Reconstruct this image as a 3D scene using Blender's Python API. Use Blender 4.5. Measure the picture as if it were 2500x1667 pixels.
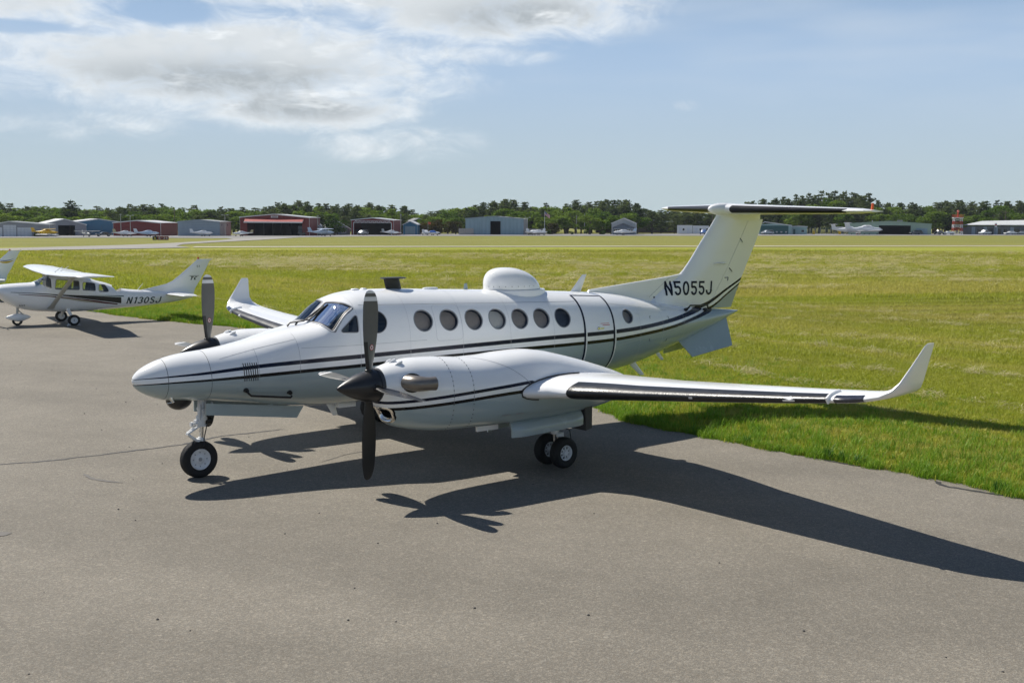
import bpy, bmesh, math, random
import numpy as np
from mathutils import Vector, Matrix
from mathutils.bvhtree import BVHTree
from mathutils.geometry import tessellate_polygon

for _o in list(bpy.data.objects):
    bpy.data.objects.remove(_o)
SC = bpy.context.scene
COL = SC.collection
R = math.radians

# ------------------------------------------------------------------ camera
CAM = np.array([-6.0413, -16.0713, 3.8499])
YAW, PITCH, ROLL = .6825, .1044, .0072
_fw = np.array([math.sin(YAW)*math.cos(PITCH), math.cos(YAW)*math.cos(PITCH), -math.sin(PITCH)])
_rt = np.array([math.cos(YAW), -math.sin(YAW), 0.])
_up = np.cross(_rt, _fw)
_r2 = _rt*math.cos(ROLL) + _up*math.sin(ROLL)
_u2 = -_rt*math.sin(ROLL) + _up*math.cos(ROLL)
cam_data = bpy.data.cameras.new('camera')
cam_data.sensor_width = 36
cam_data.sensor_fit = 'HORIZONTAL'
cam_data.lens = 40.31
cam_data.clip_start = .1
cam_data.clip_end = 9000
cam = bpy.data.objects.new('camera', cam_data)
COL.objects.link(cam)
cam.matrix_world = Matrix([[_r2[0], _u2[0], -_fw[0], CAM[0]], [_r2[1], _u2[1], -_fw[1], CAM[1]],
                           [_r2[2], _u2[2], -_fw[2], CAM[2]], [0, 0, 0, 1]])
SC.camera = cam

# ------------------------------------------------------------------ light
SUN_DIR = Vector((-.18, .78, 1.0)).normalized()          # towards the sun
SUN_EL = math.asin(SUN_DIR.z)
SUN_AZ = math.atan2(SUN_DIR.x, SUN_DIR.y)                # from +Y towards +X
sun_data = bpy.data.lights.new('sun', 'SUN')
sun_data.energy = 5.0
sun_data.angle = R(.55)
sun_data.color = (1, .95, .86)
sun = bpy.data.objects.new('sun', sun_data)
COL.objects.link(sun)
sun.rotation_euler = SUN_DIR.to_track_quat('Z', 'Y').to_euler()
sun.location = (0, 0, 60)

SC.view_settings.view_transform = 'Standard'
SC.view_settings.look = 'None'
SC.view_settings.exposure = 0.2
SC.view_settings.gamma = 1.0
SC.view_settings.use_curve_mapping = False
SC.cycles.use_denoising = True
SC.cycles.use_adaptive_sampling = True
SC.cycles.adaptive_threshold = .025
SC.cycles.max_bounces = 5
SC.cycles.volume_bounces = 0
SC.cycles.diffuse_bounces = 2
SC.cycles.glossy_bounces = 3
SC.cycles.transparent_max_bounces = 10
SC.cycles.sample_clamp_indirect = 8

world = bpy.data.worlds.new('World')
SC.world = world
world.use_nodes = True


class NT:
    """tiny node-tree writer"""
    def __init__(self, tree):
        self.t = tree
        self.t.nodes.clear()

    def n(self, typ, ins=None, **kw):
        nd = self.t.nodes.new(typ)
        for k, v in kw.items():
            setattr(nd, k, v)
        if ins:
            for k, v in ins.items():
                s = nd.inputs[k]
                if isinstance(v, bpy.types.NodeSocket):
                    self.t.links.new(v, s)
                else:
                    s.default_value = v
        return nd

    def m(self, op, a, b=0.0, c=0.0, clamp=False):
        nd = self.n('ShaderNodeMath', {0: a, 1: b, 2: c}, operation=op)
        nd.use_clamp = clamp
        return nd.outputs[0]

    def mix(self, f, a, b, blend='MIX'):
        nd = self.n('ShaderNodeMix', data_type='RGBA', blend_type=blend)
        for k, v in ((0, f), (6, a), (7, b)):
            if isinstance(v, bpy.types.NodeSocket):
                self.t.links.new(v, nd.inputs[k])
            else:
                nd.inputs[k].default_value = v
        return nd.outputs[2]

    def sstep(self, x, lo, hi):
        nd = self.n('ShaderNodeMapRange', {0: x, 1: lo, 2: hi, 3: 0., 4: 1.}, interpolation_type='SMOOTHSTEP')
        return nd.outputs[0]

    def noise(self, vec, scale, detail=4., rough=.55, dist=0.):
        nd = self.n('ShaderNodeTexNoise', {'Vector': vec, 'Scale': scale, 'Detail': detail, 'Roughness': rough, 'Distortion': dist})
        return nd.outputs[0]

    def xyz(self, v):
        return self.n('ShaderNodeSeparateXYZ', {0: v}).outputs

    def vec(self, x, y, z):
        return self.n('ShaderNodeCombineXYZ', {0: x, 1: y, 2: z}).outputs[0]


def c4(c):
    return (c[0], c[1], c[2], 1.)


def build_world():
    t = NT(world.node_tree)
    sky = t.n('ShaderNodeTexSky', sky_type='NISHITA')
    sky.sun_disc = False
    sky.sun_elevation = SUN_EL
    sky.sun_rotation = SUN_AZ
    sky.altitude = 0
    sky.air_density = 1.0
    sky.dust_density = .15
    sky.ozone_density = 1.0
    co = t.n('ShaderNodeTexCoord').outputs['Generated']
    d = t.n('ShaderNodeVectorMath', {0: co}, operation='NORMALIZE').outputs[0]
    x, y, z = t.xyz(d)
    az = t.m('MULTIPLY', t.m('ARCTAN2', x, y), 57.2958)
    el = t.m('MULTIPLY', t.m('ARCSINE', z), 57.2958)
    # cloud coordinates: a layer seen in flattening perspective
    zz = t.m('ADD', t.m('MAXIMUM', z, 0.), .10)
    px = t.m('DIVIDE', x, zz)
    py = t.m('DIVIDE', y, zz)
    pv = t.vec(px, py, 3.7)
    warp = t.noise(pv, .9, 2., .5)
    pv2 = t.vec(t.m('ADD', px, t.m('MULTIPLY', warp, .5)), py, 1.3)
    f1 = t.noise(pv2, 1.15, 5., .58)
    fine = t.noise(t.vec(t.m('MULTIPLY', az, .34), t.m('MULTIPLY', el, .74), 2.1), 1.0, 8., .66, .6)

    def blob(a0, e0, sa, se, amp):
        u = t.m('DIVIDE', t.m('SUBTRACT', az, a0), sa)
        v = t.m('DIVIDE', t.m('SUBTRACT', el, e0), se)
        q = t.m('ADD', t.m('MULTIPLY', u, u), t.m('MULTIPLY', v, v))
        return t.m('MULTIPLY', t.m('POWER', 2.718, t.m('MULTIPLY', t.m('POWER', q, 1.5), -1.)), amp)
    # the cloud bank that stands over the field, and the smaller ones around it
    bl = blob(25.0, 7.4, 11.0, 2.35, 1.0)
    for a in ((37.5, 10.4, 8.0, 1.9, .95), (13.5, 9.8, 8.0, 1.5, .95), (30, 11.6, 10, 1.8, .9), (29, 5.5, 5.5, 1.3, .95), (47.5, 5.6, .8, .35, .30), (37.5, 8.0, 3.6, .55, .55),
              (19, 4.3, 6.0, .9, .30), (33, 3.8, 5.0, 1.1, .36)):
        bl = t.m('MAXIMUM', bl, blob(*a))
    bl = t.m('SUBTRACT', bl, blob(22.8, 9.3, 2.3, .6, .55))
    bl = t.m('SUBTRACT', bl, blob(16.0, 8.5, 4.5, .3, .5))
    dens_a = t.sstep(t.m('ADD', bl, t.m('MULTIPLY', t.m('SUBTRACT', fine, .5), 1.6)), .0, 1.0)
    dens_a = t.m('MULTIPLY', dens_a, t.sstep(bl, .03, .30))
    # scattered cumulus over the rest of the sky
    hi = t.sstep(el, 12.5, 20.)
    dens_b = t.m('MULTIPLY', t.sstep(f1, .67, .80), hi)
    dens = t.m('MAXIMUM', t.m('MULTIPLY', dens_a, .95), dens_b)
    veil = t.m('MULTIPLY', t.sstep(t.noise(t.vec(t.m('MULTIPLY', az, .06), t.m('MULTIPLY', el, .34), 7.), 1., 3., .5), .40, .72), t.sstep(el, 3., 8.))
    # grey bellies of the thick parts
    belly = t.noise(t.vec(t.m('MULTIPLY', az, .22), t.m('MULTIPLY', t.m('ADD', el, .6), .85), 9.4), 1., 4., .55, .3)
    core = t.m('MULTIPLY', t.sstep(belly, .30, .47), t.sstep(t.m('ADD', bl, t.m('MULTIPLY', t.m('SUBTRACT', fine, .5), 1.0)), .45, .95))
    low = t.m('MAXIMUM', t.m('MAXIMUM', blob(25.5, 6.5, 7.5, 1.0, 1.), blob(28.5, 5.4, 4.5, .7, 1.)), blob(40., 9.8, 4.8, .9, 1.))
    core = t.m('MULTIPLY', core, t.m('MULTIPLY_ADD', low, .6, .4))
    core = t.m('MAXIMUM', core, t.m('MULTIPLY', t.sstep(f1, .66, .82), hi))
    ccol = t.mix(t.m('MULTIPLY', core, .9), c4((.86, .895, .915)), c4((.36, .40, .43)))
    skyc = t.n('ShaderNodeHueSaturation', {'Hue': .5, 'Saturation': 1.3, 'Value': 1., 'Color': sky.outputs[0]}).outputs[0]
    skyc = t.mix(1., skyc, c4((1.0, 1.0, 1.1)), 'MULTIPLY')
    b_zen = t.n('ShaderNodeBackground', {0: skyc, 1: .05})
    b_blue = t.n('ShaderNodeBackground', {0: c4((.365, .50, .69)), 1: .98})
    b_sky = t.n('ShaderNodeMixShader', {0: t.m('SUBTRACT', 1., t.sstep(el, 6., 19.)), 1: b_zen.outputs[0], 2: b_blue.outputs[0]})
    puff = t.noise(t.vec(t.m('MULTIPLY', az, .85), t.m('MULTIPLY', el, 1.5), 5.), 1., 6., .62, .4)
    ccol = t.mix(t.m('MULTIPLY', t.sstep(puff, .42, .66), .5), ccol, c4((.60, .645, .675)))
    b_cl = t.n('ShaderNodeBackground', {0: ccol, 1: .96})
    b_veil = t.n('ShaderNodeBackground', {0: c4((.60, .68, .77)), 1: .9})
    haze = t.m('MULTIPLY', t.m('SUBTRACT', 1., t.sstep(el, -.5, 9.5)), .97)
    b_hz = t.n('ShaderNodeBackground', {0: c4((.455, .540, .560)), 1: 1.0})
    mh = t.n('ShaderNodeMixShader', {0: haze, 1: b_sky.outputs[0], 2: b_hz.outputs[0]})
    m0 = t.n('ShaderNodeMixShader', {0: t.m('MULTIPLY', veil, .45), 1: mh.outputs[0], 2: b_veil.outputs[0]})
    m1 = t.n('ShaderNodeMixShader', {0: dens, 1: m0.outputs[0], 2: b_cl.outputs[0]})
    t.n('ShaderNodeOutputWorld', {0: m1.outputs[0]})


build_world()

# ------------------------------------------------------------------ helpers
def pchip(pts):
    xs = np.array([p[0] for p in pts], float)
    ys = np.array([p[1] for p in pts], float)
    h = np.diff(xs)
    d = np.diff(ys)/h
    m = np.zeros(len(xs))
    for i in range(1, len(xs)-1):
        if d[i-1]*d[i] > 0:
            w1 = 2*h[i]+h[i-1]
            w2 = h[i]+2*h[i-1]
            m[i] = (w1+w2)/(w1/d[i-1]+w2/d[i])
    m[0] = d[0]
    m[-1] = d[-1]

    def f(x):
        x = min(max(float(x), xs[0]), xs[-1])
        i = int(min(max(np.searchsorted(xs, x, side='right')-1, 0), len(h)-1))
        t = (x-xs[i])/h[i]
        return float((2*t**3-3*t**2+1)*ys[i]+(t**3-2*t**2+t)*h[i]*m[i]+(-2*t**3+3*t**2)*ys[i+1]+(t**3-t**2)*h[i]*m[i+1])
    return f


def link(name, me, parent=None, loc=None, rotz=None):
    o = bpy.data.objects.new(name, me)
    COL.objects.link(o)
    if parent is not None:
        o.parent = parent
    if loc is not None:
        o.location = loc
    if rotz is not None:
        o.rotation_euler = (0, 0, rotz)
    return o


def tag(o, label=None, cat=None, group=None, kind=None):
    if label:
        o['label'] = label
    if cat:
        o['category'] = cat
    if group:
        o['group'] = group
    if kind:
        o['kind'] = kind
    return o


def thing(name, label, cat, loc=(0, 0, 0), rotz=0, group=None):
    o = link(name, None, None, loc, rotz)
    return tag(o, label, cat, group)


def mesh(name, V, F, mat, smooth=False, fm=None):
    me = bpy.data.meshes.new(name)
    me.from_pydata([tuple(map(float, v)) for v in V], [], [tuple(int(i) for i in f) for f in F])
    for m in (mat if isinstance(mat, (list, tuple)) else [mat]):
        me.materials.append(m)
    if fm is not None:
        me.polygons.foreach_set('material_index', np.array(fm, dtype=np.int32))
    if smooth:
        me.polygons.foreach_set('use_smooth', np.ones(len(me.polygons), bool))
    me.update()
    return me


def sharp(me, deg=35):
    """smooth shading with edges split past an angle"""
    me.polygons.foreach_set('use_smooth', np.ones(len(me.polygons), bool))
    bm = bmesh.new()
    bm.from_mesh(me)
    for e in bm.edges:
        if len(e.link_faces) == 2:
            e.smooth = e.calc_face_angle(0) < R(deg)
    bm.to_mesh(me)
    bm.free()
    return me


def fixn(me):
    bm = bmesh.new()
    bm.from_mesh(me)
    bmesh.ops.recalc_face_normals(bm, faces=bm.faces)
    bm.to_mesh(me)
    bm.free()
    return me


class MB:
    """collects boxes, tubes, prisms and lofts into one mesh"""
    def __init__(self):
        self.V = []
        self.F = []
        self.M = []

    def add(self, V, F, mi=0):
        k = len(self.V)
        self.V += [tuple(v) for v in V]
        self.F += [tuple(i+k for i in f) for f in F]
        self.M += [mi]*len(F)
        return self

    def box(self, c, s, rot=None, mi=0):
        x, y, z = s[0]/2, s[1]/2, s[2]/2
        V = [Vector(p) for p in ((-x, -y, -z), (x, -y, -z), (x, y, -z), (-x, y, -z), (-x, -y, z), (x, -y, z), (x, y, z), (-x, y, z))]
        if rot is not None:
            V = [rot @ v for v in V]
        V = [v+Vector(c) for v in V]
        return self.add(V, [(0, 3, 2, 1), (4, 5, 6, 7), (0, 1, 5, 4), (1, 2, 6, 5), (2, 3, 7, 6), (3, 0, 4, 7)], mi)

    def b2(self, x0, x1, y0, y1, z0, z1, mi=0):
        return self.box(((x0+x1)/2, (y0+y1)/2, (z0+z1)/2), (x1-x0, y1-y0, z1-z0), None, mi)

    def tube(self, pts, rad, n=8, mi=0, caps=True):
        pts = [Vector(p) for p in pts]
        if not isinstance(rad, (list, tuple)):
            rad = [rad]*len(pts)
        V = []
        F = []
        prev = None
        for i, p in enumerate(pts):
            a = pts[min(i+1, len(pts)-1)]-pts[max(i-1, 0)]
            a.normalize()
            if prev is None:
                u = a.orthogonal().normalized()
            else:
                u = (prev-a*prev.dot(a))
                u = u.normalized() if u.length > 1e-6 else a.orthogonal().normalized()
            prev = u
            w = a.cross(u)
            for j in range(n):
                th = 2*math.pi*j/n
                V.append(p+(u*math.cos(th)+w*math.sin(th))*rad[i])
        for i in range(len(pts)-1):
            for j in range(n):
                F.append((i*n+j, i*n+(j+1) % n, (i+1)*n+(j+1) % n, (i+1)*n+j))
        if caps:
            F.append(tuple(range(n-1, -1, -1)))
            F.append(tuple((len(pts)-1)*n+j for j in range(n)))
        return self.add(V, F, mi)

    def lathe(self, prof, origin, axis='x', n=24, mi=0, caps=True):
        """prof: list of (t along axis, radius)"""
        V = []
        F = []
        o = Vector(origin)
        for t, r in prof:
            for j in range(n):
                th = 2*math.pi*j/n
                a, b = r*math.cos(th), r*math.sin(th)
                V.append(o+Vector({'x': (t, a, b), 'y': (a, t, b), 'z': (a, b, t)}[axis]))
        for i in range(len(prof)-1):
            for j in range(n):
                F.append((i*n+j, i*n+(j+1) % n, (i+1)*n+(j+1) % n, (i+1)*n+j))
        if caps and prof[0][1] > 1e-5:
            F.append(tuple(range(n)))
        if caps and prof[-1][1] > 1e-5:
            F.append(tuple((len(prof)-1)*n+j for j in range(n)))
        return self.add(V, F, mi)

    def loft(self, rings, closed=True, caps=True, mi=0):
        n = len(rings[0])
        V = [tuple(p) for r in rings for p in r]
        F = []
        for i in range(len(rings)-1):
            for j in range(n if closed else n-1):
                F.append((i*n+j, i*n+(j+1) % n, (i+1)*n+(j+1) % n, (i+1)*n+j))
        if caps and closed:
            F.append(tuple(range(n)))
            F.append(tuple((len(rings)-1)*n+j for j in range(n)))
        return self.add(V, F, mi)

    def prism(self, poly, y0, y1, mi=0, axis='y'):
        """poly in (x,z), extruded along y (or other axis)"""
        n = len(poly)

        def P(a, b, t):
            return {'y': (a, t, b), 'x': (t, a, b), 'z': (a, b, t)}[axis]
        V = [P(a, b, y0) for a, b in poly]+[P(a, b, y1) for a, b in poly]
        F = [tuple(range(n)), tuple(range(2*n-1, n-1, -1))]+[(i, i+n, (i+1) % n+n, (i+1) % n) for i in range(n)]
        return self.add(V, F, mi)

    def me(self, name, mat, smooth=None, fix=True):
        m = mesh(name, self.V, self.F, mat, False, self.M)
        if fix:
            fixn(m)
        if smooth is not None:
            sharp(m, smooth)
        return m

    def build(self, name, mat, parent=None, smooth=None, loc=None, rotz=None, fix=True):
        return link(name, self.me(name, mat, smooth, fix), parent, loc, rotz)


# ------------------------------------------------------------------ materials
def mat_new(name):
    m = bpy.data.materials.new(name)
    m.use_nodes = True
    return m, NT(m.node_tree)


def pbr(name, col, rough=.5, metal=0., var=.06, vscale=3., coat=0., bump=0., bscale=40., spec=.5, trans=0., coords='Object'):
    m, t = mat_new(name)
    co = t.n('ShaderNodeTexCoord').outputs[coords]
    nz = t.noise(co, vscale, 5., .6)
    k = t.m('MULTIPLY_ADD', t.m('SUBTRACT', nz, .5), var*4, 1.)
    cc = t.n('ShaderNodeVectorMath', {0: col[:3], 1: t.vec(k, k, k)}, operation='MULTIPLY').outputs[0]
    rr = t.m('MULTIPLY_ADD', t.m('SUBTRACT', nz, .5), .18, rough, True)
    p = t.n('ShaderNodeBsdfPrincipled', {'Base Color': cc, 'Roughness': rr, 'Metallic': metal, 'Coat Weight': coat, 'Coat Roughness': .06, 'Specular IOR Level': spec})
    if bump:
        b = t.n('ShaderNodeBump', {'Strength': bump, 'Distance': .02, 'Height': t.noise(co, bscale, 4.)})
        t.t.links.new(b.outputs[0], p.inputs['Normal'])
    t.n('ShaderNodeOutputMaterial', {0: p.outputs[0]})
    return m


def glass(name, tint=(.55, .62, .66), ior=1.5, rough=.01):
    m, t = mat_new(name)
    fr = t.n('ShaderNodeFresnel', {'IOR': ior})
    g = t.n('ShaderNodeBsdfGlossy', {'Color': c4((1, 1, 1)), 'Roughness': rough})
    tr = t.n('ShaderNodeBsdfTransparent', {'Color': c4(tint)})
    nz = t.noise(t.n('ShaderNodeTexCoord').outputs['Object'], 6., 3.)
    f = t.m('MULTIPLY_ADD', nz, .04, t.m('MULTIPLY', fr.outputs[0], 1.05), True)
    mx = t.n('ShaderNodeMixShader', {0: f, 1: tr.outputs[0], 2: g.outputs[0]})
    t.n('ShaderNodeOutputMaterial', {0: mx.outputs[0]})
    return m


def fcurve(t, x, pts, x1, y0, y1):
    """float curve through (x,y) points; x in 0..x1"""
    nd = t.n('ShaderNodeFloatCurve', {'Factor': 1., 'Value': t.m('DIVIDE', x, x1)})
    cv = nd.mapping.curves[0]
    P = [(p[0]/x1, (p[1]-y0)/(y1-y0)) for p in pts]
    while len(cv.points) < len(P):
        cv.points.new(.5, .5)
    for q, p in zip(cv.points, P):
        q.location = p
        q.handle_type = 'AUTO_CLAMPED'
    nd.mapping.use_clip = False
    nd.mapping.update()
    return t.m('MULTIPLY_ADD', nd.outputs[0], y1-y0, y0)


WHITE_PAINT = (.90, .90, .895)
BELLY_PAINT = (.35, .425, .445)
NAVY = (.008, .012, .03)
BLACK_STRIPE = (.008, .008, .009)

UP_STRIPE = [(0, 1.555), (.126, 1.569), (.42, 1.587), (1.02, 1.617), (1.46, 1.65), (1.85, 1.677), (2.5, 1.708), (3.2, 1.73), (4, 1.747),
             (5.3, 1.768), (6.25, 1.783), (7.2, 1.797), (8.46, 1.808), (9.03, 1.822), (9.69, 1.85), (10.63, 1.925), (11.45, 2.03), (12.1, 2.14), (12.39, 2.235),
             (12.82, 2.43), (13.27, 2.62), (13.6, 2.76), (14.4, 3.1)]
LO_STRIPE = [(0, 1.47), (.05, 1.478), (.417, 1.499), (1.0, 1.511), (1.45, 1.523), (1.84, 1.537), (2.5, 1.564), (3.2, 1.583), (4, 1.605), (5.9, 1.635),
             (8, 1.652), (8.46, 1.661), (9.04, 1.68), (9.69, 1.718), (10.6, 1.79), (11.37, 1.90), (11.96, 2.0), (12.2, 2.045), (12.44, 2.12), (12.83, 2.317),
             (13.25, 2.528), (13.6, 2.69), (14.4, 3.05)]
UP_NAC = [(2.3, 1.34), (2.6, 1.345), (3.2, 1.375), (3.8, 1.41), (4.4, 1.445), (5, 1.48), (6, 1.50), (8, 1.52)]
LO_NAC = [(2.3, 1.245), (2.6, 1.25), (3.2, 1.275), (3.8, 1.305), (4.4, 1.335), (5, 1.35), (6, 1.36), (8, 1.38)]


def airframe_paint(name, up=None, lo=None, hw_u=None, hw_l=None, belly=True):
    m, t = mat_new(name)
    co = t.n('ShaderNodeTexCoord').outputs['Object']
    x, y, z = t.xyz(co)
    nz = t.noise(co, 1.3, 5., .6)
    grime = t.noise(t.vec(t.m('MULTIPLY', x, .7), y, t.m('MULTIPLY', z, 3.)), 2.2, 6., .65)
    white = t.mix(t.m('MULTIPLY', t.sstep(grime, .5, .85), .25), c4(WHITE_PAINT), c4((.74, .745, .74)))
    col = white
    if up:
        zu = fcurve(t, x, up, 14.5, 1., 3.2)
        zl = fcurve(t, x, lo, 14.5, 1., 3.2)
        wu = fcurve(t, x, hw_u, 14.5, 0., .1)
        wl = fcurve(t, x, hw_l, 14.5, 0., .1)
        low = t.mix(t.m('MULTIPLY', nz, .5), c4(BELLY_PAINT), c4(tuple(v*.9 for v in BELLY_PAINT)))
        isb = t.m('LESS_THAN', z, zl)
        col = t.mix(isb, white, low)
        isu = t.m('LESS_THAN', t.m('ABSOLUTE', t.m('SUBTRACT', z, zu)), wu)
        isl = t.m('LESS_THAN', t.m('ABSOLUTE', t.m('SUBTRACT', z, zl)), wl)
        col = t.mix(isu, col, c4(NAVY))
        col = t.mix(isl, col, c4(BLACK_STRIPE))
    coat = .4
    spec = .5
    if up:
        dark = t.m('MAXIMUM', isu, isl)
        coat = t.m('MULTIPLY_ADD', dark, -.36, .4)
        spec = t.m('MULTIPLY_ADD', dark, -.3, .5)
    rough = t.m('MULTIPLY_ADD', t.m('SUBTRACT', grime, .5), .18, .2, True)
    bmp = t.n('ShaderNodeBump', {'Strength': .035, 'Distance': .02, 'Height': t.noise(co, 3.2, 2.)})
    p = t.n('ShaderNodeBsdfPrincipled', {'Base Color': col, 'Roughness': rough, 'Coat Weight': coat, 'Specular IOR Level': spec, 'Coat Roughness': .05, 'Normal': bmp.outputs[0]})
    t.n('ShaderNodeOutputMaterial', {0: p.outputs[0]})
    return m


HWU = [(0, .004), (.3, .008), (.6, .013), (1.2, .022), (1.85, .028), (3, .033), (6, .035), (9, .037), (11, .038), (12, .040), (12.4, .038), (13, .028), (14, .025)]
HWL = [(0, .006), (.3, .009), (.6, .013), (1.2, .019), (1.85, .025), (3, .027), (6, .029), (9, .030), (11, .031), (12, .033), (12.4, .027), (13, .02), (14, .018)]
HWN = [(0, .02), (2.4, .021), (4, .023), (4.85, .024), (4.95, .0), (8, .0)]
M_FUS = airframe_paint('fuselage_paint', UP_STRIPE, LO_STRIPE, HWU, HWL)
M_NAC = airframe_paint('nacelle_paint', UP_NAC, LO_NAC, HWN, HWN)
M_WHITE = airframe_paint('white_aircraft_paint')
M_BELLY = pbr('grey_green_paint', BELLY_PAINT, .25, 0, .05, 2., .4)
M_STRIPE = pbr('navy_stripe_paint', NAVY, .45, 0, .1, 4., 0., spec=.2)
M_SEAM = pbr('panel_seam', (.30, .31, .33), .6)
M_SEAMF = pbr('faint_seam', (.52, .53, .55), .5)
M_SEAMD = pbr('dark_seam', (.04, .042, .048), .5)
M_BOOT = pbr('deice_boot_rubber', (.012, .012, .013), .33, 0, .3, 5., 0., .15, 30.)
M_RUB = pbr('tyre_rubber', (.012, .012, .012), .75, 0, .25, 6., 0., .2, 60.)
M_BLACK = pbr('black_paint', (.012, .012, .013), .42, 0, .2, 8.)
M_SPIN = pbr('spinner_black', (.018, .018, .02), .38, 0, .2, 5., .1)
M_BLADE = pbr('blade_grey', (.125, .125, .115), .4, 0, .1, 5.)
M_BLADEK = pbr('blade_black', (.016, .016, .017), .36, 0, .15, 6.)
M_BANDW = pbr('blade_band_white', (.80, .80, .80), .4, 0, .06, 8.)
M_CHROME = pbr('polished_lip', (.78, .74, .68), .2, 1., .05, 5.)
M_STEEL = pbr('oleo_steel', (.7, .71, .72), .18, 1., .05, 9.)
M_EXH = pbr('exhaust_titanium', (.20, .18, .16), .38, .55, .15, 7.)
M_DARKIN = pbr('duct_dark', (.012, .012, .013), .8, 0, .2, 5.)
M_GEARW = pbr('gear_white_paint', (.72, .73, .74), .35, 0, .12, 14.)
M_INT = pbr('cockpit_dark', (.085, .088, .09), .7, 0, .2, 5.)
M_CREAM = pbr('seat_cream', (.52, .50, .38), .65, 0, .1, 6.)
M_SHADE = pbr('window_shade_brown', (.33, .29, .255), .5, 0, .07, 30.)
M_SHADEL = pbr('window_shade_pale', (.62, .61, .57), .5, 0, .06, 30.)
M_CABDARK = pbr('unlit_cabin_navy', (.035, .042, .06), .35, 0, .1, 10.)  # dark navy paints the unlit cabin seen through a clear window
M_GLASS = glass('aircraft_glass', (.62, .68, .72), 1.5)
M_WGLASS = glass('cabin_window_glass', (.9, .9, .9), 1.22)
M_LENS = glass('lens_glass', (.4, .42, .46), 1.5)
M_BLENS = pbr('dark_light_lens', (.03, .034, .05), .12, 0, .3, 12., .5)
M_RED = pbr('red_paint', (.55, .03, .02), .4)
M_ORANGE = pbr('orange_tag', (.75, .12, .03), .5)
M_FRAME = pbr('window_frame_grey', (.42, .43, .46), .45)
M_GREYM = pbr('grey_metal', (.35, .36, .38), .4, .4, .1, 9.)

# ------------------------------------------------------------------ surface tools
class Surf:
    """ray target for laying parts onto a skin"""
    def __init__(self, *meshes):
        V = []
        P = []
        for me in meshes:
            k = len(V)
            V += [v.co.copy() for v in me.vertices]
            P += [[i+k for i in p.vertices] for p in me.polygons]
        self.t = BVHTree.FromPolygons(V, P)

    def frame(self, p, d):
        loc, n, i, r = self.t.ray_cast(Vector(p), Vector(d).normalized())
        if n.dot(Vector(d)) > 0:
            n = -n
        ex = Vector((1, 0, 0))
        ex = (ex-n*ex.dot(n)).normalized()
        return loc, ex, n.cross(ex), n

    def hit(self, fr, u, v, off):
        o, ex, ey, n = fr
        p = o+ex*u+ey*v+n*.5
        loc, nn, i, r = self.t.ray_cast(p, -n, 1.3)
        if loc is None:
            return o+ex*u+ey*v+n*off
        if nn.dot(n) < 0:
            nn = -nn
        return loc+nn*off

    def patch(self, fr, outline, off, rings=5):
        cu = sum(p[0] for p in outline)/len(outline)
        cv = sum(p[1] for p in outline)/len(outline)
        V = [self.hit(fr, cu, cv, off)]
        n = len(outline)
        F = []
        for k in range(1, rings+1):
            f = k/rings
            for u, v in outline:
                V.append(self.hit(fr, cu+(u-cu)*f, cv+(v-cv)*f, off))
        for j in range(n):
            F.append((0, 1+j, 1+(j+1) % n))
        for k in range(rings-1):
            a = 1+k*n
            b = a+n
            for j in range(n):
                F.append((a+j, b+j, b+(j+1) % n, a+(j+1) % n))
        return V, F

    def ring(self, fr, inner, outer, off, thick):
        """raised band between two outlines"""
        n = len(inner)
        V = []
        for o_, h in ((inner, -.012), (inner, off+thick), (outer, off+thick), (outer, -.012)):
            V += [self.hit(fr, u, v, h) for u, v in o_]
        F = []
        for k in range(3):
            for j in range(n):
                F.append((k*n+j, (k+1)*n+j, (k+1)*n+(j+1) % n, k*n+(j+1) % n))
        return V, F

    def cutter(self, fr, outline, up, down, flat=False, rings=4):
        V, F = self.patch(fr, outline, up, rings)
        if flat:
            o, ex, ey, n = fr
            cu = sum(p[0] for p in outline)/len(outline)
            cv = sum(p[1] for p in outline)/len(outline)
            V2 = [o+ex*u+ey*v-n*down for u, v in [(cu, cv)]+[(cu+(u-cu)*k/rings, cv+(v-cv)*k/rings) for k in range(1, rings+1) for u, v in outline]]
        else:
            V2, _ = self.patch(fr, outline, -down, rings)
        k = len(V)
        n = len(outline)
        F2 = [tuple(i+k for i in reversed(f)) for f in F]
        a = 1+(rings-1)*n
        side = [(a+j, a+k+j, a+k+(j+1) % n, a+(j+1) % n) for j in range(n)]
        return V+V2, F+F2+side


def ell(a, b, n=28):
    return [(a*math.cos(2*math.pi*i/n), b*math.sin(2*math.pi*i/n)) for i in range(n)]


def grow(poly, w):
    n = len(poly)
    A = sum(poly[i][0]*poly[(i+1) % n][1]-poly[(i+1) % n][0]*poly[i][1] for i in range(n))
    s = 1 if A > 0 else -1
    out = []
    for i in range(n):
        p0, p1, p2 = (Vector(poly[(i+d) % n]) for d in (-1, 0, 1))
        t = (p2-p0).normalized()
        out.append((p1.x+s*t.y*w, p1.y-s*t.x*w))
    return out


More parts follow.
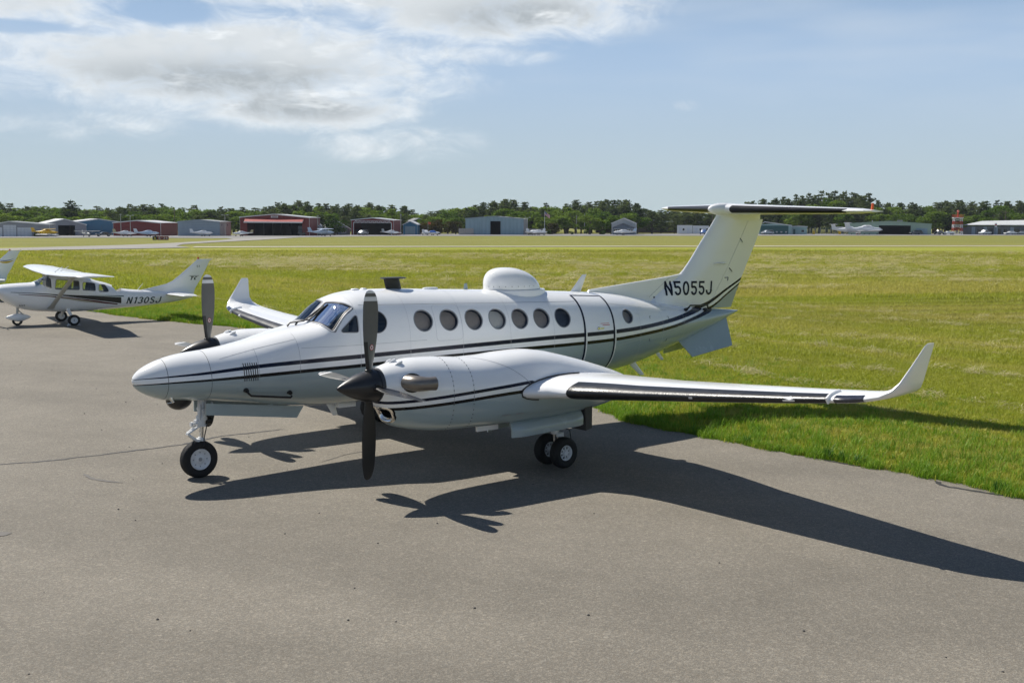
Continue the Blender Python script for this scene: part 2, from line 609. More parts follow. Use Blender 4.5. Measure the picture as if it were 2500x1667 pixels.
def rounded(corners, r, n=5, seg=6):
    """polygon with rounded corners and subdivided straight sides"""
    out = []
    m = len(corners)
    for i in range(m):
        p0, p1, p2 = (Vector(corners[(i+d) % m]) for d in (-1, 0, 1))
        a = (p0-p1).normalized()
        b = (p2-p1).normalized()
        ang = a.angle(b)
        k = min(r/math.tan(ang/2), .45*(p0-p1).length, .45*(p2-p1).length)
        s, e = p1+a*k, p1+b*k
        for j in range(n+1):
            t = j/n
            q = s*(1-t)**2+p1*2*t*(1-t)+e*t**2
            out.append((q.x, q.y))
        nx = Vector(corners[(i+2) % m])
        a2 = (p1-p2).normalized()
        b2 = (nx-p2).normalized()
        k2 = min(r/math.tan(a2.angle(b2)/2), .45*(p1-p2).length, .45*(nx-p2).length)
        s2 = p2+a2*k2
        for j in range(1, seg):
            q = e.lerp(s2, j/seg)
            out.append((q.x, q.y))
    return out


def bool_cut(me, cutters, extra_mats=()):
    """cut closed volumes out of a skin; shading normals stay those of the uncut skin"""
    from mathutils.interpolate import poly_3d_calc
    src = me.copy()
    tree = BVHTree.FromPolygons([v.co for v in src.vertices], [list(p.vertices) for p in src.polygons])
    ob = bpy.data.objects.new('tmp_body', me)
    COL.objects.link(ob)
    tmp = [ob]
    for cm in cutters:
        c = bpy.data.objects.new('tmp_cut', cm)
        COL.objects.link(c)
        tmp.append(c)
        md = ob.modifiers.new('b', 'BOOLEAN')
        md.operation = 'DIFFERENCE'
        md.solver = 'EXACT'
        md.object = c
        md.material_mode = 'TRANSFER'
    dg = bpy.context.evaluated_depsgraph_get()
    dg.update()
    out = bpy.data.meshes.new_from_object(ob.evaluated_get(dg), preserve_all_data_layers=False, depsgraph=dg)
    for o in tmp:
        bpy.data.objects.remove(o)
    out.polygons.foreach_set('use_smooth', np.ones(len(out.polygons), bool))
    nrm = [None]*len(out.loops)
    sv = src.vertices
    for p in out.polygons:
        fn = p.normal
        for li, vi in zip(p.loop_indices, p.vertices):
            co = out.vertices[vi].co
            loc, n, idx, dist = tree.find_nearest(co, .004)
            r = fn
            if loc is not None and n.dot(fn) > .75:
                pv = src.polygons[idx].vertices
                w = poly_3d_calc([sv[i].co for i in pv], loc)
                q = Vector((0, 0, 0))
                for i, ww in zip(pv, w):
                    q += sv[i].normal*ww
                if q.length > .1:
                    r = q.normalized()
            nrm[li] = r
    out.normals_split_custom_set(nrm)
    return out


# ------------------------------------------------------------------ the twin turboprop: fuselage skin
TOP = [(0, 1.53), (.03, 1.60), (.09, 1.665), (.26, 1.76), (.44, 1.825), (.74, 1.885), (1.06, 1.915), (1.42, 1.960), (1.77, 2.025), (2.28, 2.145),
       (2.6, 2.20), (2.78, 2.24), (2.965, 2.385), (3.148, 2.545), (3.3, 2.63), (3.5, 2.69), (3.8, 2.725), (4.26, 2.725), (5.32, 2.685), (6.26, 2.65),
       (7.67, 2.585), (8.5, 2.54), (9, 2.51), (9.5, 2.46), (10, 2.38), (10.5, 2.29), (10.9, 2.22), (11.76, 2.115), (12.5, 2.05), (13.28, 1.985)]
BOT = [(0, 1.53), (.03, 1.45), (.09, 1.385), (.26, 1.29), (.44, 1.225), (.74, 1.18), (1.06, 1.155), (1.42, 1.105), (1.77, 1.055), (2.28, .975), (2.6, .945),
       (3.2, .91), (4.26, .90), (6, .90), (7.67, .92), (8.5, .945), (9, .97), (9.53, 1.01), (10, 1.08), (10.5, 1.19), (10.9, 1.30), (11.76, 1.525), (12.5, 1.73), (13.28, 1.965)]
WID = [(0, .0), (.03, .075), (.09, .14), (.26, .245), (.44, .31), (.74, .385), (1.06, .44), (1.42, .495), (1.77, .55), (2.28, .64), (2.6, .69), (3.0, .74),
       (3.41, .775), (3.7, .785), (4.26, .79), (8.5, .785), (9, .765), (9.5, .72), (10, .655), (10.5, .575), (11, .49), (11.76, .355), (12.5, .21), (13.28, .015)]
ZMX = [(0, 1.53), (.44, 1.50), (1.06, 1.47), (1.77, 1.50), (2.6, 1.60), (3.2, 1.72), (3.7, 1.78), (6, 1.76), (8.5, 1.73), (9.5, 1.74), (10.9, 1.78), (12.5, 1.89), (13.28, 1.975)]
EXL = [(0, 2.0), (1.0, 2.0), (2.0, 2.15), (3.2, 2.3), (8.5, 2.3), (10, 2.15), (13.28, 2.0)]
EXU = [(0, 2.0), (1.0, 2.0), (1.8, 2.2), (2.3, 2.7), (2.75, 3.2), (3.1, 3.1), (3.4, 2.6), (3.8, 2.35), (8.5, 2.3), (10, 2.15), (13.28, 2.0)]
fT, fB, fW, fM, fL, fU = [pchip(t) for t in (TOP, BOT, WID, ZMX, EXL, EXU)]


def fus_pt(s, th, off=0.):
    def raw(s, th):
        si, c = math.sin(th), math.cos(th)
        n = fU(s) if si >= 0 else fL(s)
        zm = fM(s)
        h = (fT(s)-zm) if si >= 0 else (zm-fB(s))
        return Vector((s, fW(s)*math.copysign(abs(c)**(2/n), c), zm+h*math.copysign(abs(si)**(2/n), si)))
    p = raw(s, th)
    if off:
        a = raw(min(s+.01, 13.27), th)-raw(max(s-.01, .002), th)
        b = raw(s, th+.01)-raw(s, th-.01)
        n = a.cross(b)
        n = n.normalized() if n.length > 1e-9 else Vector((0, 0, 1))
        if n.dot(p-Vector((s, 0, fM(s)))) < 0:
            n = -n
        p = p+n*off
    return p


def fus_theta(s, z):
    """angle on the port side whose height is z"""
    lo, hi = math.pi/2, 3*math.pi/2
    for _ in range(40):
        m = (lo+hi)/2
        if fus_pt(s, m).z > z:
            lo = m
        else:
            hi = m
    return (lo+hi)/2


S_ST = sorted(set([.004, .012, .03, .055, .09, .14, .2, .27, .35] + [round(.44+.08*i, 3) for i in range(25)] + [round(2.42+.05*i, 3) for i in range(30)]
                  + [round(3.95+.1*i, 3) for i in range(93)] + [13.22, 13.27]))
NTH = 88
rings = [[fus_pt(s, 2*math.pi*j/NTH) for j in range(NTH)] for s in S_ST]
fus_me = MB().loft(rings).me('fuselage', M_FUS)
fus_me.polygons.foreach_set('use_smooth', np.ones(len(fus_me.polygons), bool))
FS = Surf(fus_me)

KA = thing('twin_turboprop', 'white twin-engine turboprop with dark stripes, grey-green belly and registration N5055J', 'airplane')

small_cut = MB()
WINS = [(4.57, 2.235, .178, M_SHADE), (5.085, 2.222, .178, M_SHADE), (5.60, 2.205, .178, M_SHADE), (6.105, 2.19, .178, M_SHADEL), (6.605, 2.172, .178, M_SHADE),
        (7.10, 2.155, .178, M_SHADE), (7.60, 2.142, .178, M_CABDARK), (9.285, 2.085, .137, M_SHADE)]
win_parts = []
for sg in (-1, 1):
    for (s, z, r, shm) in WINS:
        fr = FS.frame((s, sg*3, z), (0, -sg, 0))
        v, f = FS.cutter(fr, ell(r, r, 32), .03, .075)
        small_cut.add(v, f)
        win_parts.append((fr, r, shm))
cut_meshes = [small_cut.me('c', M_CABDARK)]
ck_parts = []
for sg in (-1, 1):
    # windshield half
    cs = [Vector(p) for p in ((3.150, sg*.045, 2.535), (3.335, sg*.545, 2.472), (2.925, sg*.655, 2.14), (2.815, sg*.045, 2.268))]
    o = sum(cs, Vector())/4
    n = (cs[0]-cs[2]).cross(cs[1]-cs[3]).normalized()
    if n.x > 0:
        n = -n
    ex = (cs[1]-cs[0]).normalized()
    ex = (ex-n*ex.dot(n)).normalized()
    fr = (o, ex, n.cross(ex), n)
    pl = rounded([((c-o).dot(fr[1]), (c-o).dot(fr[2])) for c in cs], .035)
    v, f = FS.cutter(fr, pl, .08, .42, True)
    cut_meshes.append(fixn(mesh('c', v, f, M_INT)))
    ck_parts.append(('windshield', fr, pl))
    # triangular side window
    cs = [(3.35, 2.385), (3.325, 2.115), (3.03, 2.125)]
    fr = FS.frame((3.24, sg*3, 2.2), (0, -sg, 0))
    q = []
    for s, z in cs:
        h = FS.t.ray_cast(Vector((s, sg*3, z)), Vector((0, -sg, 0)))[0]
        q.append(((h-fr[0]).dot(fr[1]), (h-fr[0]).dot(fr[2])))
    pl = rounded(q, .03)
    v, f = FS.cutter(fr, pl, .05, .22, True)
    cut_meshes.append(fixn(mesh('c', v, f, M_INT)))
    ck_parts.append(('side_window', fr, pl))
    fr = FS.frame((3.68, sg*3, 2.262), (0, -sg, 0))
    pl = ell(.18, .18, 32)
    v, f = FS.cutter(fr, pl, .05, .25, True)
    cut_meshes.append(fixn(mesh('c', v, f, M_INT)))
    ck_parts.append(('round_window', fr, pl))
# nose gear bay
cut_meshes.append(MB().b2(.9, 2.45, -.16, .16, .7, 1.3).me('c', M_DARKIN))
fus_cut = bool_cut(fus_me, cut_meshes)
fuselage = link('fuselage', fus_cut, KA)

for fr, r, shm in win_parts:
    w = link('cabin_window', mesh('cabin_window', *FS.ring(fr, ell(r-.004, r-.004, 36), ell(r+.012, r+.012, 36), 0, .003), M_SEAM, True), KA)
    link('shade_or_cabin_dark', mesh('shade_or_cabin_dark', *FS.patch(fr, ell(r-.001, r-.001, 32), -.068), shm, True), w)  # drawn shades, plus one panel painted as the dark cabin interior
    link('window_pane', mesh('window_pane', *FS.patch(fr, ell(r-.003, r-.003, 32), -.006), M_WGLASS, True), w)
for kind, fr, pl in ck_parts:
    wd = .026 if kind == 'windshield' else .014
    fm = M_FRAME if kind == 'windshield' else M_SEAM
    w = link('cockpit_window' if kind != 'windshield' else 'windshield', mesh(kind, *FS.ring(fr, grow(pl, .002), grow(pl, wd), 0, .006), fm, True), KA)
    link('window_seal', mesh('window_seal', *FS.ring(fr, grow(pl, -.02 if kind == 'windshield' else -.008), grow(pl, .003), 0, .002), M_BLACK, True), w)
    link('window_pane', mesh('window_pane', *FS.patch(fr, pl, -.004, 6), M_GLASS, True), w)
# cockpit furniture seen through the glass
for sg in (-1, 1):
    st = MB()
    rg = []
    for zz, hw, th in ((1.95, .16, .05), (2.05, .19, .06), (2.2, .19, .06), (2.3, .16, .055), (2.36, .12, .05), (2.43, .115, .05), (2.475, .08, .035)):
        xx = 3.27+(zz-1.95)*.12
        rg.append([(xx+th*math.cos(a), sg*.3+hw*math.sin(a), zz) for a in [2*math.pi*i/14 for i in range(14)]])
    st.loft(rg)
    st.build('pilot_seat', M_CREAM, KA, 50)
MB().prism([(2.84, 2.0), (3.02, 2.0), (3.05, 2.21), (2.97, 2.245), (2.86, 2.2)], -.55, .55).build('instrument_panel', M_INT, KA)
# wiper arms
for a, b, c in (((2.50, .02, 2.195), (2.74, -.08, 2.27), (3.03, -.06, 2.46)), ((2.62, -.02, 2.21), (2.83, -.14, 2.30), (3.07, -.12, 2.49))):
    mb = MB()
    mb.tube([a, (a[0]+.05, a[1], a[2]+.05), b, c], [.016, .014, .009, .007], 6)
    mb.tube([(b[0]+.0, b[1]+.03, b[2]-.005), (c[0]+.05, c[1]-.05, c[2]+.03)], .014, 6)
    mb.build('wiper', M_BLACK, KA, 40)


def ring_seam(s, mat=M_SEAMD, w=.006, name='panel_seam', t0=0, t1=2*math.pi, n=72, off=.0015, parent=KA):
    V = []
    F = []
    for i in range(n+1):
        th = t0+(t1-t0)*i/n
        V += [fus_pt(s-w/2, th, off), fus_pt(s+w/2, th, off)]
    for i in range(n):
        F.append((2*i, 2*i+1, 2*i+3, 2*i+2))
    return link(name, fixn(mesh(name, V, F, mat, True)), parent)


def long_seam(s0, s1, z0, z1, mat=M_SEAM, w=.006, name='panel_seam', n=40, off=.0015, parent=KA):
    V = []
    F = []
    for i in range(n+1):
        t = i/n
        s = s0+(s1-s0)*t
        z = z0+(z1-z0)*t
        V += [fus_pt(s, fus_theta(s, z-w/2), off), fus_pt(s, fus_theta(s, z+w/2), off)]
    for i in range(n):
        F.append((2*i, 2*i+1, 2*i+3, 2*i+2))
    return link(name, fixn(mesh(name, V, F, mat, True)), parent)


ring_seam(.425)
ring_seam(1.03)
ring_seam(2.36, M_SEAM, .004, t0=2.0, t1=3.6, n=30)
ring_seam(1.735, M_SEAM, .004, t0=2.2, t1=3.5, n=30)
long_seam(1.2, 2.36, 1.80, 2.04, w=.004)
long_seam(3.45, 8.05, 2.52, 2.40, w=.005, n=60)
long_seam(2.4, 4.6, 1.91, 1.92, w=.004)
long_seam(8.9, 10.6, 2.33, 2.12, w=.004)
for s_ in (3.36, 4.28, 5.34, 6.36, 7.36, 9.62, 10.35, 11.1):
    ring_seam(s_, M_SEAMF, .004, t0=math.pi*.56, t1=math.pi*1.3, n=40)
long_seam(9.0, 11.6, 1.56, 1.86, M_SEAMF, w=.004, n=40)
long_seam(3.4, 8.0, 1.40, 1.42, M_SEAMF, w=.004, n=40)
hatch = rounded([(-.29, -.33), (.24, -.33), (.24, .27), (-.29, .27)], .07)
link('escape_hatch', mesh('escape_hatch', *FS.ring(FS.frame((5.09, -3, 2.22), (0, 1, 0)), hatch, grow(hatch, .005), 0, .0015), M_SEAMF, True), KA)
# cabin door with its dark outline
door_t0, door_t1 = fus_theta(8.5, 2.475), fus_theta(8.5, 1.08)
V = []
F = []
na, nb = 10, 36
for i in range(na+1):
    for j in range(nb+1):
        V.append(fus_pt(8.115+(8.835-8.115)*i/na, door_t0+(door_t1-door_t0)*j/nb, .002))
for i in range(na):
    for j in range(nb):
        a = i*(nb+1)+j
        F.append((a, a+1, a+nb+2, a+nb+1))
door = link('cabin_door', fixn(mesh('cabin_door', V, F, M_FUS, True)), KA)
ring_seam(8.10, M_STRIPE, .044, 'door_outline', door_t0, door_t1, 36, .004, door)
ring_seam(8.85, M_STRIPE, .044, 'door_outline', door_t0, door_t1, 36, .004, door)
ring_seam(8.140, M_WHITE, .030, 'door_outline', fus_theta(8.1, 1.9), door_t1, 30, .0035, door)
ring_seam(8.890, M_WHITE, .030, 'door_outline', fus_theta(8.8, 1.9), door_t1, 30, .0035, door)
V = []
F = []
for i in range(21):
    s = 8.085+(8.865-8.085)*i/20
    V += [fus_pt(s, door_t0-.03, .005), fus_pt(s, door_t0+.012, .005)]
    if i:
        F.append((2*i-2, 2*i-1, 2*i+1, 2*i))
link('door_outline', fixn(mesh('door_outline', V, F, M_STRIPE, True)), door)
MB().lathe([(-.0, .028), (-.018, .028), (-.024, .02)], (8.43, -.775, 1.905), 'y', 14).box((8.50, -.79, 1.90), (.12, .018, .02)).build('door_handle', M_STEEL, door, 30)
long_seam(8.55, 8.74, 1.955, 1.955, M_RED, .012, 'door_placard', 4, .004, door)
long_seam(8.50, 8.72, 1.985, 1.985, M_RED, .008, 'door_placard', 4, .004, door)
# cooling louvres on the nose
for sg in (-1,):
    for k in range(7):
        s = 1.495+.033*k
        z0, z1 = 1.455, 1.735
        V = []
        F = []
        n = 8
        for i in range(n+1):
            z = z0+(z1-z0)*i/n
            th = fus_theta(s, z)
            V += [fus_pt(s-.010, th, .001), fus_pt(s+.002, th, .007), fus_pt(s+.009, th, .001)]
        for i in range(n):
            for q in range(2):
                F.append((3*i+q, 3*i+q+1, 3*i+q+4, 3*i+q+3))
        link('louvre', mesh('louvre', V, F, M_FUS), KA)
        V = []
        F = []
        for i in range(n+1):
            z = z0+.01+(z1-z0-.02)*i/n
            th = fus_theta(s, z)
            V += [fus_pt(s+.009, th, .002), fus_pt(s+.022, th, .002)]
        for i in range(n):
            F.append((2*i, 2*i+1, 2*i+3, 2*i+2))
        link('louvre_slot', mesh('louvre_slot', V, F, M_BLACK), KA)


def towel_bar(p0, p1, out, drop, name='rail_antenna'):
    p0, p1, out, drop = map(Vector, (p0, p1, out, drop))
    mb = MB()
    mb.tube([p0-out*.1, p0+out*.6], [.04, .03], 12)
    mb.tube([p1-out*.1, p1+out*.6], [.04, .03], 12)
    mb.tube([p0+out*.5, p0+out+drop*.35, p0+out+drop+(p1-p0)*.06, p1+out+drop-(p1-p0)*.03, p1+out+drop*.4], [.017]*5, 8)
    return mb.build(name, M_BLACK, KA, 45)


# mounting plate of the nose rail
link('antenna_plate', mesh('antenna_plate', *FS.ring(FS.frame((1.9, -2, 1.27), (0, 1, 0)), [(u*.001, v*.001) for u, v in rounded([(-.49, -.05), (.49, -.05), (.49, .05), (-.49, .05)], .02)],
     rounded([(-.49, -.075), (.49, -.075), (.49, .075), (-.49, .075)], .02), 0, .004), M_BELLY), KA)
towel_bar((1.54, -.478, 1.325), (2.22, -.545, 1.245), (.0, -.085, -.02), (0, .0, -.055))
towel_bar((11.30, -.30, 2.09), (12.0, -.19, 2.06), (0, -.08, .03), (0, -.02, .065))
towel_bar((11.30, .30, 2.09), (12.0, .19, 2.06), (0, .08, .03), (0, .02, .065))

# registration: letter strokes are laid onto the fin skin further down
# black sensor dome under the nose
mb = MB()
rg = []
for i in range(9):
    a = math.pi/2*i/8
    rg.append([(.70+.195*math.cos(a)*math.cos(b), .17*math.cos(a)*math.sin(b), 1.215-.165*math.sin(a)) for b in [2*math.pi*j/24 for j in range(24)]])
mb.loft(rg)
mb.build('sensor_dome', M_SPIN, KA, 60)
mb = MB()
mb.tube([(.50, -.19, 1.29), (.50, -.20, 1.24), (.53, -.2, 1.20)], [.022, .02, .018], 10)
mb.tube([(.53, -.2, 1.2), (.44, -.2, 1.195)], [.012, .008], 8)
mb.build('pitot_mast', M_STEEL, KA, 45)


def blade_ant(name, base, h, chord0, chord1, sweep, thick, mat, tilt=0.):
    """fin-like antenna; h may be negative for belly masts"""
    rg = []
    for t in (0, .25, .5, .75, .95, 1):
        c = chord0+(chord1-chord0)*t
        x0 = base[0]+sweep*t
        zz = base[2]+h*t
        th = thick*(1-.4*t)*(1 if t < 1 else .3)
        rg.append([(x0+c*(.5-.5*math.cos(a)), base[1]+tilt*t+th*math.sin(a), zz) for a in [2*math.pi*i/12 for i in range(12)]])
    return MB().loft(rg).build(name, mat, KA, 45)


mb = MB()
mb.loft([[(4.32+.31*.5*(1-math.cos(a))+t*-.05, (.035-.006*t)*math.sin(a), 2.69+t*.195) for a in [2*math.pi*i/14 for i in range(14)]] for t in (0, .5, 1)])
mb.loft([[(4.46+r*.245*math.cos(a), r*.15*math.sin(a), zz) for a in [2*math.pi*i/24 for i in range(24)]] for zz, r in ((2.885, .9), (2.893, 1), (2.902, 1), (2.908, .9))])
mb.build('plate_antenna', M_BLACK, KA, 40)
for s0, s1, hgt in ((3.65, 3.79, .022), (3.83, 3.93, .02), (5.05, 5.37, .03)):
    rg = []
    for zz, k in ((-.012, 1.0), (hgt*.5, .97), (hgt*.9, .82), (hgt, .6)):
        rg.append([((s0+s1)/2+k*(s1-s0)/2*math.cos(a), k*.07*math.sin(a), fT((s0+s1)/2)+zz) for a in [2*math.pi*i/20 for i in range(20)]])
    MB().loft(rg).build('low_profile_antenna', M_WHITE, KA, 50)
blade_ant('blade_antenna', (5.92, 0, 2.65), .115, .10, .06, .015, .012, M_BELLY)
blade_ant('blade_antenna', (8.42, 0, 2.535), .32, .27, .11, .31, .02, M_WHITE)
blade_ant('blade_antenna', (3.15, 0, .93), -.23, .17, .09, .14, .018, M_WHITE)
blade_ant('blade_antenna', (2.03, -.2, 1.03), -.13, .10, .07, .02, .012, M_BELLY)
blade_ant('blade_antenna', (9.96, 0, 1.09), -.29, .22, .12, .38, .02, M_WHITE)
blade_ant('blade_antenna', (10.70, 0, 1.27), -.20, .14, .10, .22, .018, M_WHITE)
MB().b2(3.33, 3.65, -.12, .12, .835, .93).build('belly_pod', M_WHITE, KA)
# satcom radome
rg = []
nz = 12
for i in range(nz+1):
    a = math.pi/2*i/nz
    zz = 2.64+.385*math.sin(a)
    k = max(math.cos(a), .015)**.93
    # rear leans: blunt forward upper, sloping aft
    xc = 6.99-.15*math.sin(a)**1.5
    rg.append([(xc+(.60*k if math.cos(b) > 0 else .56*k**.8)*math.cos(b), .40*k**.9*math.sin(b), zz) for b in [2*math.pi*j/40 for j in range(40)]])
sat = MB().loft(rg).build('satellite_radome', M_WHITE, KA, 60)
MB().loft([[(7.03+k*.675*math.cos(b), k*.43*math.sin(b), zz) for b in [2*math.pi*j/40 for j in range(40)]] for zz, k in ((2.50, 1.), (2.618, 1.0), (2.630, .985), (2.636, .95))]).build('radome_base', M_WHITE, sat, 40)
scr = MB()
for k in range(13):
    b = math.pi+.25+k*(math.pi-.5)/12
    scr.lathe([(-.001, .006), (.006, .006)], (6.97+.585*math.cos(b), .395*math.sin(b)*1.0-.006, 2.70), 'y', 8)
tag(scr.build('fastener', M_SEAMD, sat), kind='stuff')


# ------------------------------------------------------------------ wings
def airfoil(m=16, camber=.02):
    xs = [.5*(1-math.cos(math.pi*i/m)) for i in range(m+1)]

    def yt(x):
        return 5*(.2969*math.sqrt(x)-.126*x-.3516*x*x+.2843*x**3-.1036*x**4)

    def yc(x):
        return camber*(2*.4*x-x*x)/.16 if x < .4 else camber*((1-.8)+.8*x-x*x)/.36
    up = [(x, yc(x), yt(x)) for x in reversed(xs)]
    lo = [(x, yc(x), -yt(x)) for x in xs[1:-1]]
    return up+lo


AF = airfoil(18)
AFS = airfoil(18, 0.)


def wing_ring(sec, af, sg, grow_=0., xmax=None, xmin=None):
    (lx, ly, lz, c, t, cant) = sec
    ca, sa = math.cos(R(cant)), math.sin(R(cant))
    out = []
    for x, yc_, y in af:
        if xmax is not None and x > xmax:
            continue
        if xmin is not None and x < xmin:
            continue
        h = (yc_+y*t)*c
        h += math.copysign(grow_, y) if grow_ else 0
        dx = x*c-(grow_ if (grow_ and x < .002) else 0)
        out.append((lx+dx, sg*(ly-sa*h), lz+ca*h))
    return out


def sec_interp(secs, y):
    for a, b in zip(secs[:-1], secs[1:]):
        if a[1] <= y <= b[1]:
            t = (y-a[1])/(b[1]-a[1])
            return tuple(p+(q-p)*t for p, q in zip(a, b))
    return secs[-1]


# (LE x, y, z, chord, thickness, cant)
WING = [(4.70, .3, 1.06, 2.75, .17, 3), (4.72, 2.0, 1.17, 2.7, .17, 5), (4.62, 2.9, 1.30, 2.85, .125, 6), (4.66, 3.12, 1.315, 2.77, .122, 6), (4.93, 3.4, 1.33, 2.46, .128, 6), (5.12, 3.75, 1.348, 2.20, .14, 6),
        (5.20, 4.2, 1.385, 2.0, .145, 6), (5.22, 4.8, 1.44, 1.80, .14, 6), (5.235, 6.2, 1.58, 1.50, .135, 6), (5.275, 7.5, 1.715, 1.19, .13, 6), (5.36, 8.2, 1.79, 1.0, .125, 7),
        (5.42, 8.42, 1.82, .90, .12, 12), (5.50, 8.58, 1.86, .78, .12, 28), (5.575, 8.69, 1.93, .63, .12, 52), (5.66, 8.75, 2.03, .50, .115, 72), (5.83, 8.80, 2.24, .335, .11, 78),
        (5.98, 8.845, 2.44, .20, .10, 79), (6.02, 8.855, 2.475, .15, .08, 79)]
for sg in (-1, 1):
    wm = MB().loft([wing_ring(s, AF, sg) for s in WING]).me('wing', M_WHITE)
    sharp(wm, 40)
    wing = link('wing', wm, KA)
    ys = [3.66, 3.75, 3.85]+[4.1+.25*i for i in range(16)]+[7.98]
    rg = [wing_ring(sec_interp(WING, y), AF, sg, .0035, .15) for y in ys]
    MB().loft(rg, closed=False, caps=False).build('deice_boot', M_BOOT, wing, 60)
    # glare-dark seal where the wing meets the nacelle
    ys = [8.08, 8.14, 8.2, 8.28, 8.36, 8.43]
    rg = [wing_ring(sec_interp(WING, y), AF, sg, .006, .10) for y in ys]
    MB().loft(rg, closed=False, caps=False).build('tip_light_lens', M_BLENS, wing, 60)
    # curved fence at the outer end of the boot
    a = sec_interp(WING, 8.01)
    V = []
    F = []
    prof = [p for p in wing_ring(a, AF, sg, .0, .32)]
    prof2 = [p for p in wing_ring(a, AF, sg, .028, .32)]
    up = [(p, q) for p, q, af in zip(prof, prof2, [f for f in AF if f[0] <= .32]) if af[2] >= -.005 or af[0] < .03]
    for p, q in up:
        for dy in (-.02, .02):
            V += [(p[0], p[1]+dy, p[2]-.01), (q[0]-.015, q[1]+dy*.5, q[2])]
    for i in range(len(up)-1):
        b = 4*i
        F += [(b, b+1, b+5, b+4), (b+2, b+6, b+7, b+3), (b+1, b+3, b+7, b+5)]
    link('stall_fence', fixn(mesh('stall_fence', V, F, M_WHITE)), wing)
    # stall strips and tie-down sensor on the leading edge
    for y, hh in ((5.95, .016),):
        a = sec_interp(WING, y)
        MB().box((a[0]-.004, sg*y, a[2]-.004), (.02, .06, hh*1.6)).build('leading_edge_tab', M_GREYM if y < 6 else M_BOOT, wing)
    # aileron and flap gaps on the upper skin
    for (y0, y1, f_) in ((3.3, 5.6, .74), (5.7, 8.1, .76)):
        V = []
        F = []
        for i in range(13):
            y = y0+(y1-y0)*i/12
            a = sec_interp(WING, y)
            for ff in (f_-.003, f_+.003):
                x = ff
                yt_ = 5*(.2969*math.sqrt(x)-.126*x-.3516*x*x+.2843*x**3-.1036*x**4)
                yc_ = .02*(.2+.8*x-x*x)/.36
                V.append((a[0]+x*a[3], sg*y, a[2]+(yc_+yt_*a[4])*a[3]+.003))
            if i:
                F.append((2*i-2, 2*i-1, 2*i+1, 2*i))
        link('flap_gap' if y0 < 5 else 'aileron_gap', fixn(mesh('gap', V, F, M_SEAM)), wing)
    for y in (6.6, 7.0, 7.4, 7.8, 8.75):
        a = sec_interp(WING, min(y, 8.2))
        if y < 8.5:
            MB().tube([(a[0]+a[3]-.02, sg*y, a[2]+.005), (a[0]+a[3]+.14, sg*(y+.01), a[2]-.005)], [.003, .002], 5).build('static_wick', M_SEAM, wing)

# ------------------------------------------------------------------ nacelles (local frame centred on the engine, x and z as the aircraft)
EY = 2.62
NT_ = [(2.44, 1.80), (2.52, 1.83), (2.65, 1.865), (2.8, 1.893), (3.0, 1.918), (3.3, 1.915), (3.6, 1.895), (3.9, 1.872), (4.2, 1.875), (4.6, 1.90), (5.0, 1.912), (5.4, 1.872), (5.8, 1.785), (6.3, 1.655), (6.9, 1.475), (7.3, 1.33), (7.56, 1.235)]
NB_ = [(2.44, 1.325), (2.50, 1.20), (2.57, 1.08), (2.65, 1.0), (2.8, .945), (3.07, .885), (3.5, .835), (4.5, .82), (5.5, .82), (6, .84), (6.5, .885), (6.9, .945), (7.3, 1.09), (7.56, 1.215)]
NW_ = [(2.44, .232), (2.55, .275), (2.7, .335), (2.85, .38), (3.05, .425), (3.4, .47), (3.8, .495), (4.5, .515), (5, .52), (5.6, .50), (6.2, .44), (6.8, .33), (7.2, .22), (7.56, .03)]
NM_ = [(2.44, 1.565), (2.8, 1.50), (3.2, 1.42), (4, 1.38), (5, 1.36), (6, 1.30), (7, 1.24), (7.56, 1.225)]
NEU = [(2.44, 2.0), (3.2, 2.05), (4, 2.1), (5, 2.2), (7.56, 2.0)]
NEL = [(2.44, 2.0), (2.6, 2.3), (3.2, 2.6), (4.5, 2.9), (6, 2.6), (7.56, 2.0)]
nT, nB, nW, nM, nU, nL = [pchip(t) for t in (NT_, NB_, NW_, NM_, NEU, NEL)]


def nac_pt(s, th, off=0.):
    def raw(s, th):
        si, c = math.sin(th), math.cos(th)
        n = nU(s) if si >= 0 else nL(s)
        zm = nM(s)
        h = (nT(s)-zm) if si >= 0 else (zm-nB(s))
        return Vector((s, nW(s)*math.copysign(abs(c)**(2/n), c), zm+h*math.copysign(abs(si)**(2/n), si)))
    p = raw(s, th)
    if off:
        a = raw(min(s+.01, 7.55), th)-raw(max(s-.01, 2.441), th)
        b = raw(s, th+.01)-raw(s, th-.01)
        n = a.cross(b).normalized()
        if n.dot(p-Vector((s, 0, nM(s)))) < 0:
            n = -n
        p = p+n*off
    return p


NST = [2.44, 2.46, 2.48, 2.5, 2.525, 2.55, 2.575, 2.6, 2.63, 2.66, 2.7, 2.75, 2.8, 2.86, 2.93] + [3.0+.09*i for i in range(51)] + [7.545]
nac_me = MB().loft([[nac_pt(s, 2*math.pi*j/64) for j in range(64)] for s in NST]).me('nacelle', M_NAC)
nac_me.polygons.foreach_set('use_smooth', np.ones(len(nac_me.polygons), bool))
NS = Surf(nac_me)
# chin inlet and exhaust wells
inlet_n = Vector((-.86, 0, -.5)).normalized()
inlet_fr = (Vector((2.545, 0, 1.135)), Vector((0, 1, 0)), Vector((0, 1, 0)).cross(inlet_n)*-1, inlet_n)
inlet_pl = rounded([(-.215, -.115), (.215, -.115), (.17, .10), (-.17, .10)], .09, 8, 4)


def inlet_pt(u, v, d):
    o, ex, ey, n = inlet_fr
    return o+ex*u+ey*v+n*d


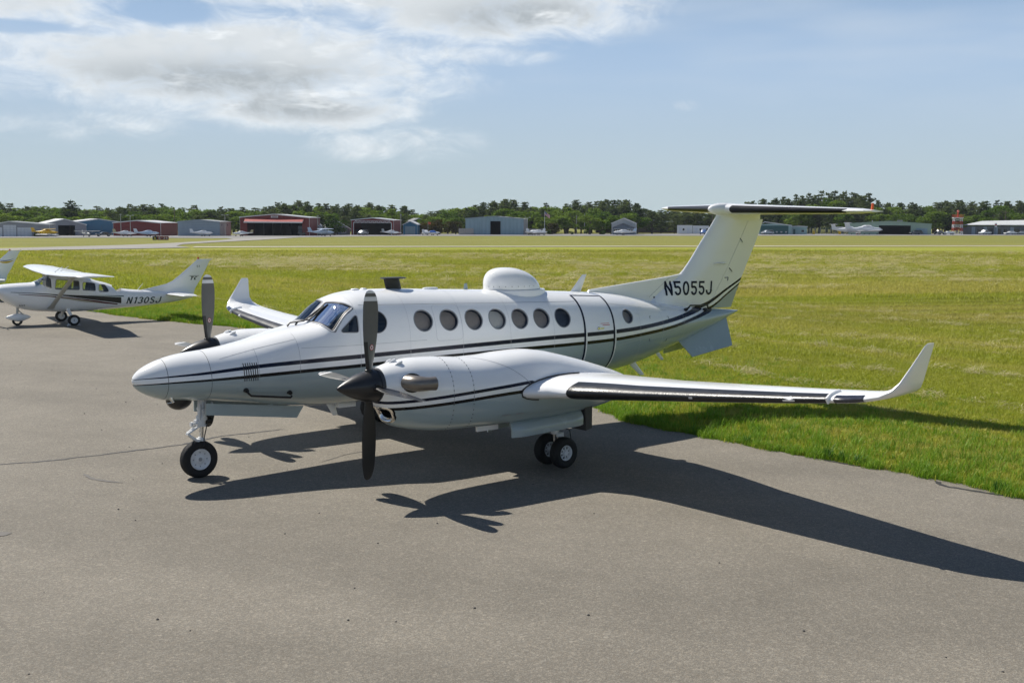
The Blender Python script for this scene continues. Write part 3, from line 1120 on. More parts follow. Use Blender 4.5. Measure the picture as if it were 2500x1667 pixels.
loc, nn, _, _ = NS.t.ray_cast(inlet_pt(0, 0, 1.0), -inlet_n)
inlet_fr = (loc, inlet_fr[1], inlet_fr[2], inlet_n)
v, f = NS.cutter(inlet_fr, inlet_pl, .12, .4, True, 3)
cuts = [fixn(mesh('c', v, f, M_DARKIN))]
exh_fr = {}
for sg in (-1, 1):
    fr = NS.frame((2.83, sg*2, 1.615), (0, -sg, 0))
    exh_fr[sg] = fr
    v, f = NS.cutter(fr, ell(.14, .12, 28), .05, .10, False, 3)
    cuts.append(fixn(mesh('c', v, f, M_DARKIN)))
# wheel well
cuts.append(MB().b2(4.6, 6.15, -.24, .24, .5, 1.1).me('c', M_DARKIN))
nac_cut = bool_cut(nac_me, cuts)


def surf_strip(path, w, name, mat, parent, fn=nac_pt, off=.0015):
    """band along (s, theta) points"""
    V = []
    F = []
    P = [fn(s, th, off) for s, th in path]
    for i, (s, th) in enumerate(path):
        a = P[min(i+1, len(P)-1)]-P[max(i-1, 0)]
        n = (fn(s, th, .02)-fn(s, th, .0)).normalized()
        b = a.cross(n).normalized()*w/2
        V += [P[i]-b, P[i]+b]
        if i:
            F.append((2*i-2, 2*i-1, 2*i+1, 2*i))
    return link(name, fixn(mesh(name, V, F, mat, True)), parent)


for sg in (-1, 1):
    nac = link('engine_nacelle', nac_cut, KA, (0, sg*EY, 0))
    lip = MB()
    lp = [[NS.hit(inlet_fr, u, v, h) for u, v in grow(inlet_pl, g_)] for g_, h in ((-.012, -.06), (-.008, -.014), (.0, .004), (.010, .008), (.022, .007), (.032, .001))]
    lip.loft(lp, caps=False)
    lip.build('inlet_lip', M_CHROME, nac, 60)
    # front ring behind the spinner
    MB().lathe([(2.425, .2), (2.425, .236), (2.44, .240), (2.475, .246)], (0, 0, 1.568), 'x', 40).build('spinner_gap_ring', M_SEAMD, nac, 40)
    for s2 in (-1, 1):
        e = MB()
        rg = []
        for t, (x, y, z), a, b in ((0, (2.79, .32, 1.615), .13, .11), (.2, (2.81, .42, 1.615), .13, .11), (.42, (2.855, .495, 1.613), .122, .106), (.65, (2.93, .545, 1.61), .10, .096), (.85, (2.99, .565, 1.61), .088, .092), (1, (3.06, .575, 1.61), .085, .097)):
            ang = t*1.5
            ax = Vector((math.sin(ang), math.cos(ang), 0))
            ux = Vector((math.cos(ang), -math.sin(ang), 0))
            rg.append([Vector((x, y, z))+ux*a*math.cos(q)+Vector((0, 0, 1))*b*math.sin(q) for q in [2*math.pi*j/22 for j in range(22)]])
        inner = []
        for r_, k in ((rg[-1], .93), (rg[-2], .9), (rg[-3], .88)):
            c_ = sum(r_, Vector())/len(r_)
            inner.append([c_+(p-c_)*k for p in r_])
        al = [[(p[0], s2*p[1], p[2]) for p in r_] for r_ in rg+inner]
        e.loft(al[:6], caps=False)
        e.loft([al[5], al[6]], caps=False)
        e.loft(al[6:], caps=False, mi=1)
        e.add(al[8], [tuple(range(22))], 1)
        e.build('exhaust_stack', [M_EXH, M_DARKIN], nac, 50)
        link('exhaust_seal', mesh('exhaust_seal', *NS.ring(exh_fr[s2], ell(.132, .112, 32), ell(.158, .136, 32), 0, .004), M_BLACK, True), nac)
    # cowl seams with fasteners
    for s_ in (3.46, 3.80):
        surf_strip([(s_, math.pi*(.1+1.8*i/60) - math.pi/2*0) for i in range(61)], .004, 'cowl_seam', M_SEAM, nac)
        fm_ = MB()
        for i in range(22):
            th = math.pi*.45+math.pi*.9*i/21
            p = nac_pt(s_, th, 0)
            n = (nac_pt(s_, th, .02)-p).normalized()
            fm_.tube([p-n*.002, p+n*.003], .008, 6)
        tag(fm_.build('fastener', M_SEAMD, nac), kind='stuff')
    # curved joint between cowl and wing fairing
    for mir in (1, -1):
        pth = []
        for i in range(31):
            t = i/30
            s_ = 3.95+1.0*t**1.15
            th = math.pi*.5+mir*(math.pi*.05+math.pi*.46*t**1.25)
            pth.append((s_, th))
        surf_strip(pth, .007, 'cowl_joint', M_SEAM, nac)
    for s_ in (4.35, 4.6):
        th = 3.3
        surf_strip([(s_, math.pi*1.18), (s_+.075, math.pi*1.18), (s_+.15, math.pi*1.18)], .022, 'drain_vent', M_GREYM, nac, off=.004)
    for s_, th in ((2.75, math.pi*.62), (2.72, math.pi*.52), (2.75, math.pi*.38)):
        p = nac_pt(s_, th, .0)
        n = (nac_pt(s_, th, .02)-p).normalized()
        mb = MB()
        mb.tube([p+n*.0+Vector((-.06, 0, -.012)), p+n*.018, p+n*.02+Vector((.045, 0, .008))], [.004, .018, .02], 8)
        mb.build('cooling_scoop', M_WHITE, nac, 40)
        MB().tube([p+n*.02+Vector((.046, 0, .008)), p+n*.02+Vector((.052, 0, .008))], .016, 8).build('scoop_mouth', M_BLACK, nac)
    # dark seal line round the wing glove
    out = sg
    V = []
    F = []
    a = (4.62, 2.9, 1.29, 2.85, .155, 6)
    yy = 3.135
    b_ = list(sec_interp(WING, yy))
    pr = [p for p in AF if p[0] < .42 and (p[2] >= 0 or p[0] < .12)]
    for x, yc_, y in pr:
        for gg, dx in ((.0, 0), (.02, -.018)):
            h = (yc_+y*b_[4])*b_[3]
            h += math.copysign(gg, y)
            V.append((b_[0]+x*b_[3]+(dx if x < .03 else 0), sg*(yy-EY), b_[2]+h))
    nn_ = len(pr)
    V += [(p[0], p[1]+sg*.008, p[2]) for p in V]
    for i in range(nn_-1):
        q = 2*i
        F += [(q, q+1, q+3, q+2), (q+2*nn_, q+2*nn_+2, q+2*nn_+3, q+2*nn_+1), (q+1, q+1+2*nn_, q+3+2*nn_, q+3)]
    link('wing_root_seal', fixn(mesh('wing_root_seal', V, F, M_BLACK)), nac)

# ------------------------------------------------------------------ propellers
HUB = Vector((2.337, 0, 1.568))
RT = 1.3335
ch = pchip([(.16, .10), (.24, .115), (.4, .165), (.62, .215), (.85, .235), (1.05, .23), (1.18, .205), (1.26, .165), (1.31, .11), (1.332, .03)])
tk = pchip([(.16, .09), (.24, .08), (.4, .05), (.7, .03), (1.0, .02), (1.332, .008)])
tw = pchip([(.16, 102), (.4, 98), (.7, 90), (1.0, 84), (1.333, 79)])
RR = [.15, .2, .25, .3, .36, .43, .5, .57, .62, .625, .7, .8, .9, 1.0, 1.1, 1.18, 1.1801, 1.24, 1.2401, 1.287, 1.2871, 1.305, 1.318, 1.327, 1.332]
xsec = [0, .03, .08, .16, .27, .29, .42, .58, .74, .88, 1.0]


def blade_mesh():
    V = []
    F = []
    FM = []
    n = len(xsec)
    m = 2*n-2
    for r in RR:
        c, t, be = ch(r), tk(r), R(tw(r))
        lead = Vector((-math.sin(be), math.cos(be), 0))
        nrm = Vector((-math.cos(be), -math.sin(be), 0))       # side that looks to port on the top blade
        loop = []
        for x in xsec:
            y = 2.2*math.sqrt(x)*(1-x)**.9*.62+.0
            loop.append((x, y))
        for x in reversed(xsec[1:-1]):
            loop.append((x, -(2.2*math.sqrt(x)*(1-x)**.9*.30)))
        for x, y in loop:
            p = lead*(.42-x)*c+nrm*y*t
            V.append((p.x, p.y, r))
    for i in range(len(RR)-1):
        rm = (RR[i]+RR[i+1])/2
        for j in range(m):
            F.append((i*m+j, i*m+(j+1) % m, (i+1)*m+(j+1) % m, (i+1)*m+j))
            port = j < n-1
            xm = (xsec[j]+xsec[j+1])/2 if port else 0
            k = 0 if port else 1
            if port:
                if rm > 1.287 or 1.18 < rm < 1.24:
                    k = 2
                elif rm < .6225 and xm < .28:
                    k = 1
            else:
                jj = j-(n-1)
                xa = xsec[n-1-jj]
                if rm > 1.287 and False:
                    k = 2
            FM.append(k)
    F.append(tuple(range(m)))
    FM.append(1)
    F.append(tuple((len(RR)-1)*m+j for j in range(m)))
    FM.append(2)
    me = mesh('blade', V, F, [M_BLADE, M_BLADEK, M_BANDW], False, FM)
    fixn(me)
    return sharp(me, 50)


blade_me = blade_mesh()
# round emblem near the blade root: two rings and a bar
emb = MB()
be = R(tw(.54))
lead = Vector((-math.sin(be), math.cos(be), 0))
nrm = Vector((-math.cos(be), -math.sin(be), 0))
cen = lead*(.42-.56)*ch(.54)+nrm*.026+Vector((0, 0, .54))


def flat_ring(mb, c, ux, uy, r0, r1, sy, mi, n=24):
    V = []
    F = []
    for i in range(n):
        a = 2*math.pi*i/n
        for r_ in (r0, r1):
            V.append(c+ux*r_*math.cos(a)+uy*r_*sy*math.sin(a))
    for i in range(n):
        j = (i+1) % n
        F.append((2*i, 2*i+1, 2*j+1, 2*j))
    mb.add(V, F, mi)


uz = Vector((0, 0, 1))
flat_ring(emb, cen, lead, uz, .024, .031, 1.35, 0)
flat_ring(emb, cen+nrm*.0005, lead, uz, .012, .024, 1.35, 1)
emb.add([cen+nrm*.001+lead*a+uz*b for a, b in ((-.005, -.02), (.005, -.02), (.005, .02), (-.005, .02))], [(0, 1, 2, 3)], 0)
emb_me = emb.me('blade_emblem', [M_RED, M_BANDW], None, False)
spin_me = MB().lathe([(-.508+.0, .0), (-.505, .008), (-.49, .022), (-.45, .05), (-.38, .092), (-.29, .137), (-.2, .172), (-.1, .2), (0, .217), (.06, .224), (.085, .226), (.086, .20)], (0, 0, 0), 'x', 48).me('spinner', M_SPIN)
sharp(spin_me, 40)
for sg, az in ((-1, .033), (1, .024)):
    pr = link('propeller', spin_me, KA, (HUB.x, sg*EY, HUB.z))
    for k in range(4):
        a = az+k*math.pi/2
        b = link('blade', blade_me, pr)
        b.rotation_euler = (a, 0, 0)
        e = link('blade_emblem', emb_me, pr)
        e.rotation_euler = (a, 0, 0)
        cuff = link('blade_cuff', MB().lathe([(.18, .062), (.228, .058), (.235, .05)], (0, 0, 0), 'z', 16).me('blade_cuff', M_BLACK, 40), pr)
        cuff.rotation_euler = (a, 0, 0)


# ------------------------------------------------------------------ tail
def fin_sec(z):
    le = FINLE(z)
    te = FINTE(z)
    return le, te


FINLE = pchip([(1.95, 10.2), (2.2, 10.45), (2.37, 10.68), (2.6, 11.07), (2.78, 11.40), (2.95, 11.60), (3.4, 12.0), (3.91, 12.445), (4.12, 12.60)])
FINTE = pchip([(1.95, 13.0), (2.03, 13.04), (2.65, 13.36), (3.97, 14.06), (4.12, 14.10)])
HNG = pchip([(1.95, 12.17), (2.239, 12.376), (3.948, 13.523), (4.12, 13.62)])
FTH = pchip([(1.95, .105), (2.4, .098), (2.8, .09), (3.4, .075), (4.12, .065)])


def fin_ring(z, x0, x1, closed_front):
    le, te, th = FINLE(z), FINTE(z), FTH(z)
    c = te-le
    f0 = 0. if closed_front else (HNG(z)+.006-le)/c
    f1 = (HNG(z)-.006-le)/c if closed_front else 1.
    xs = [f0+(f1-f0)*(.5-.5*math.cos(math.pi*i/14)) if closed_front else f0+(f1-f0)*i/14 for i in range(15)]

    def yt(x):
        return 10*(.2969*math.sqrt(max(x, 0))-.126*x-.3516*x*x+.2843*x**3-.1036*x**4)*th
    up = [(le+x*c, -yt(x), z) for x in xs]
    dn = [(le+x*c, yt(x), z) for x in reversed(xs)]
    return up+(dn[:-1] if closed_front else dn)


ZF = [1.97, 2.05, 2.15, 2.25, 2.37, 2.5, 2.6, 2.7, 2.78, 2.86, 2.95, 3.1, 3.25, 3.4, 3.6, 3.8, 3.95, 4.06]
fin_me = MB().loft([fin_ring(z, 0, 1, True) for z in ZF]).me('fin', M_FUS, 40)
fin = link('fin', fin_me, KA)
rud_me = MB().loft([fin_ring(z, 0, 1, False) for z in [2.06]+ZF[2:-2]+[3.93]]).me('rudder', M_FUS, 40)
rudder = link('rudder', rud_me, KA)
# dorsal strake
ps = [(8.86, 2.505), (8.9, 2.55), (9.6, 2.612), (10.4, 2.685), (11.1, 2.75), (11.5, 2.80), (11.6, 2.6), (11.3, 2.1), (10.4, 2.2), (9.5, 2.38)]
mb = MB()
rg = []
for y, k in ((-.024, 0), (-.010, .012), (.010, .012), (.024, 0)):
    rg.append([(x, y, z+(k if i in (1, 2, 3, 4, 5) else 0)) for i, (x, z) in enumerate(ps)])
dorsal_me = mb.loft(rg).me('dorsal_fin', M_FUS, 30)
dorsal = link('dorsal_fin', dorsal_me, KA)
TS = Surf(fin_me, rud_me, dorsal_me, fus_me)
# fairing bullet and tailplane
mb = MB()
bl_prof = [(12.27, .006), (12.285, .03), (12.33, .058), (12.42, .085), (12.55, .104), (12.75, .112), (13.1, .108), (13.5, .085), (13.9, .05), (14.1, .015)]
mb.loft([[(x, r*1.2*math.cos(a), 4.13+r*1.2*math.sin(a)) for a in [2*math.pi*i/24 for i in range(24)]] for x, r in bl_prof])
bullet = mb.build('tail_bullet', M_WHITE, KA, 50)
# fillet from fin to bullet
mb = MB()
rg = []
for z, k in ((3.90, 1.0), (3.96, 1.1), (4.02, 1.45), (4.07, 2.1)):
    le, te = FINLE(z)-.03*(k-1), 13.95
    rg.append([(le+(te-le)*(.5-.5*math.cos(a)), -FTH(z)*k*math.sin(a)*(1.0 if math.cos(a) > -.2 else .9), z) for a in [2*math.pi*i/24 for i in range(24)]])
mb.loft(rg).build('fin_fillet', M_WHITE, KA, 60)
TAIL = [(12.50, 0, 4.135, 1.53, .165, 0), (12.70, .22, 4.135, 1.37, .165, 0), (13.10, 1.2, 4.135, 1.08, .165, 0), (13.50, 2.2, 4.135, .80, .165, 0), (13.66, 2.6, 4.135, .685, .155, 0), (13.74, 2.74, 4.135, .62, .11, 0), (13.86, 2.80, 4.135, .48, .08, 0)]
for sg in (-1, 1):
    def tz(s):
        return (s[0], s[1], s[2]+.013*sg*s[1], s[3], s[4], 0)
    st = MB().loft([wing_ring(tz(s), AFS, sg) for s in TAIL]).me('horizontal_stabilizer', M_WHITE, 40)
    stab = link('horizontal_stabilizer', st, KA)
    ys = [.2, .5, .9, 1.3, 1.7, 2.1, 2.42]
    MB().loft([wing_ring(tz(sec_interp(TAIL, y)), AFS, sg, .0035, .075) for y in ys], closed=False, caps=False).build('deice_boot', M_BOOT, stab, 60)
    # horn of the elevator
    rg = []
    for y, k in ((2.36, .2), (2.41, .9), (2.55, 1.15), (2.68, 1.), (2.77, .4)):
        a = tz(sec_interp(TAIL, y))
        rg.append([(a[0]-.03+.10*(1-math.cos(q))*1.6, sg*y, a[2]+.036*k*math.sin(q)) for q in [2*math.pi*i/12 for i in range(12)]])
    MB().loft(rg).build('elevator_horn', M_WHITE, stab, 50)
    V = []
    F = []
    for i in range(9):
        y = .4+2.2*i/8
        a = tz(sec_interp(TAIL, y))
        for ff in (.60, .608):
            V.append((a[0]+ff*a[3], sg*y, a[2]-.5*a[4]*a[3]*.78-.002))
        if i:
            F.append((2*i-2, 2*i-1, 2*i+1, 2*i))
    link('elevator_gap', fixn(mesh('gap', V, F, M_SEAM)), stab)
    a = tz(TAIL[-2])
    MB().tube([(a[0]+.30, sg*2.72, a[2]), (a[0]+.31, sg*2.73, a[2]+.16)], [.028, .024], 8).build('streamer_tag', M_ORANGE, stab, 40) if sg < 0 else None
# ventral strakes
for sg in (-1, 1):
    q = [((11.2, .16, 1.50), (11.43, .40, 1.13)), ((12.82, .07, 1.87), (12.66, .40, 1.29))]
    (a0, a1), (b0, b1) = q
    n = (Vector(b0)-Vector(a0)).cross(Vector(a1)-Vector(a0)).normalized()*.011
    rg = []
    for k in (-1, -.5, .5, 1):
        sh = 0 if abs(k) < 1 else .008
        P = [Vector(a0), Vector(b0), Vector(b1), Vector(a1)]
        c_ = sum(P, Vector())/4
        rg.append([(lambda p: (p.x, sg*p.y, p.z))(c_+(p-c_)*(1-sh)+n*k) for p in P])
    MB().loft(rg).build('ventral_strake', M_BELLY, KA)
# hinge fairings and lock brackets on the fin
for s, z, l in ((13.28, 3.48, .10), (12.95, 2.86, .12)):
    p = TS.t.ray_cast(Vector((s, -2, z)), Vector((0, 1, 0)))[0]
    MB().loft([[(s+l*(t-.5), p.y-.004-.008*math.sin(math.pi*t)+.01*0, z+.045-.09*t+.013*k) for k in (-1, 0, 1)] for t in (0, .33, .66, 1)], closed=False, caps=False).build('hinge_cover', M_SEAMD, rudder)
MB().loft([[(12.36+.40*t, -.09-.05*math.sin(math.pi*t)*(1 if abs(k) < 1 else .2), 3.0+.02*k) for k in (-1, -.3, .3, 1)] for t in (0, .15, .4, .7, .9, 1)], closed=False, caps=False).build('trim_fairing', M_WHITE, rudder, 60)
p = TS.t.ray_cast(Vector((12.85, -2, 2.70)), Vector((0, 1, 0)))[0]
MB().tube([(12.76, p.y-.006, 2.695), (12.88, p.y-.006, 2.70), (12.87, p.y-.006, 2.63)], .008, 5).build('lock_bracket', M_SEAMD, rudder)
# slanting joint where dorsal meets fin
V = []
F = []
for i in range(13):
    t = i/12
    x, z = 10.52+(11.10-10.52)*t, 2.36+(2.74-2.36)*t
    for d in (-.004, .004):
        h = TS.t.ray_cast(Vector((x+d, -2, z)), Vector((0, 1, 0)))[0]
        V.append((h.x, h.y-.003, h.z))
    if i:
        F.append((2*i-2, 2*i-1, 2*i+1, 2*i))
link('panel_seam', fixn(mesh('panel_seam', V, F, M_SEAMD)), KA)
MB().lathe([(0, .018), (-.02, .016)], (10.52, -.16, 2.365), 'y', 10).build('dorsal_bead', M_BLACK, KA, 40)
for x, z, dx, dz in ((9.95, 2.045, 1, -1), (10.57, 2.005, -1, -1), (9.9, 1.575, 1, 1), (10.5, 1.53, -1, 1)):
    mb = MB()
    for a, b in ((dx*.045, 0), (0, dz*.045)):
        P = []
        for t in (0, 1):
            h = FS.t.ray_cast(Vector((x+a*t, -2, z+b*t)), Vector((0, 1, 0)))[0]
            P.append(h+Vector((0, -.003, 0)))
        mb.tube(P, .004, 4)
    mb.build('jack_mark', M_STRIPE, KA)


# ------------------------------------------------------------------ painted lettering
def _arc(cx, cy, rx, ry, a0, a1, n=14):
    return [(cx+rx*math.cos(R(a0+(a1-a0)*i/n)), cy+ry*math.sin(R(a0+(a1-a0)*i/n))) for i in range(n+1)]


def stroke_glyph(ch_, th):
    """centre lines of block capitals in a .56 x 1 cell"""
    w, h = .56, 1.
    t = th/2
    x0, x1, y0, y1 = t, w-t, t, h-t
    m = (x0+x1)/2
    rx = (x1-x0)/2
    if ch_ == 'N':
        return [[(x0, 0), (x0, 1)], [(x1, 0), (x1, 1)], [(x0, 1-t*.6), (x1, t*.6)]]
    if ch_ == '5':
        return [[(x1+t*.6, y1), (x0+.02, y1), (x0+.02, .54)], [(x0+.0, .53), (x0+.06, .585)]+_arc(m, .335, rx, .335-t, 95, -60)+_arc(m, .335, rx, .335-t, -75, -165, 7)]
    if ch_ == '0':
        return [_arc(m, .5, rx, .5-t, 90, 450, 28)]
    if ch_ == 'J':
        return [[(x1, 1), (x1, .33)]+_arc(m, .33, rx, .33-t, 0, -180, 14)+[(x0, .36)]]
    if ch_ == '1':
        return [[(m+.04, 0), (m+.04, 1)], [(m+.04, 1-t), (m-.16, .80)]]
    if ch_ == '3':
        return [_arc(m, .735, rx*.92, .265-t, 160, -90, 14), _arc(m, .28, rx, .28-t+.01, 90, -160, 16)]
    if ch_ == 'S':
        return [_arc(m, .735, rx*.95, .265-t, 25, 270, 14)+_arc(m, .27, rx, .27-t+.005, 90, -155, 16)]
    if ch_ == 'T':
        return [[(0, y1), (w, y1)], [(m, 0), (m, y1)]]
    if ch_ == 'C':
        return [_arc(m, .5, rx, .5-t, 50, 310, 22)]
    if ch_ == 'A':
        return [[(x0, 0), (m, 1-t*.4)], [(m, 1-t*.4), (x1, 0)], [(x0+.07, .32), (x1-.07, .32)]]
    if ch_ == '6':
        return [_arc(m, .3, rx, .3-t, 90, 450, 20), [(x0, .3), (x0, .6)]+_arc(m, .62, rx, .38-t, 180, 35, 10)]
    if ch_ == '2':
        return [_arc(m, .70, rx, .30-t, 165, -20, 12)+[(x0, y0)], [(x0-t*.3, y0), (x1+t*.4, y0)]]
    if ch_ == '4':
        return [[(x1-.1, 0), (x1-.1, 1)], [(x1-.1, 1-t), (x0, .33)], [(x0-t*.5, .30), (w, .30)]]
    return [[(.08, .5), (w-.08, .5)]]


def glyphs(text, size=1., bold=.16, xs=1., shear=0., gap=.13):
    """2-D outline mesh of a word, one unit high"""
    V = []
    F = []
    x = 0.
    for ch_ in text:
        for path in stroke_glyph(ch_, bold):
            n = len(path)
            cl = n > 3 and (Vector(path[0])-Vector(path[-1])).length < 1e-4
            for i, q in enumerate(path):
                a = Vector(path[(i+1) % (n-1)] if cl and i == n-1 else path[min(i+1, n-1)])
                b = Vector(path[n-2] if cl and i == 0 else path[max(i-1, 0)])
                d = (a-b).normalized()
                k = 1.
                if 0 < i < n-1:
                    e = (Vector(path[i])-Vector(path[i-1])).normalized()
                    k = 1/max(.5, abs(d.dot(e)))
                nn_ = Vector((-d.y, d.x))*bold/2*k
                V += [(x+q[0]+nn_.x+shear*(q[1]+nn_.y), q[1]+nn_.y), (x+q[0]-nn_.x+shear*(q[1]-nn_.y), q[1]-nn_.y)]
                if i:
                    j = len(V)
                    F.append((j-4, j-3, j-1, j-2))
        x += .56+gap if ch_ not in '1' else .44+gap
    V = np.array(V)
    V[:, 0] -= V[:, 0].min()
    return V, F, V[:, 0].max()


def dice(V, F, L):
    bm = bmesh.new()
    vs = [bm.verts.new((v[0], v[1], 0)) for v in V]
    for f in F:
        try:
            bm.faces.new([vs[i] for i in f])
        except ValueError:
            pass
    for _ in range(5):
        bmesh.ops.triangulate(bm, faces=bm.faces)
        ed = [e for e in bm.edges if e.calc_length() > L]
        if not ed:
            break
        bmesh.ops.subdivide_edges(bm, edges=ed, cuts=1)
    bmesh.ops.triangulate(bm, faces=bm.faces)
    bm.verts.index_update()
    out = np.array([v.co[:2] for v in bm.verts]), [tuple(v.index for v in f.verts) for f in bm.faces]
    bm.free()
    return out


def lay_text(name, text, surf, x0, x1, z0, z1, slope, parent, mat, bold=.16, shear=0., xf=None, off=.005):
    """fit text into x0..x1, z0..z1 and project it onto a skin along +Y"""
    V, F, asp = glyphs(text, 1., bold, 1., shear)
    V, F = dice(V, F, .04*(V[:, 0].max()/max(x1-x0, 1e-6)))
    W_ = V[:, 0].max()
    out = []
    for u, v in V:
        x = x0+(x1-x0)*u/W_
        z = z0+(z1-z0)*v+slope*(x-x0)
        p = Vector((x, -4, z))
        h, nrm_, _, _ = surf.t.ray_cast(p, Vector((0, 1, 0)))
        y = (h.y if h else 0)-off
        out.append((x, y, z))
    return link(name, mesh(name, out, F, mat), parent)


lay_text('registration_lettering', 'N5055J', TS, 10.95, 12.37, 2.38, 2.67, -.022, KA, M_STRIPE, .15)


# ------------------------------------------------------------------ landing gear
def tyre_me(r, w, name='tyre', rf=.56):
    pr = []
    for i in range(17):
        a = math.pi*i/16
        pr.append((-w/2*math.cos(a)*(1 if True else 0), r-.35*w+.35*w*math.sin(a)**.75 if True else 0))
    ri = r*rf
    pr = [(-w*.33, ri), (-w*.44, ri*1.06), (-w*.5, r*.78), (-w*.48, r*.88), (-w*.40, r*.955), (-w*.28, r*.99), (-w*.16, r), (-w*.155, r*.985), (-w*.13, r*.985), (-w*.125, r), (-w*.02, r), (-w*.015, r*.985), (w*.015, r*.985),
          (w*.02, r), (w*.125, r), (w*.13, r*.985), (w*.155, r*.985), (w*.16, r), (w*.28, r*.99), (w*.40, r*.955), (w*.48, r*.88), (w*.5, r*.78), (w*.44, ri*1.06), (w*.33, ri)]
    mb = MB()
    n = 44
    V = []
    F = []
    for t, rr in pr:
        for j in range(n):
            a = 2*math.pi*j/n
            V.append((rr*math.cos(a), t, rr*math.sin(a)))
    for i in range(len(pr)-1):
        for j in range(n):
            F.append((i*n+j, i*n+(j+1) % n, (i+1)*n+(j+1) % n, (i+1)*n+j))
    mb.add(V, F)
    return mb.me(name, M_RUB, 40)


def rim_nose(r, w):
    ri = r*.565
    mb = MB()
    mb.lathe([(-w*.40, ri), (-w*.43, ri*.97), (-w*.40, ri*.88), (-w*.28, ri*.84), (-w*.24, ri*.5), (-w*.30, ri*.42), (-w*.33, ri*.2), (-w*.33, .0)], (0, 0, 0), 'y', 36, 0, False)
    mb.lathe([(w*.40, ri), (w*.43, ri*.97), (w*.40, ri*.88), (w*.28, ri*.84), (w*.24, ri*.5), (w*.30, ri*.42), (w*.33, .0)], (0, 0, 0), 'y', 36, 0, False)
    for sd in (-1, 1):
        for k in range(8):
            a = 2*math.pi*k/8
            mb.lathe([(sd*w*.25, .011), (sd*w*.275, .011)], (ri*.67*math.cos(a), 0, ri*.67*math.sin(a)), 'y', 8, 1)
        mb.lathe([(sd*w*.33, .030), (sd*w*.37, .028)], (0, 0, 0), 'y', 16, 1)
    return mb.me('rim', [M_GEARW, M_GREYM], 35)


def rim_main(r, w):
    ri = r*.50
    mb = MB()
    for sd in (-1, 1):
        mb.lathe([(sd*w*.36, ri), (sd*w*.42, ri*.97), (sd*w*.42, ri*.9), (sd*w*.30, ri*.80), (sd*w*.1, ri*.76)], (0, 0, 0), 'y', 36, 0, False)
        mb.lathe([(sd*w*.1, ri*.78), (sd*w*.1, 0)], (0, 0, 0), 'y', 24, 1, False)
        mb.lathe([(sd*w*.12, ri*.36), (sd*w*.30, ri*.33), (sd*w*.34, ri*.22), (sd*w*.40, ri*.2), (sd*w*.40, 0)], (0, 0, 0), 'y', 24, 0, False)
        for k in range(8):
            a = 2*math.pi*k/8
            d = Vector((math.cos(a), 0, math.sin(a)))
            e = Vector((-math.sin(a), 0, math.cos(a)))
            y0, y1 = sd*w*.18, sd*w*.29
            V = []
            for rr, hw in ((ri*.3, ri*.13), (ri*.82, ri*.085)):
                for yy in (y0, y1):
                    for q in (-1, 1):
                        p = d*rr+e*hw*q
                        V.append((p.x, yy, p.z))
            mb.add(V, [(0, 1, 5, 4), (2, 6, 7, 3), (0, 4, 6, 2), (1, 3, 7, 5)])
    return mb.me('rim', [M_GEARW, M_DARKIN], 35)


NR, NWD = .282, .17
NGX = .99
ng = MB()
ng.tube([(1.06, 0, 1.18), (1.04, 0, .78)], [.064, .06], 16)
ng.tube([(1.05, 0, .92), (1.046, 0, .87)], [.085, .085], 16)
ng.tube([(1.043, 0, .80), (1.04, 0, .77)], [.075, .075], 16)
ng.box((1.045, -.07, .97), (.05, .05, .12))
ng.tube([(1.0, -.06, 1.1), (.98, -.07, .93), (1.0, -.06, .82)], .016, 8)
ng.tube([(1.06, 0, 1.0), (1.045, 0, .86)], [.066, .066], 16)
ng.tube([(1.045, -.12, 1.02), (1.045, .12, 1.02)], .028, 10)
ng.box((1.0, 0, .83), (.10, .15, .07))
ng.tube([(1.10, 0, .9), (1.22, 0, 1.12)], .02, 8)
ng.tube([(1.036, 0, .60), (1.032, 0, .555)], [.05, .06], 14)
ng.tube([(1.033, 0, .56), (1.03, 0, .50)], [.06, .055], 14)
ng.box((.985, 0, .56), (.08, .11, .05))
for s2 in (1,):
    ng.tube([(1.03, s2*.0, .53), (1.02, s2*.075, .50), (1.0, s2*.118, .43), (NGX, s2*.122, NR)], [.032, .034, .03, .032], 10)
ng.tube([(NGX, -.06, NR), (NGX, .135, NR)], .022, 10)
nose_gear = ng.build('nose_gear', M_GEARW, KA, 40)
MB().tube([(1.042, 0, .82), (1.034, 0, .55)], .033, 14).build('oleo_piston', M_STEEL, nose_gear, 40)
for s2 in (-1, 1):
    MB().tube([(1.0, s2*.045, .79), (.815, s2*.02, .675)], [.022, .017], 8).build('torque_link', M_GEARW, nose_gear, 40)
    MB().tube([(.815, s2*.02, .675), (.985, s2*.045, .535)], [.017, .022], 8).build('torque_link', M_GEARW, nose_gear, 40)
MB().lathe([(-.05, .05), (.0, .062), (.05, .062), (.055, .05)], (1.16, .06, .83), 'x', 18).build('taxi_light', M_BLACK, nose_gear, 40)
MB().lathe([(-.03, .035), (.0, .04)], (.90, .0, .81), 'x', 14).tube([(.9, -.06, .82), (1.0, -.05, .84)], .012, 6).tube([(.9, .06, .80), (1.0, .05, .80)], .012, 6).build('steering_actuator', M_GEARW, nose_gear, 40)
MB().tube([(1.09, -.05, 1.0), (1.12, -.07, .9), (1.10, -.06, .78), (1.06, -.05, .6), (1.03, -.09, .48)], .008, 6).build('brake_hose', M_BLACK, nose_gear, 60)
t = link('tyre', tyre_me(NR, NWD), nose_gear, (NGX, 0, NR-.003))
link('rim', rim_nose(NR, NWD), nose_gear, (NGX, 0, NR-.003))
for sg in (-1, 1):
    # long nose gear door
    P = [(1.02, 1.14), (1.02, .965), (2.52, .775), (2.64, .95), (2.3, .985), (1.7, 1.06)]
    mb = MB()
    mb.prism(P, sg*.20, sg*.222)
    mb.build('nose_gear_door', M_BELLY, KA)

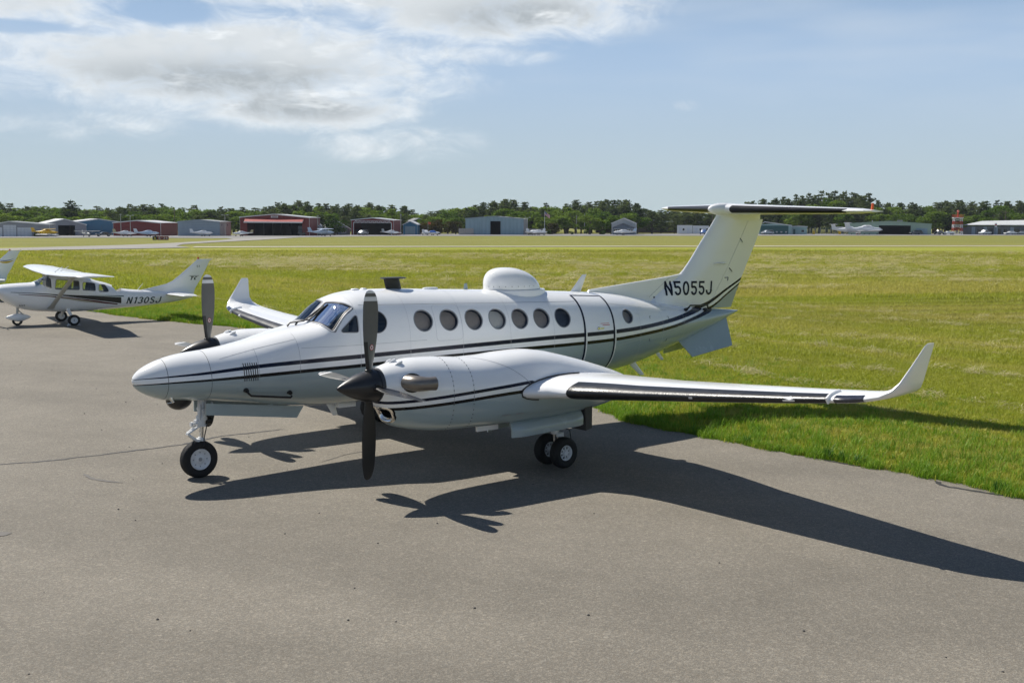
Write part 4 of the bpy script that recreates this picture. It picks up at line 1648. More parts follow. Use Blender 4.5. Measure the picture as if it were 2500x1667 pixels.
MR, MWD = .245, .165
tm, rm_ = tyre_me(MR, MWD, 'tyre', .49), rim_main(MR, MWD)
for sg in (-1, 1):
    mg = MB()
    bx, by = 5.80, sg*EY
    mg.tube([(bx-.05, by, 1.05), (bx-.02, by, .52)], [.07, .062], 14)
    mg.tube([(bx, by, .36), (bx, by, .2)], [.06, .065], 12)
    mg.tube([(bx, by-.26, MR), (bx, by+.26, MR)], .04, 12)
    mg.tube([(bx+.02, by, .55), (bx+.36, by, .95)], [.03, .035], 8)
    mg.box((bx+.05, by, .5), (.13, .12, .06))
    g = mg.build('main_gear', M_GEARW, KA, 40)
    MB().tube([(bx-.022, by, .54), (bx-.005, by, .3)], .042, 14).build('oleo_piston', M_STEEL, g, 40)
    for q in (-1, 1):
        MB().tube([(bx+.06, by+q*.04, .52), (bx+.17, by+q*.015, .42)], [.018, .014], 8).build('torque_link', M_GEARW, g, 40)
        MB().tube([(bx+.17, by+q*.015, .42), (bx+.05, by+q*.04, .28)], [.014, .018], 8).build('torque_link', M_GEARW, g, 40)
        link('tyre', tm, g, (bx, by+q*.19, MR-.003))
        link('rim', rm_, g, (bx, by+q*.19, MR-.003))
    MB().tube([(bx+.08, by-.06, .62), (bx+.22, by-.08, .56), (bx+.25, by-.08, .42), (bx+.12, by-.06, .3)], .009, 6).build('brake_hose', M_BLACK, g, 60)
    # bulged outer door and flat inner door
    for q in (-1, 1):
        rg = []
        for i in range(13):
            t_ = i/12
            x = 4.66+1.42*t_
            zt = .845+.055*t_
            zb = .62+.06*t_
            k = min(1, t_/.12, (1-t_)/.04+.35)
            y0 = EY*sg+q*.27
            bul = q*.085*k
            rg.append([(x, y0-q*.012, zt), (x, y0+bul*.55, zt-.02), (x, y0+bul*.9+q*.03, zt-.08), (x, y0+bul+q*.035, (zt+zb)/2-.02), (x, y0+bul*.9+q*.035, zb), (x, y0+bul*.9+q*.015, zb), (x, y0+bul*.9+q*.01, (zt+zb)/2), (x, y0-q*.03, zt-.03)])
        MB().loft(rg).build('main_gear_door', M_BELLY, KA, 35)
    MB().prism([(6.14, .57), (6.27, .60), (6.27, .95), (6.12, .94)], EY*sg-.33, EY*sg+.33).build('aft_gear_door', M_SEAMD, KA)
    MB().b2(4.22, 4.62, EY*sg-.02, EY*sg+.02, .72, .84).build('drain_mast', M_WHITE, KA)

# ------------------------------------------------------------------ ground
def gz(x, y):
    """the field falls away gently towards the far left"""
    dx, dy = x-CAM[0], y-CAM[1]
    r = math.hypot(dx, dy)
    az = math.degrees(math.atan2(dx, dy))
    k = .0062*min(max((63-az)/48, 0), 1.3)
    q = max(r-50, 0)
    return -k*q*q/(q+25)


ROWU = Vector((.90, -.43, 0)).normalized()


def field_nodes(t):
    """colour of the mown field from world position"""
    co = t.n('ShaderNodeNewGeometry').outputs['Position']
    x, y, z = t.xyz(co)
    u = t.m('ADD', t.m('MULTIPLY', x, ROWU.x), t.m('MULTIPLY', y, ROWU.y))
    v = t.m('ADD', t.m('MULTIPLY', x, -ROWU.y), t.m('MULTIPLY', y, ROWU.x))
    patch = t.noise(t.vec(t.m('MULTIPLY', u, .03), t.m('MULTIPLY', v, .06), 4.), 1., 5., .6)
    near = t.sstep(x, 26., 44.)

    def two(su, sv, w_, det, ro):
        a = t.noise(t.vec(t.m('MULTIPLY', y, su), t.m('MULTIPLY', x, sv), w_), 1., det, ro)
        b = t.noise(t.vec(t.m('MULTIPLY', u, su), t.m('MULTIPLY', v, sv), w_), 1., det, ro)
        return t.m('ADD', t.m('MULTIPLY', a, t.m('SUBTRACT', 1., near)), t.m('MULTIPLY', b, near))
    band = t.m('ADD', t.m('ADD', t.m('MULTIPLY', two(.012, .33, 0., 3., .65), .40), t.m('MULTIPLY', two(.02, 1.15, 3., 2., .6), .22)), t.m('MULTIPLY', two(.006, .085, 6., 2., .6), .38))
    straw = two(.10, 2.4, 9., 5., .7)
    sw = t.m('ADD', t.m('MULTIPLY', v, .47), t.m('MULTIPLY', t.noise(t.vec(t.m('MULTIPLY', u, .03), t.m('MULTIPLY', v, .05), 2.), 1., 2.), 1.2))
    line = t.m('MULTIPLY', t.m('SUBTRACT', 1., t.sstep(t.m('ABSOLUTE', t.m('SUBTRACT', t.m('FRACT', sw), .5)), .02, .20)), t.m('MULTIPLY', near, t.sstep(patch, .36, .56)))
    fine = t.noise(co, 7., 6., .7)
    return co, u, v, band, patch, straw, fine, line


def mat_field():
    m, t = mat_new('mown_grass')
    co, u, v, band, patch, straw, fine, line = field_nodes(t)
    green = t.mix(t.sstep(fine, .3, .7), c4((.19, .225, .017)), c4((.325, .335, .045)))
    dry = t.mix(t.sstep(fine, .3, .7), c4((.29, .27, .048)), c4((.42, .385, .10)))
    c = t.mix(t.m('MULTIPLY', t.sstep(band, .45, .56), t.m('MULTIPLY_ADD', t.sstep(t.xyz(co)[0], 16., 40.), .45, .55)), green, dry)
    c = t.mix(t.m('MULTIPLY', t.sstep(patch, .45, .7), .35), c, c4((.21, .185, .055)))
    c = t.mix(t.m('MULTIPLY', t.sstep(straw, .60, .74), .75), c, c4((.36, .33, .16)))
    c = t.mix(t.m('MULTIPLY', line, .5), c, c4((.09, .105, .018)))
    # longer brownish strip beyond the runway line
    x, y, z = t.xyz(co)
    w = t.m('SUBTRACT', t.m('ADD', t.m('MULTIPLY', x, .48), t.m('MULTIPLY', y, .877)), 172.)
    far = t.sstep(w, 0., 10.)
    c = t.mix(t.m('MULTIPLY', far, .5), c, t.mix(patch, c4((.11, .095, .035)), c4((.13, .14, .04))))
    b = t.n('ShaderNodeBump', {'Strength': .9, 'Distance': .08, 'Height': t.noise(co, 9., 6., .7)})
    p = t.n('ShaderNodeBsdfPrincipled', {'Base Color': c, 'Roughness': .9, 'Specular IOR Level': .15, 'Normal': b.outputs[0]})
    t.n('ShaderNodeOutputMaterial', {0: p.outputs[0]})
    return m


def mat_asphalt():
    m, t = mat_new('old_asphalt')
    co = t.n('ShaderNodeNewGeometry').outputs['Position']
    x, y, z = t.xyz(co)
    vo = t.n('ShaderNodeTexVoronoi', {'Vector': co, 'Scale': 90., 'Randomness': 1.})
    r, g, b_ = t.n('ShaderNodeSeparateColor', {0: vo.outputs['Color']}).outputs
    vo2 = t.n('ShaderNodeTexVoronoi', {'Vector': co, 'Scale': 33., 'Randomness': 1.})
    r2 = t.n('ShaderNodeSeparateColor', {0: vo2.outputs['Color']}).outputs[0]
    blot = t.noise(co, 1.1, 6., .62)
    big = t.noise(t.vec(t.m('MULTIPLY', t.m('ADD', x, t.m('MULTIPLY', y, .55)), .30), t.m('MULTIPLY', t.m('SUBTRACT', y, t.m('MULTIPLY', x, .55)), .1), 2.), 1., 4., .55, .4)
    speck = t.m('ADD', t.m('MULTIPLY', t.m('POWER', r, 2.2), .95), t.m('MULTIPLY', t.m('POWER', r2, 5.), .5))
    k = t.m('MULTIPLY_ADD', speck, .54, .70)
    k = t.m('MULTIPLY', k, t.m('MULTIPLY_ADD', blot, .36, .82))
    k = t.m('MULTIPLY', k, t.m('MULTIPLY_ADD', t.sstep(big, .38, .64), -.17, 1.08))
    tone = t.mix(g, c4((.224, .195, .153)), c4((.193, .180, .153)))
    c = t.n('ShaderNodeVectorMath', {0: tone, 1: t.vec(k, k, k)}, operation='MULTIPLY').outputs[0]
    bp = t.n('ShaderNodeBump', {'Strength': .45, 'Distance': .006, 'Height': t.m('ADD', vo.outputs['Distance'], t.m('MULTIPLY', t.noise(co, 120., 3.), .3))})
    p = t.n('ShaderNodeBsdfPrincipled', {'Base Color': c, 'Roughness': .82, 'Specular IOR Level': .3, 'Normal': bp.outputs[0]})
    t.n('ShaderNodeOutputMaterial', {0: p.outputs[0]})
    return m


def mat_concrete(name, col):
    m, t = mat_new(name)
    co = t.n('ShaderNodeNewGeometry').outputs['Position']
    k = t.m('MULTIPLY_ADD', t.noise(co, .12, 6., .65), .4, .8)
    c = t.n('ShaderNodeVectorMath', {0: col, 1: t.vec(k, k, k)}, operation='MULTIPLY').outputs[0]
    p = t.n('ShaderNodeBsdfPrincipled', {'Base Color': c, 'Roughness': .9, 'Specular IOR Level': .2})
    t.n('ShaderNodeOutputMaterial', {0: p.outputs[0]})
    return m


M_FIELD = mat_field()
M_ASPH = mat_asphalt()
M_TAXI = mat_concrete('taxiway_concrete', (.30, .285, .255))
M_FAPRON = mat_concrete('far_apron_concrete', (.24, .235, .225))
M_CRACK = pbr('crack_sealer', (.035, .034, .033), .6, 0, .2, 9.)
M_STAIN = pbr('oil_mark', (.115, .105, .093), .7, 0, .2, 9.)

rad = [.5, 3, 6, 10, 15, 20, 26, 33, 41, 50, 60, 70, 80] + [90+12*i for i in range(60)] + [850, 950, 1100, 1400, 1900, 2600, 3600]
na = 240
V = [(CAM[0], CAM[1], -.014)]
F = []
for r in rad:
    for j in range(na):
        a = 2*math.pi*j/na
        x, y = CAM[0]+r*math.sin(a), CAM[1]+r*math.cos(a)
        V.append((x, y, gz(x, y)-.014))
for j in range(na):
    F.append((0, 1+(j+1) % na, 1+j))
for i in range(len(rad)-1):
    for j in range(na):
        a, b = 1+i*na, 1+(i+1)*na
        F.append((a+j, a+(j+1) % na, b+(j+1) % na, b+j))
tag(link('grass_field', fixn(mesh('grass_field', V, F, M_FIELD, True))), 'mown green and straw-coloured airfield grass', kind='structure')

# apron with its ragged edge
EDGE = [(-60, 9.7), (-20, 9.6), (-12, 9.65), (-8.3, 9.62), (-7.2, 9.75), (-6.4, 9.80), (-5.2, 9.62), (-4.2, 9.55), (-3.2, 9.60), (-2.1, 9.52), (-.6, 9.62), (.2, 9.80), (.9, 10.1), (2, 10.5), (3.2, 10.95), (6, 11.6), (12, 12.2),
        (19.5, 12.5), (22, 12.1), (25, 11.3), (29, 10.6), (33, 10.3), (39, 9.4), (55, 8.6), (75, 8.)]
fE = pchip(EDGE)
rnd = random.Random(4)


def edge_x(y):
    return fE(y)+.05*math.sin(y*2.3)+.035*math.sin(y*5.9+1)+.02*math.sin(y*13.7+2)


V = []
F = []
ys = [-60+i*.5 for i in range(81)]+[-20+.12*i for i in range(1, 500)]+[40+i for i in range(1, 36)]
for y in ys:
    ex = edge_x(y)+rnd.uniform(-.02, .02)
    for x in (-75, -40, -20, -8, 0, 4, 7, ex):
        V.append((x, y, gz(x, y)))
    V.append((ex+.03, y, gz(ex, y)-.03))
for i in range(len(ys)-1):
    for j in range(8):
        a = i*9+j
        F.append((a, a+1, a+10, a+9))
tag(link('apron', fixn(mesh('apron', V, F, M_ASPH))), 'sunlit grey-brown asphalt apron with fine speckle', kind='structure')


def ground_strip(name, A, B, mat, label, dz, sub=10):
    V = []
    F = []
    n = 0

    def samp(P):
        out = []
        for a, b in zip(P[:-1], P[1:]):
            for k in range(sub):
                t = k/sub
                out.append((a[0]+(b[0]-a[0])*t, a[1]+(b[1]-a[1])*t))
        return out+[P[-1]]
    a_, b_ = samp(A), samp(B)
    m = 4
    for p, q in zip(a_, b_):
        for k in range(m+1):
            x, y = p[0]+(q[0]-p[0])*k/m, p[1]+(q[1]-p[1])*k/m
            V.append((x, y, gz(x, y)+dz))
    for i in range(len(a_)-1):
        for k in range(m):
            c = i*(m+1)+k
            F.append((c, c+1, c+m+2, c+m+1))
    return tag(link(name, fixn(mesh(name, V, F, mat))), label, kind='structure')


def ribbon(name, pts, w, mat, z, label=None, jit=.35, sub=8, seed=1, cat=None):
    r_ = random.Random(seed)
    P = []
    for a, b in zip(pts[:-1], pts[1:]):
        for k in range(sub):
            t = k/sub
            P.append((a[0]+(b[0]-a[0])*t+r_.gauss(0, w*jit), a[1]+(b[1]-a[1])*t+r_.gauss(0, w*jit)))
    P.append(pts[-1])
    V = []
    F = []
    n = len(P)
    for i, p in enumerate(P):
        a = Vector(P[min(i+1, n-1)])-Vector(P[max(i-1, 0)])
        a.normalize()
        e = min(1, i/3+.15, (n-1-i)/3+.15)
        hw = w/2*e*r_.uniform(.6, 1.3)
        V += [(p[0]-a.y*hw, p[1]+a.x*hw, z), (p[0]+a.y*hw, p[1]-a.x*hw, z)]
        if i:
            F.append((2*i-2, 2*i-1, 2*i+1, 2*i))
    o = link(name, fixn(mesh(name, V, F, mat)))
    return tag(o, label, cat, kind='structure')


ground_strip('far_apron', [(76.7, 315.5), (96.4, 301.9), (110.8, 292.5), (119.7, 278.7), (125.9, 265.1), (152.1, 273.4), (174.3, 284.3), (192.3, 288.1), (218.6, 277.5), (244.5, 264.7), (271.7, 251.7), (300.1, 238.3), (342.2, 215.5), (409.9, 184.5)],
             [(97.3, 397.8), (121.2, 378.8), (140.2, 370.2), (155.2, 361.7), (168.3, 355.4), (195.3, 352.4), (221.0, 362.2), (246.0, 370.5), (274.8, 351.0), (304.7, 332.1), (339.0, 316.6), (375.1, 300.7), (422.0, 268.7), (501.0, 228.5)],
             M_FAPRON, 'pale concrete apron in front of the far hangars', .05)
ground_strip('taxiway', [(37.6, 158.9), (41.9, 162.1), (54.2, 171.2), (63, 177), (70.4, 183), (78, 191), (89.7, 206.3), (105.9, 227.1), (119.1, 247.1), (125.9, 265.1)],
             [(33.0, 140.6), (37.3, 145.1), (46, 147.8), (57.7, 149.0), (67.4, 152.8), (70.5, 166), (78.8, 182.8), (94.5, 202), (125, 238), (152.1, 273.4)], M_TAXI, 'pale concrete taxiway leading to the hangars', .06)
ground_strip('runway_edge', [(67.4, 152.8), (135.4, 118.4), (204.4, 81.5), (300, 30)], [(71.0, 159.5), (138.5, 123.0), (208.4, 85.5), (304, 34)], mat_concrete('runway_edge_concrete', (.47, .44, .33)), 'thin pale runway line across the field', .07, 20)
ribbon('crack_line', [(-2.6, 3.05), (-1.9, 2.85), (-1.1, 2.7), (-.7, 2.6), (-.3, 2.52), (.4, 2.5), (1.1, 2.5), (1.8, 2.52), (2.6, 2.85), (3.3, 2.8), (3.9, 2.8)], .05, M_CRACK, .005, 'long tar-filled crack across the apron', .28, 8, 3)
ribbon('crack_line', [(9.72, -4.7), (9.6, -5.0), (9.62, -5.5), (9.72, -5.8), (9.85, -6.1)], .08, M_CRACK, .005, 'short crack along the apron edge', .2, 6, 5)
ribbon('crack_line', [(9.65, -6.9), (9.45, -7.2), (9.5, -7.7), (9.62, -8.2), (9.65, -8.6)], .08, M_CRACK, .005, 'curved crack near the right end of the apron edge', .2, 6, 6)
ribbon('scuff_mark', [(-.30, 1.25), (-.32, 1.0), (-.31, .8), (-.2, .55), (-.05, .3)], .06, M_STAIN, .005, 'thin dark scuff left of the nose wheel', .12, 6, 7)
rr_ = random.Random(8)
V = [(-2.32, -1.5, .005)]+[(-2.32+(.17+.05*rr_.random())*math.cos(2*math.pi*i/22), -1.5+(.10+.04*rr_.random())*math.sin(2*math.pi*i/22), .005) for i in range(22)]
tag(link('scuff_mark', fixn(mesh('scuff_mark', V, [(0, 1+i, 1+(i+1) % 22) for i in range(22)], M_STAIN))), 'small dark oil spot at the left of the apron', kind='structure')
ribbon('scuff_mark', [(2.9, -.2), (3.6, .12), (4.2, .18)], .03, M_STAIN, .005, 'faint scratch in the shade of the nose', .12, 6, 9)

# grit and small dark droppings on the asphalt
gr_ = MB()
rr_ = random.Random(21)
for _ in range(160):
    x = rr_.uniform(-6, 9)
    y = rr_.uniform(-12, 22)
    r_ = rr_.uniform(.006, .016)
    gr_.lathe([(-.001, r_), (r_*.5, r_*.9), (r_*.9, r_*.3)], (x, y, 0), 'z', 6)
tag(gr_.build('loose_grit', M_CRACK), 'scattered dark grit on the apron', kind='stuff')

# ------------------------------------------------------------------ high-wing single parked behind (local frame: x aft, -y port, origin at nose wheel)
C_TOP = pchip([(-.66, 1.40), (-.62, 1.44), (-.5, 1.475), (-.05, 1.51), (.3, 1.525), (.47, 1.535), (.62, 1.585), (.85, 1.70), (1.02, 1.775), (1.25, 1.81), (1.9, 1.79), (2.3, 1.66), (2.6, 1.545), (2.85, 1.475), (3.1, 1.37), (3.4, 1.245), (3.7, 1.195), (4.2, 1.15), (5.2, 1.06), (5.95, .985)])
C_BOT = pchip([(-.66, 1.16), (-.62, 1.10), (-.42, .88), (-.07, .67), (.35, .53), (.8, .475), (1.24, .45), (1.9, .44), (2.6, .465), (3.6, .52), (4.65, .60), (5.4, .70), (5.95, .82)])
C_WID = pchip([(-.66, .30), (-.62, .35), (-.4, .41), (0, .43), (.45, .46), (1, .50), (2, .50), (2.6, .46), (3.4, .35), (4.5, .205), (5.95, .05)])
C_N = pchip([(-.66, 2.2), (.4, 2.6), (1, 3.0), (2.2, 2.9), (3.2, 2.4), (5.95, 2.0)])


def ces_pt(s, th):
    si, c = math.sin(th), math.cos(th)
    n = C_N(s)
    zm = C_BOT(s)+(C_TOP(s)-C_BOT(s))*.48
    h = (C_TOP(s)-zm) if si >= 0 else (zm-C_BOT(s))
    return Vector((s, C_WID(s)*math.copysign(abs(c)**(2/n), c), zm+h*math.copysign(abs(si)**(2/n), si)))


M_CWHITE = airframe_paint('single_white_paint')
M_CSTR = pbr('single_black_stripe', (.012, .012, .014), .3)
M_CMAR = pbr('single_maroon_stripe', (.09, .015, .02), .3)
M_CTAN = pbr('single_tan_stripe', (.42, .38, .29), .35)
M_CGRN = pbr('single_teal_stripe', (.06, .11, .115), .35)
M_CREG = pbr('single_reg_paint', (.022, .045, .05), .35)
M_CGLASS = glass('single_glass', (.80, .84, .82), 1.45)
M_STRUT = pbr('strut_grey', (.5, .5, .47), .4)

cst = [-.66, -.64, -.6, -.54, -.45]+[-.35+.12*i for i in range(52)]+[5.93]
ces_me = MB().loft([[ces_pt(s, 2*math.pi*j/48) for j in range(48)] for s in cst]).me('fuselage', M_CWHITE)
ces_me.polygons.foreach_set('use_smooth', np.ones(len(ces_me.polygons), bool))
CS = Surf(ces_me)
C_WINS = [[(1.14, 1.30), (1.92, 1.25), (1.92, 1.56), (1.20, 1.64)], [(2.03, 1.24), (2.45, 1.20), (2.45, 1.47), (2.05, 1.52)], [(2.57, 1.17), (2.92, 1.15), (2.80, 1.40), (2.60, 1.43)]]
ccuts = []
for pl in C_WINS:
    q = rounded(pl, .05, 4, 3)
    ccuts.append(MB().prism(q, -.8, .8).me('c', M_INT))
q = rounded([(.66, 1.515), (1.03, 1.70), (1.03, 1.33), (.98, 1.31)], .03, 4, 3)
ccuts.append(MB().prism(q, -.8, .8).me('c', M_INT))
# windscreen from ahead and rear window
ccuts.append(MB().prism(rounded([(-.40, 1.57), (.40, 1.57), (.36, 1.74), (-.36, 1.74)], .04, 4, 3), .3, .98, axis='x').me('c', M_INT))
ccuts.append(MB().prism(rounded([(3.05, 1.33), (3.10, 1.40), (3.45, 1.27), (3.30, 1.14), (3.2, 1.14)], .02, 4, 2), -.8, .8).me('c', M_INT))
ces_cut = bool_cut(ces_me, ccuts)
cw_me = MB().loft([wing_ring(s, AF, 1) for s in [(1.1, -4.76, 1.90, 1.0, .05, 0), (1.0, -4.66, 1.915, 1.12, .10, 0), (.98, -4.5, 1.925, 1.04, .13, 0), (.93, -2.4, 1.86, 1.36, .135, 0), (.92, 0, 1.815, 1.38, .135, 0), (.93, 2.4, 1.86, 1.36, .135, 0), (.98, 4.5, 1.925, 1.04, .13, 0), (1.0, 4.66, 1.915, 1.12, .10, 0), (1.1, 4.76, 1.90, 1.0, .05, 0)]]).me('wing', M_CWHITE, 40)


def csec(le, te, z, th):
    xs = [.5-.5*math.cos(math.pi*i/10) for i in range(11)]

    def yt(x):
        return 10*(.2969*math.sqrt(x)-.126*x-.3516*x*x+.2843*x**3-.1036*x**4)*th
    return [(le+x*(te-le), -yt(x), z) for x in xs]+[(le+x*(te-le), yt(x), z) for x in reversed(xs[1:-1])]


cf_me = MB().loft([csec(*a) for a in ((4.0, 5.97, .9, .03), (4.05, 6.02, 1.15, .03), (4.5, 6.08, 1.25, .03), (5.0, 6.15, 1.37, .035), (5.22, 6.22, 1.48, .04), (5.42, 6.30, 1.64, .042), (5.78, 6.46, 1.96, .038), (6.02, 6.56, 2.18, .034), (6.10, 6.62, 2.26, .03), (6.13, 6.72, 2.30, .02))]).me('fin', M_CWHITE, 40)
ct_me = MB().loft([wing_ring(s, AFS, 1) for s in [(5.12, -1.72, .985, .42, .08, 0), (5.08, -1.66, .985, .55, .1, 0), (4.92, 0, .985, 1.0, .10, 0), (5.08, 1.66, .985, .55, .1, 0), (5.12, 1.72, .985, .42, .08, 0)]]).me('tailplane', M_CWHITE, 40)


def ces_strip(parent, name, A, B, mat, off, n=30):
    """painted flash between an upper and a lower edge line, on the port side"""
    fa, fb = pchip(A), pchip(B)
    s0, s1 = A[0][0], A[-1][0]
    V = []
    F = []
    m = 4
    for i in range(n+1):
        s = s0+(s1-s0)*i/n
        for k in range(m+1):
            z = fa(s)+(fb(s)-fa(s))*k/m
            h = CS.t.ray_cast(Vector((s, -3, z)), Vector((0, 1, 0)))[0]
            V.append((s, (h.y if h else 0)-off, z))
    for i in range(n):
        for k in range(m):
            c = i*(m+1)+k
            F.append((c, c+1, c+m+2, c+m+1))
    return link(name, fixn(mesh(name, V, F, mat)), parent)


ctm, crm = tyre_me(.20, .13), rim_nose(.20, .13)


def build_single(root):
    fu = link('fuselage', ces_cut, root)
    for pl in C_WINS:
        for sg in (-1, 1):
            cx_, cz_ = sum(p[0] for p in pl)/len(pl), sum(p[1] for p in pl)/len(pl)
            fr = (Vector((cx_, sg*.5, cz_)), Vector((1, 0, 0)), Vector((0, 0, 1)), Vector((0, sg, 0)))
            q = rounded([(p[0]-cx_, p[1]-cz_) for p in pl], .05, 4, 3)
            w = link('cabin_window', mesh('cabin_window', *CS.ring(fr, q, grow(q, .018), 0, .003), M_SEAM, True), root)
            link('window_pane', mesh('window_pane', *CS.patch(fr, q, -.003, 3), M_CGLASS, True), w)
    # wrap-round windscreen
    V = []
    F = []
    for i in range(9):
        for j in range(13):
            s = .55+.46*i/8
            a = math.pi*.22+math.pi*.56*j/12
            p = ces_pt(s, a)
            V.append((p.x-.004, p.y*1.004, p.z+.004))
    for i in range(8):
        for j in range(12):
            c = i*13+j
            F.append((c, c+1, c+14, c+13))
    link('windscreen', mesh('windscreen', V, F, M_CGLASS, True), root)
    for sx, sy in ((1.62, -.25), (1.62, .25), (2.28, -.22), (2.28, .22)):
        MB().loft([[(sx+.05*math.cos(a)+(z-1.1)*.15, sy+hw*math.sin(a), z) for a in [2*math.pi*i/10 for i in range(10)]] for z, hw in ((1.15, .13), (1.3, .14), (1.38, .10), (1.42, .08), (1.49, .07))]).build('seat', M_INT, root, 50)
    wg = link('wing', cw_me, root)
    for sg in (-1, 1):
        # flat streamlined lift strut
        a, b = Vector((.98, sg*.46, .60)), Vector((1.36, sg*2.42, 1.83))
        rg = []
        for t in (0, .1, .9, 1):
            c = a.lerp(b, t)
            w = .085 if t not in (0,) else .12
            rg.append([(c.x+w*math.cos(q), c.y, c.z+.022*math.sin(q)+.0) for q in [2*math.pi*i/12 for i in range(12)]])
        MB().loft(rg).build('lift_strut', M_STRUT, root, 50)
        MB().tube([(1.56, sg*.36, .52), (1.58, sg*.72, .34), (1.6, sg*.98, .2)], [.07, .05, .04], 8).build('gear_leg', M_CWHITE, root, 50)
        g = link('tyre', ctm, root, (1.6, sg*1.06, .198))
        link('rim', crm, g)
        MB().tube([(1.05, sg*.75, 1.88), (1.35, sg*.75, 2.12)] if sg < 0 else [(1.3, -.35, 1.9), (1.62, -.35, 2.1)], [.014, .007], 6).build('whip_antenna', M_CWHITE, root)
    link('fin', cf_me, root)
    link('tailplane', ct_me, root)
    MB().tube([(3.96, 0, 1.14), (4.18, 0, 1.42)], [.012, .006], 6).build('whip_antenna', M_CWHITE, root)
    MB().lathe([(0, .03), (.06, .028), (.085, .012)], (6.17, 0, 2.30), 'z', 12).build('beacon', M_RED, root, 40)
    # nose wheel in its fairing
    rg = []
    for i in range(11):
        t = i/10
        x = -.37+.80*t
        k = max(.03, math.sin(math.pi*min(1, t*1.25+.02)*.5)**.7*(1-max(0, (t-.4)/.6)**2*.93))
        zt = .29+.165*k
        zb = .29-.175*k
        rg.append([(x, .12*k*math.cos(a), (zt+zb)/2+(zt-zb)/2*math.sin(a)) for a in [2*math.pi*j/16 for j in range(16)]])
    ng_ = MB().loft(rg).build('nose_wheel_fairing', M_CWHITE, root, 50)
    link('tyre', tyre_me(.165, .11), ng_, (.0, 0, .163))
    MB().tube([(.0, 0, .38), (.03, 0, .72)], [.035, .05], 10).tube([(.02, -.05, .55), (.2, -.03, .38)], .02, 6).build('nose_strut', M_STRUT, root, 40)
    # propeller
    pr = MB().lathe([(-1.02, 0), (-1.0, .03), (-.93, .075), (-.82, .115), (-.72, .125), (-.70, .1)], (0, 0, 1.27), 'x', 20).build('spinner', M_CWHITE, root, 40)
    for k in range(3):
        a = R(20+120*k)
        u = Vector((0, math.sin(a), math.cos(a)))
        w = Vector((-.5, math.cos(a)*.86, -math.sin(a)*.86))
        rg = []
        for r_, c in ((.08, .05), (.3, .08), (.6, .085), (.82, .06), (.86, .02)):
            p = Vector((-.80, 0, 1.27))+u*r_
            rg.append([p+w*c*math.cos(q)+u.cross(w)*.012*math.sin(q) for q in [2*math.pi*j/8 for j in range(8)]])
        MB().loft(rg).build('blade', M_BLACK, pr, 40)
    for sg in (-1, 1):
        MB().lathe([(-.70, .0), (-.70, .085), (-.64, .10)], (0, sg*.22, 1.25), 'x', 14).build('intake_plug', M_RED, root, 40)
    for k in range(4):
        MB().box((.02+.05*k, -.405, .735), (.014, .012, .055), Matrix.Rotation(.5, 3, 'Y')).build('exhaust_louvre', M_SEAMD, root)
    MB().loft([[(2.35+.2*t, -.05+.02*math.cos(q), .47-.12*t+.012*math.sin(q)) for q in [2*math.pi*j/8 for j in range(8)]] for t in (0, 1)]).build('belly_antenna', M_CWHITE, root)
    return fu


CE = thing('high_wing_single', 'white high-wing single with black and maroon flash and N130SJ on its side', 'airplane', (6.05, 27.0, gz(6.05, 27.0)), R(-6), 'parked light airplanes on the near apron')
build_single(CE)
CE.scale = (1.075, 1, 1)
ces_strip(CE, 'black_flash', [(-.24, 1.225), (.6, 1.165), (1.3, 1.10), (2.2, 1.03), (3.33, .93)], [(-.24, 1.21), (.6, 1.135), (1.3, 1.055), (2.2, .90), (3.33, .70)], M_CSTR, .003)
ces_strip(CE, 'teal_flash', [(2.2, 1.035), (2.8, 1.02), (3.42, .985)], [(2.2, 1.03), (2.8, 1.0), (3.42, .945)], M_CGRN, .0045, 14)
ces_strip(CE, 'maroon_flash', [(.0, 1.15), (1.0, 1.06), (2.0, .92), (3.2, .70)], [(.0, 1.13), (1.0, 1.02), (2.0, .83), (3.2, .655)], M_CMAR, .006)
ces_strip(CE, 'tan_flash', [(1.2, 1.02), (2.0, .885), (2.65, .74)], [(1.2, 1.01), (2.0, .82), (2.65, .73)], M_CTAN, .0075)
lay_text('registration_lettering', 'N130SJ', CS, 3.50, 4.78, .675, .925, -.02, CE, M_CREG, .15, .25)
CFS = Surf(cf_me)
lay_text('fin_logo', 'TC', CFS, 5.86, 6.12, 1.50, 1.63, 0, CE, M_CSTR, .2, .3)
MB().box((6.0, -.05, 1.655), (.34, .02, .012)).build('fin_logo_bar', M_CSTR, CE)
lay_text('fin_number', '51', CFS, 6.10, 6.21, 1.98, 2.06, 0, CE, M_CREG, .12, 0)
for k, sx in enumerate((1.44, 1.76)):
    c = tag(MB().prism([(-.06, 0), (.06, 0), (.0 if k else .02, .09)], -.07, .07).build('wheel_chock', M_GREYM, None, None, (0, 0, 0)), 'grey wheel chock ' + ('ahead of' if k == 0 else 'behind') + ' the near main wheel of N130SJ', 'chock', 'wheel chocks')
    c.matrix_world = CE.matrix_world @ Matrix.Translation((0, 0, 0))
    v_ = Matrix.Rotation(R(-6), 4, 'Z') @ Vector((sx, -1.06, 0, 1)).to_3d() if False else Vector((sx*math.cos(R(6))+(-1.06)*math.sin(R(6)), -sx*math.sin(R(6))-1.06*math.cos(R(6)), 0))
    c.location = (6.05+v_.x*1.075, 27.0+v_.y, .004)
    c.rotation_euler = (0, 0, R(-6))

C2 = thing('high_wing_single', 'white light airplane tail with yellow and blue swoosh at the left edge', 'airplane', (3.75, 42.1, gz(3.75, 42.1)), R(-6), 'parked light airplanes on the near apron')
build_single(C2)


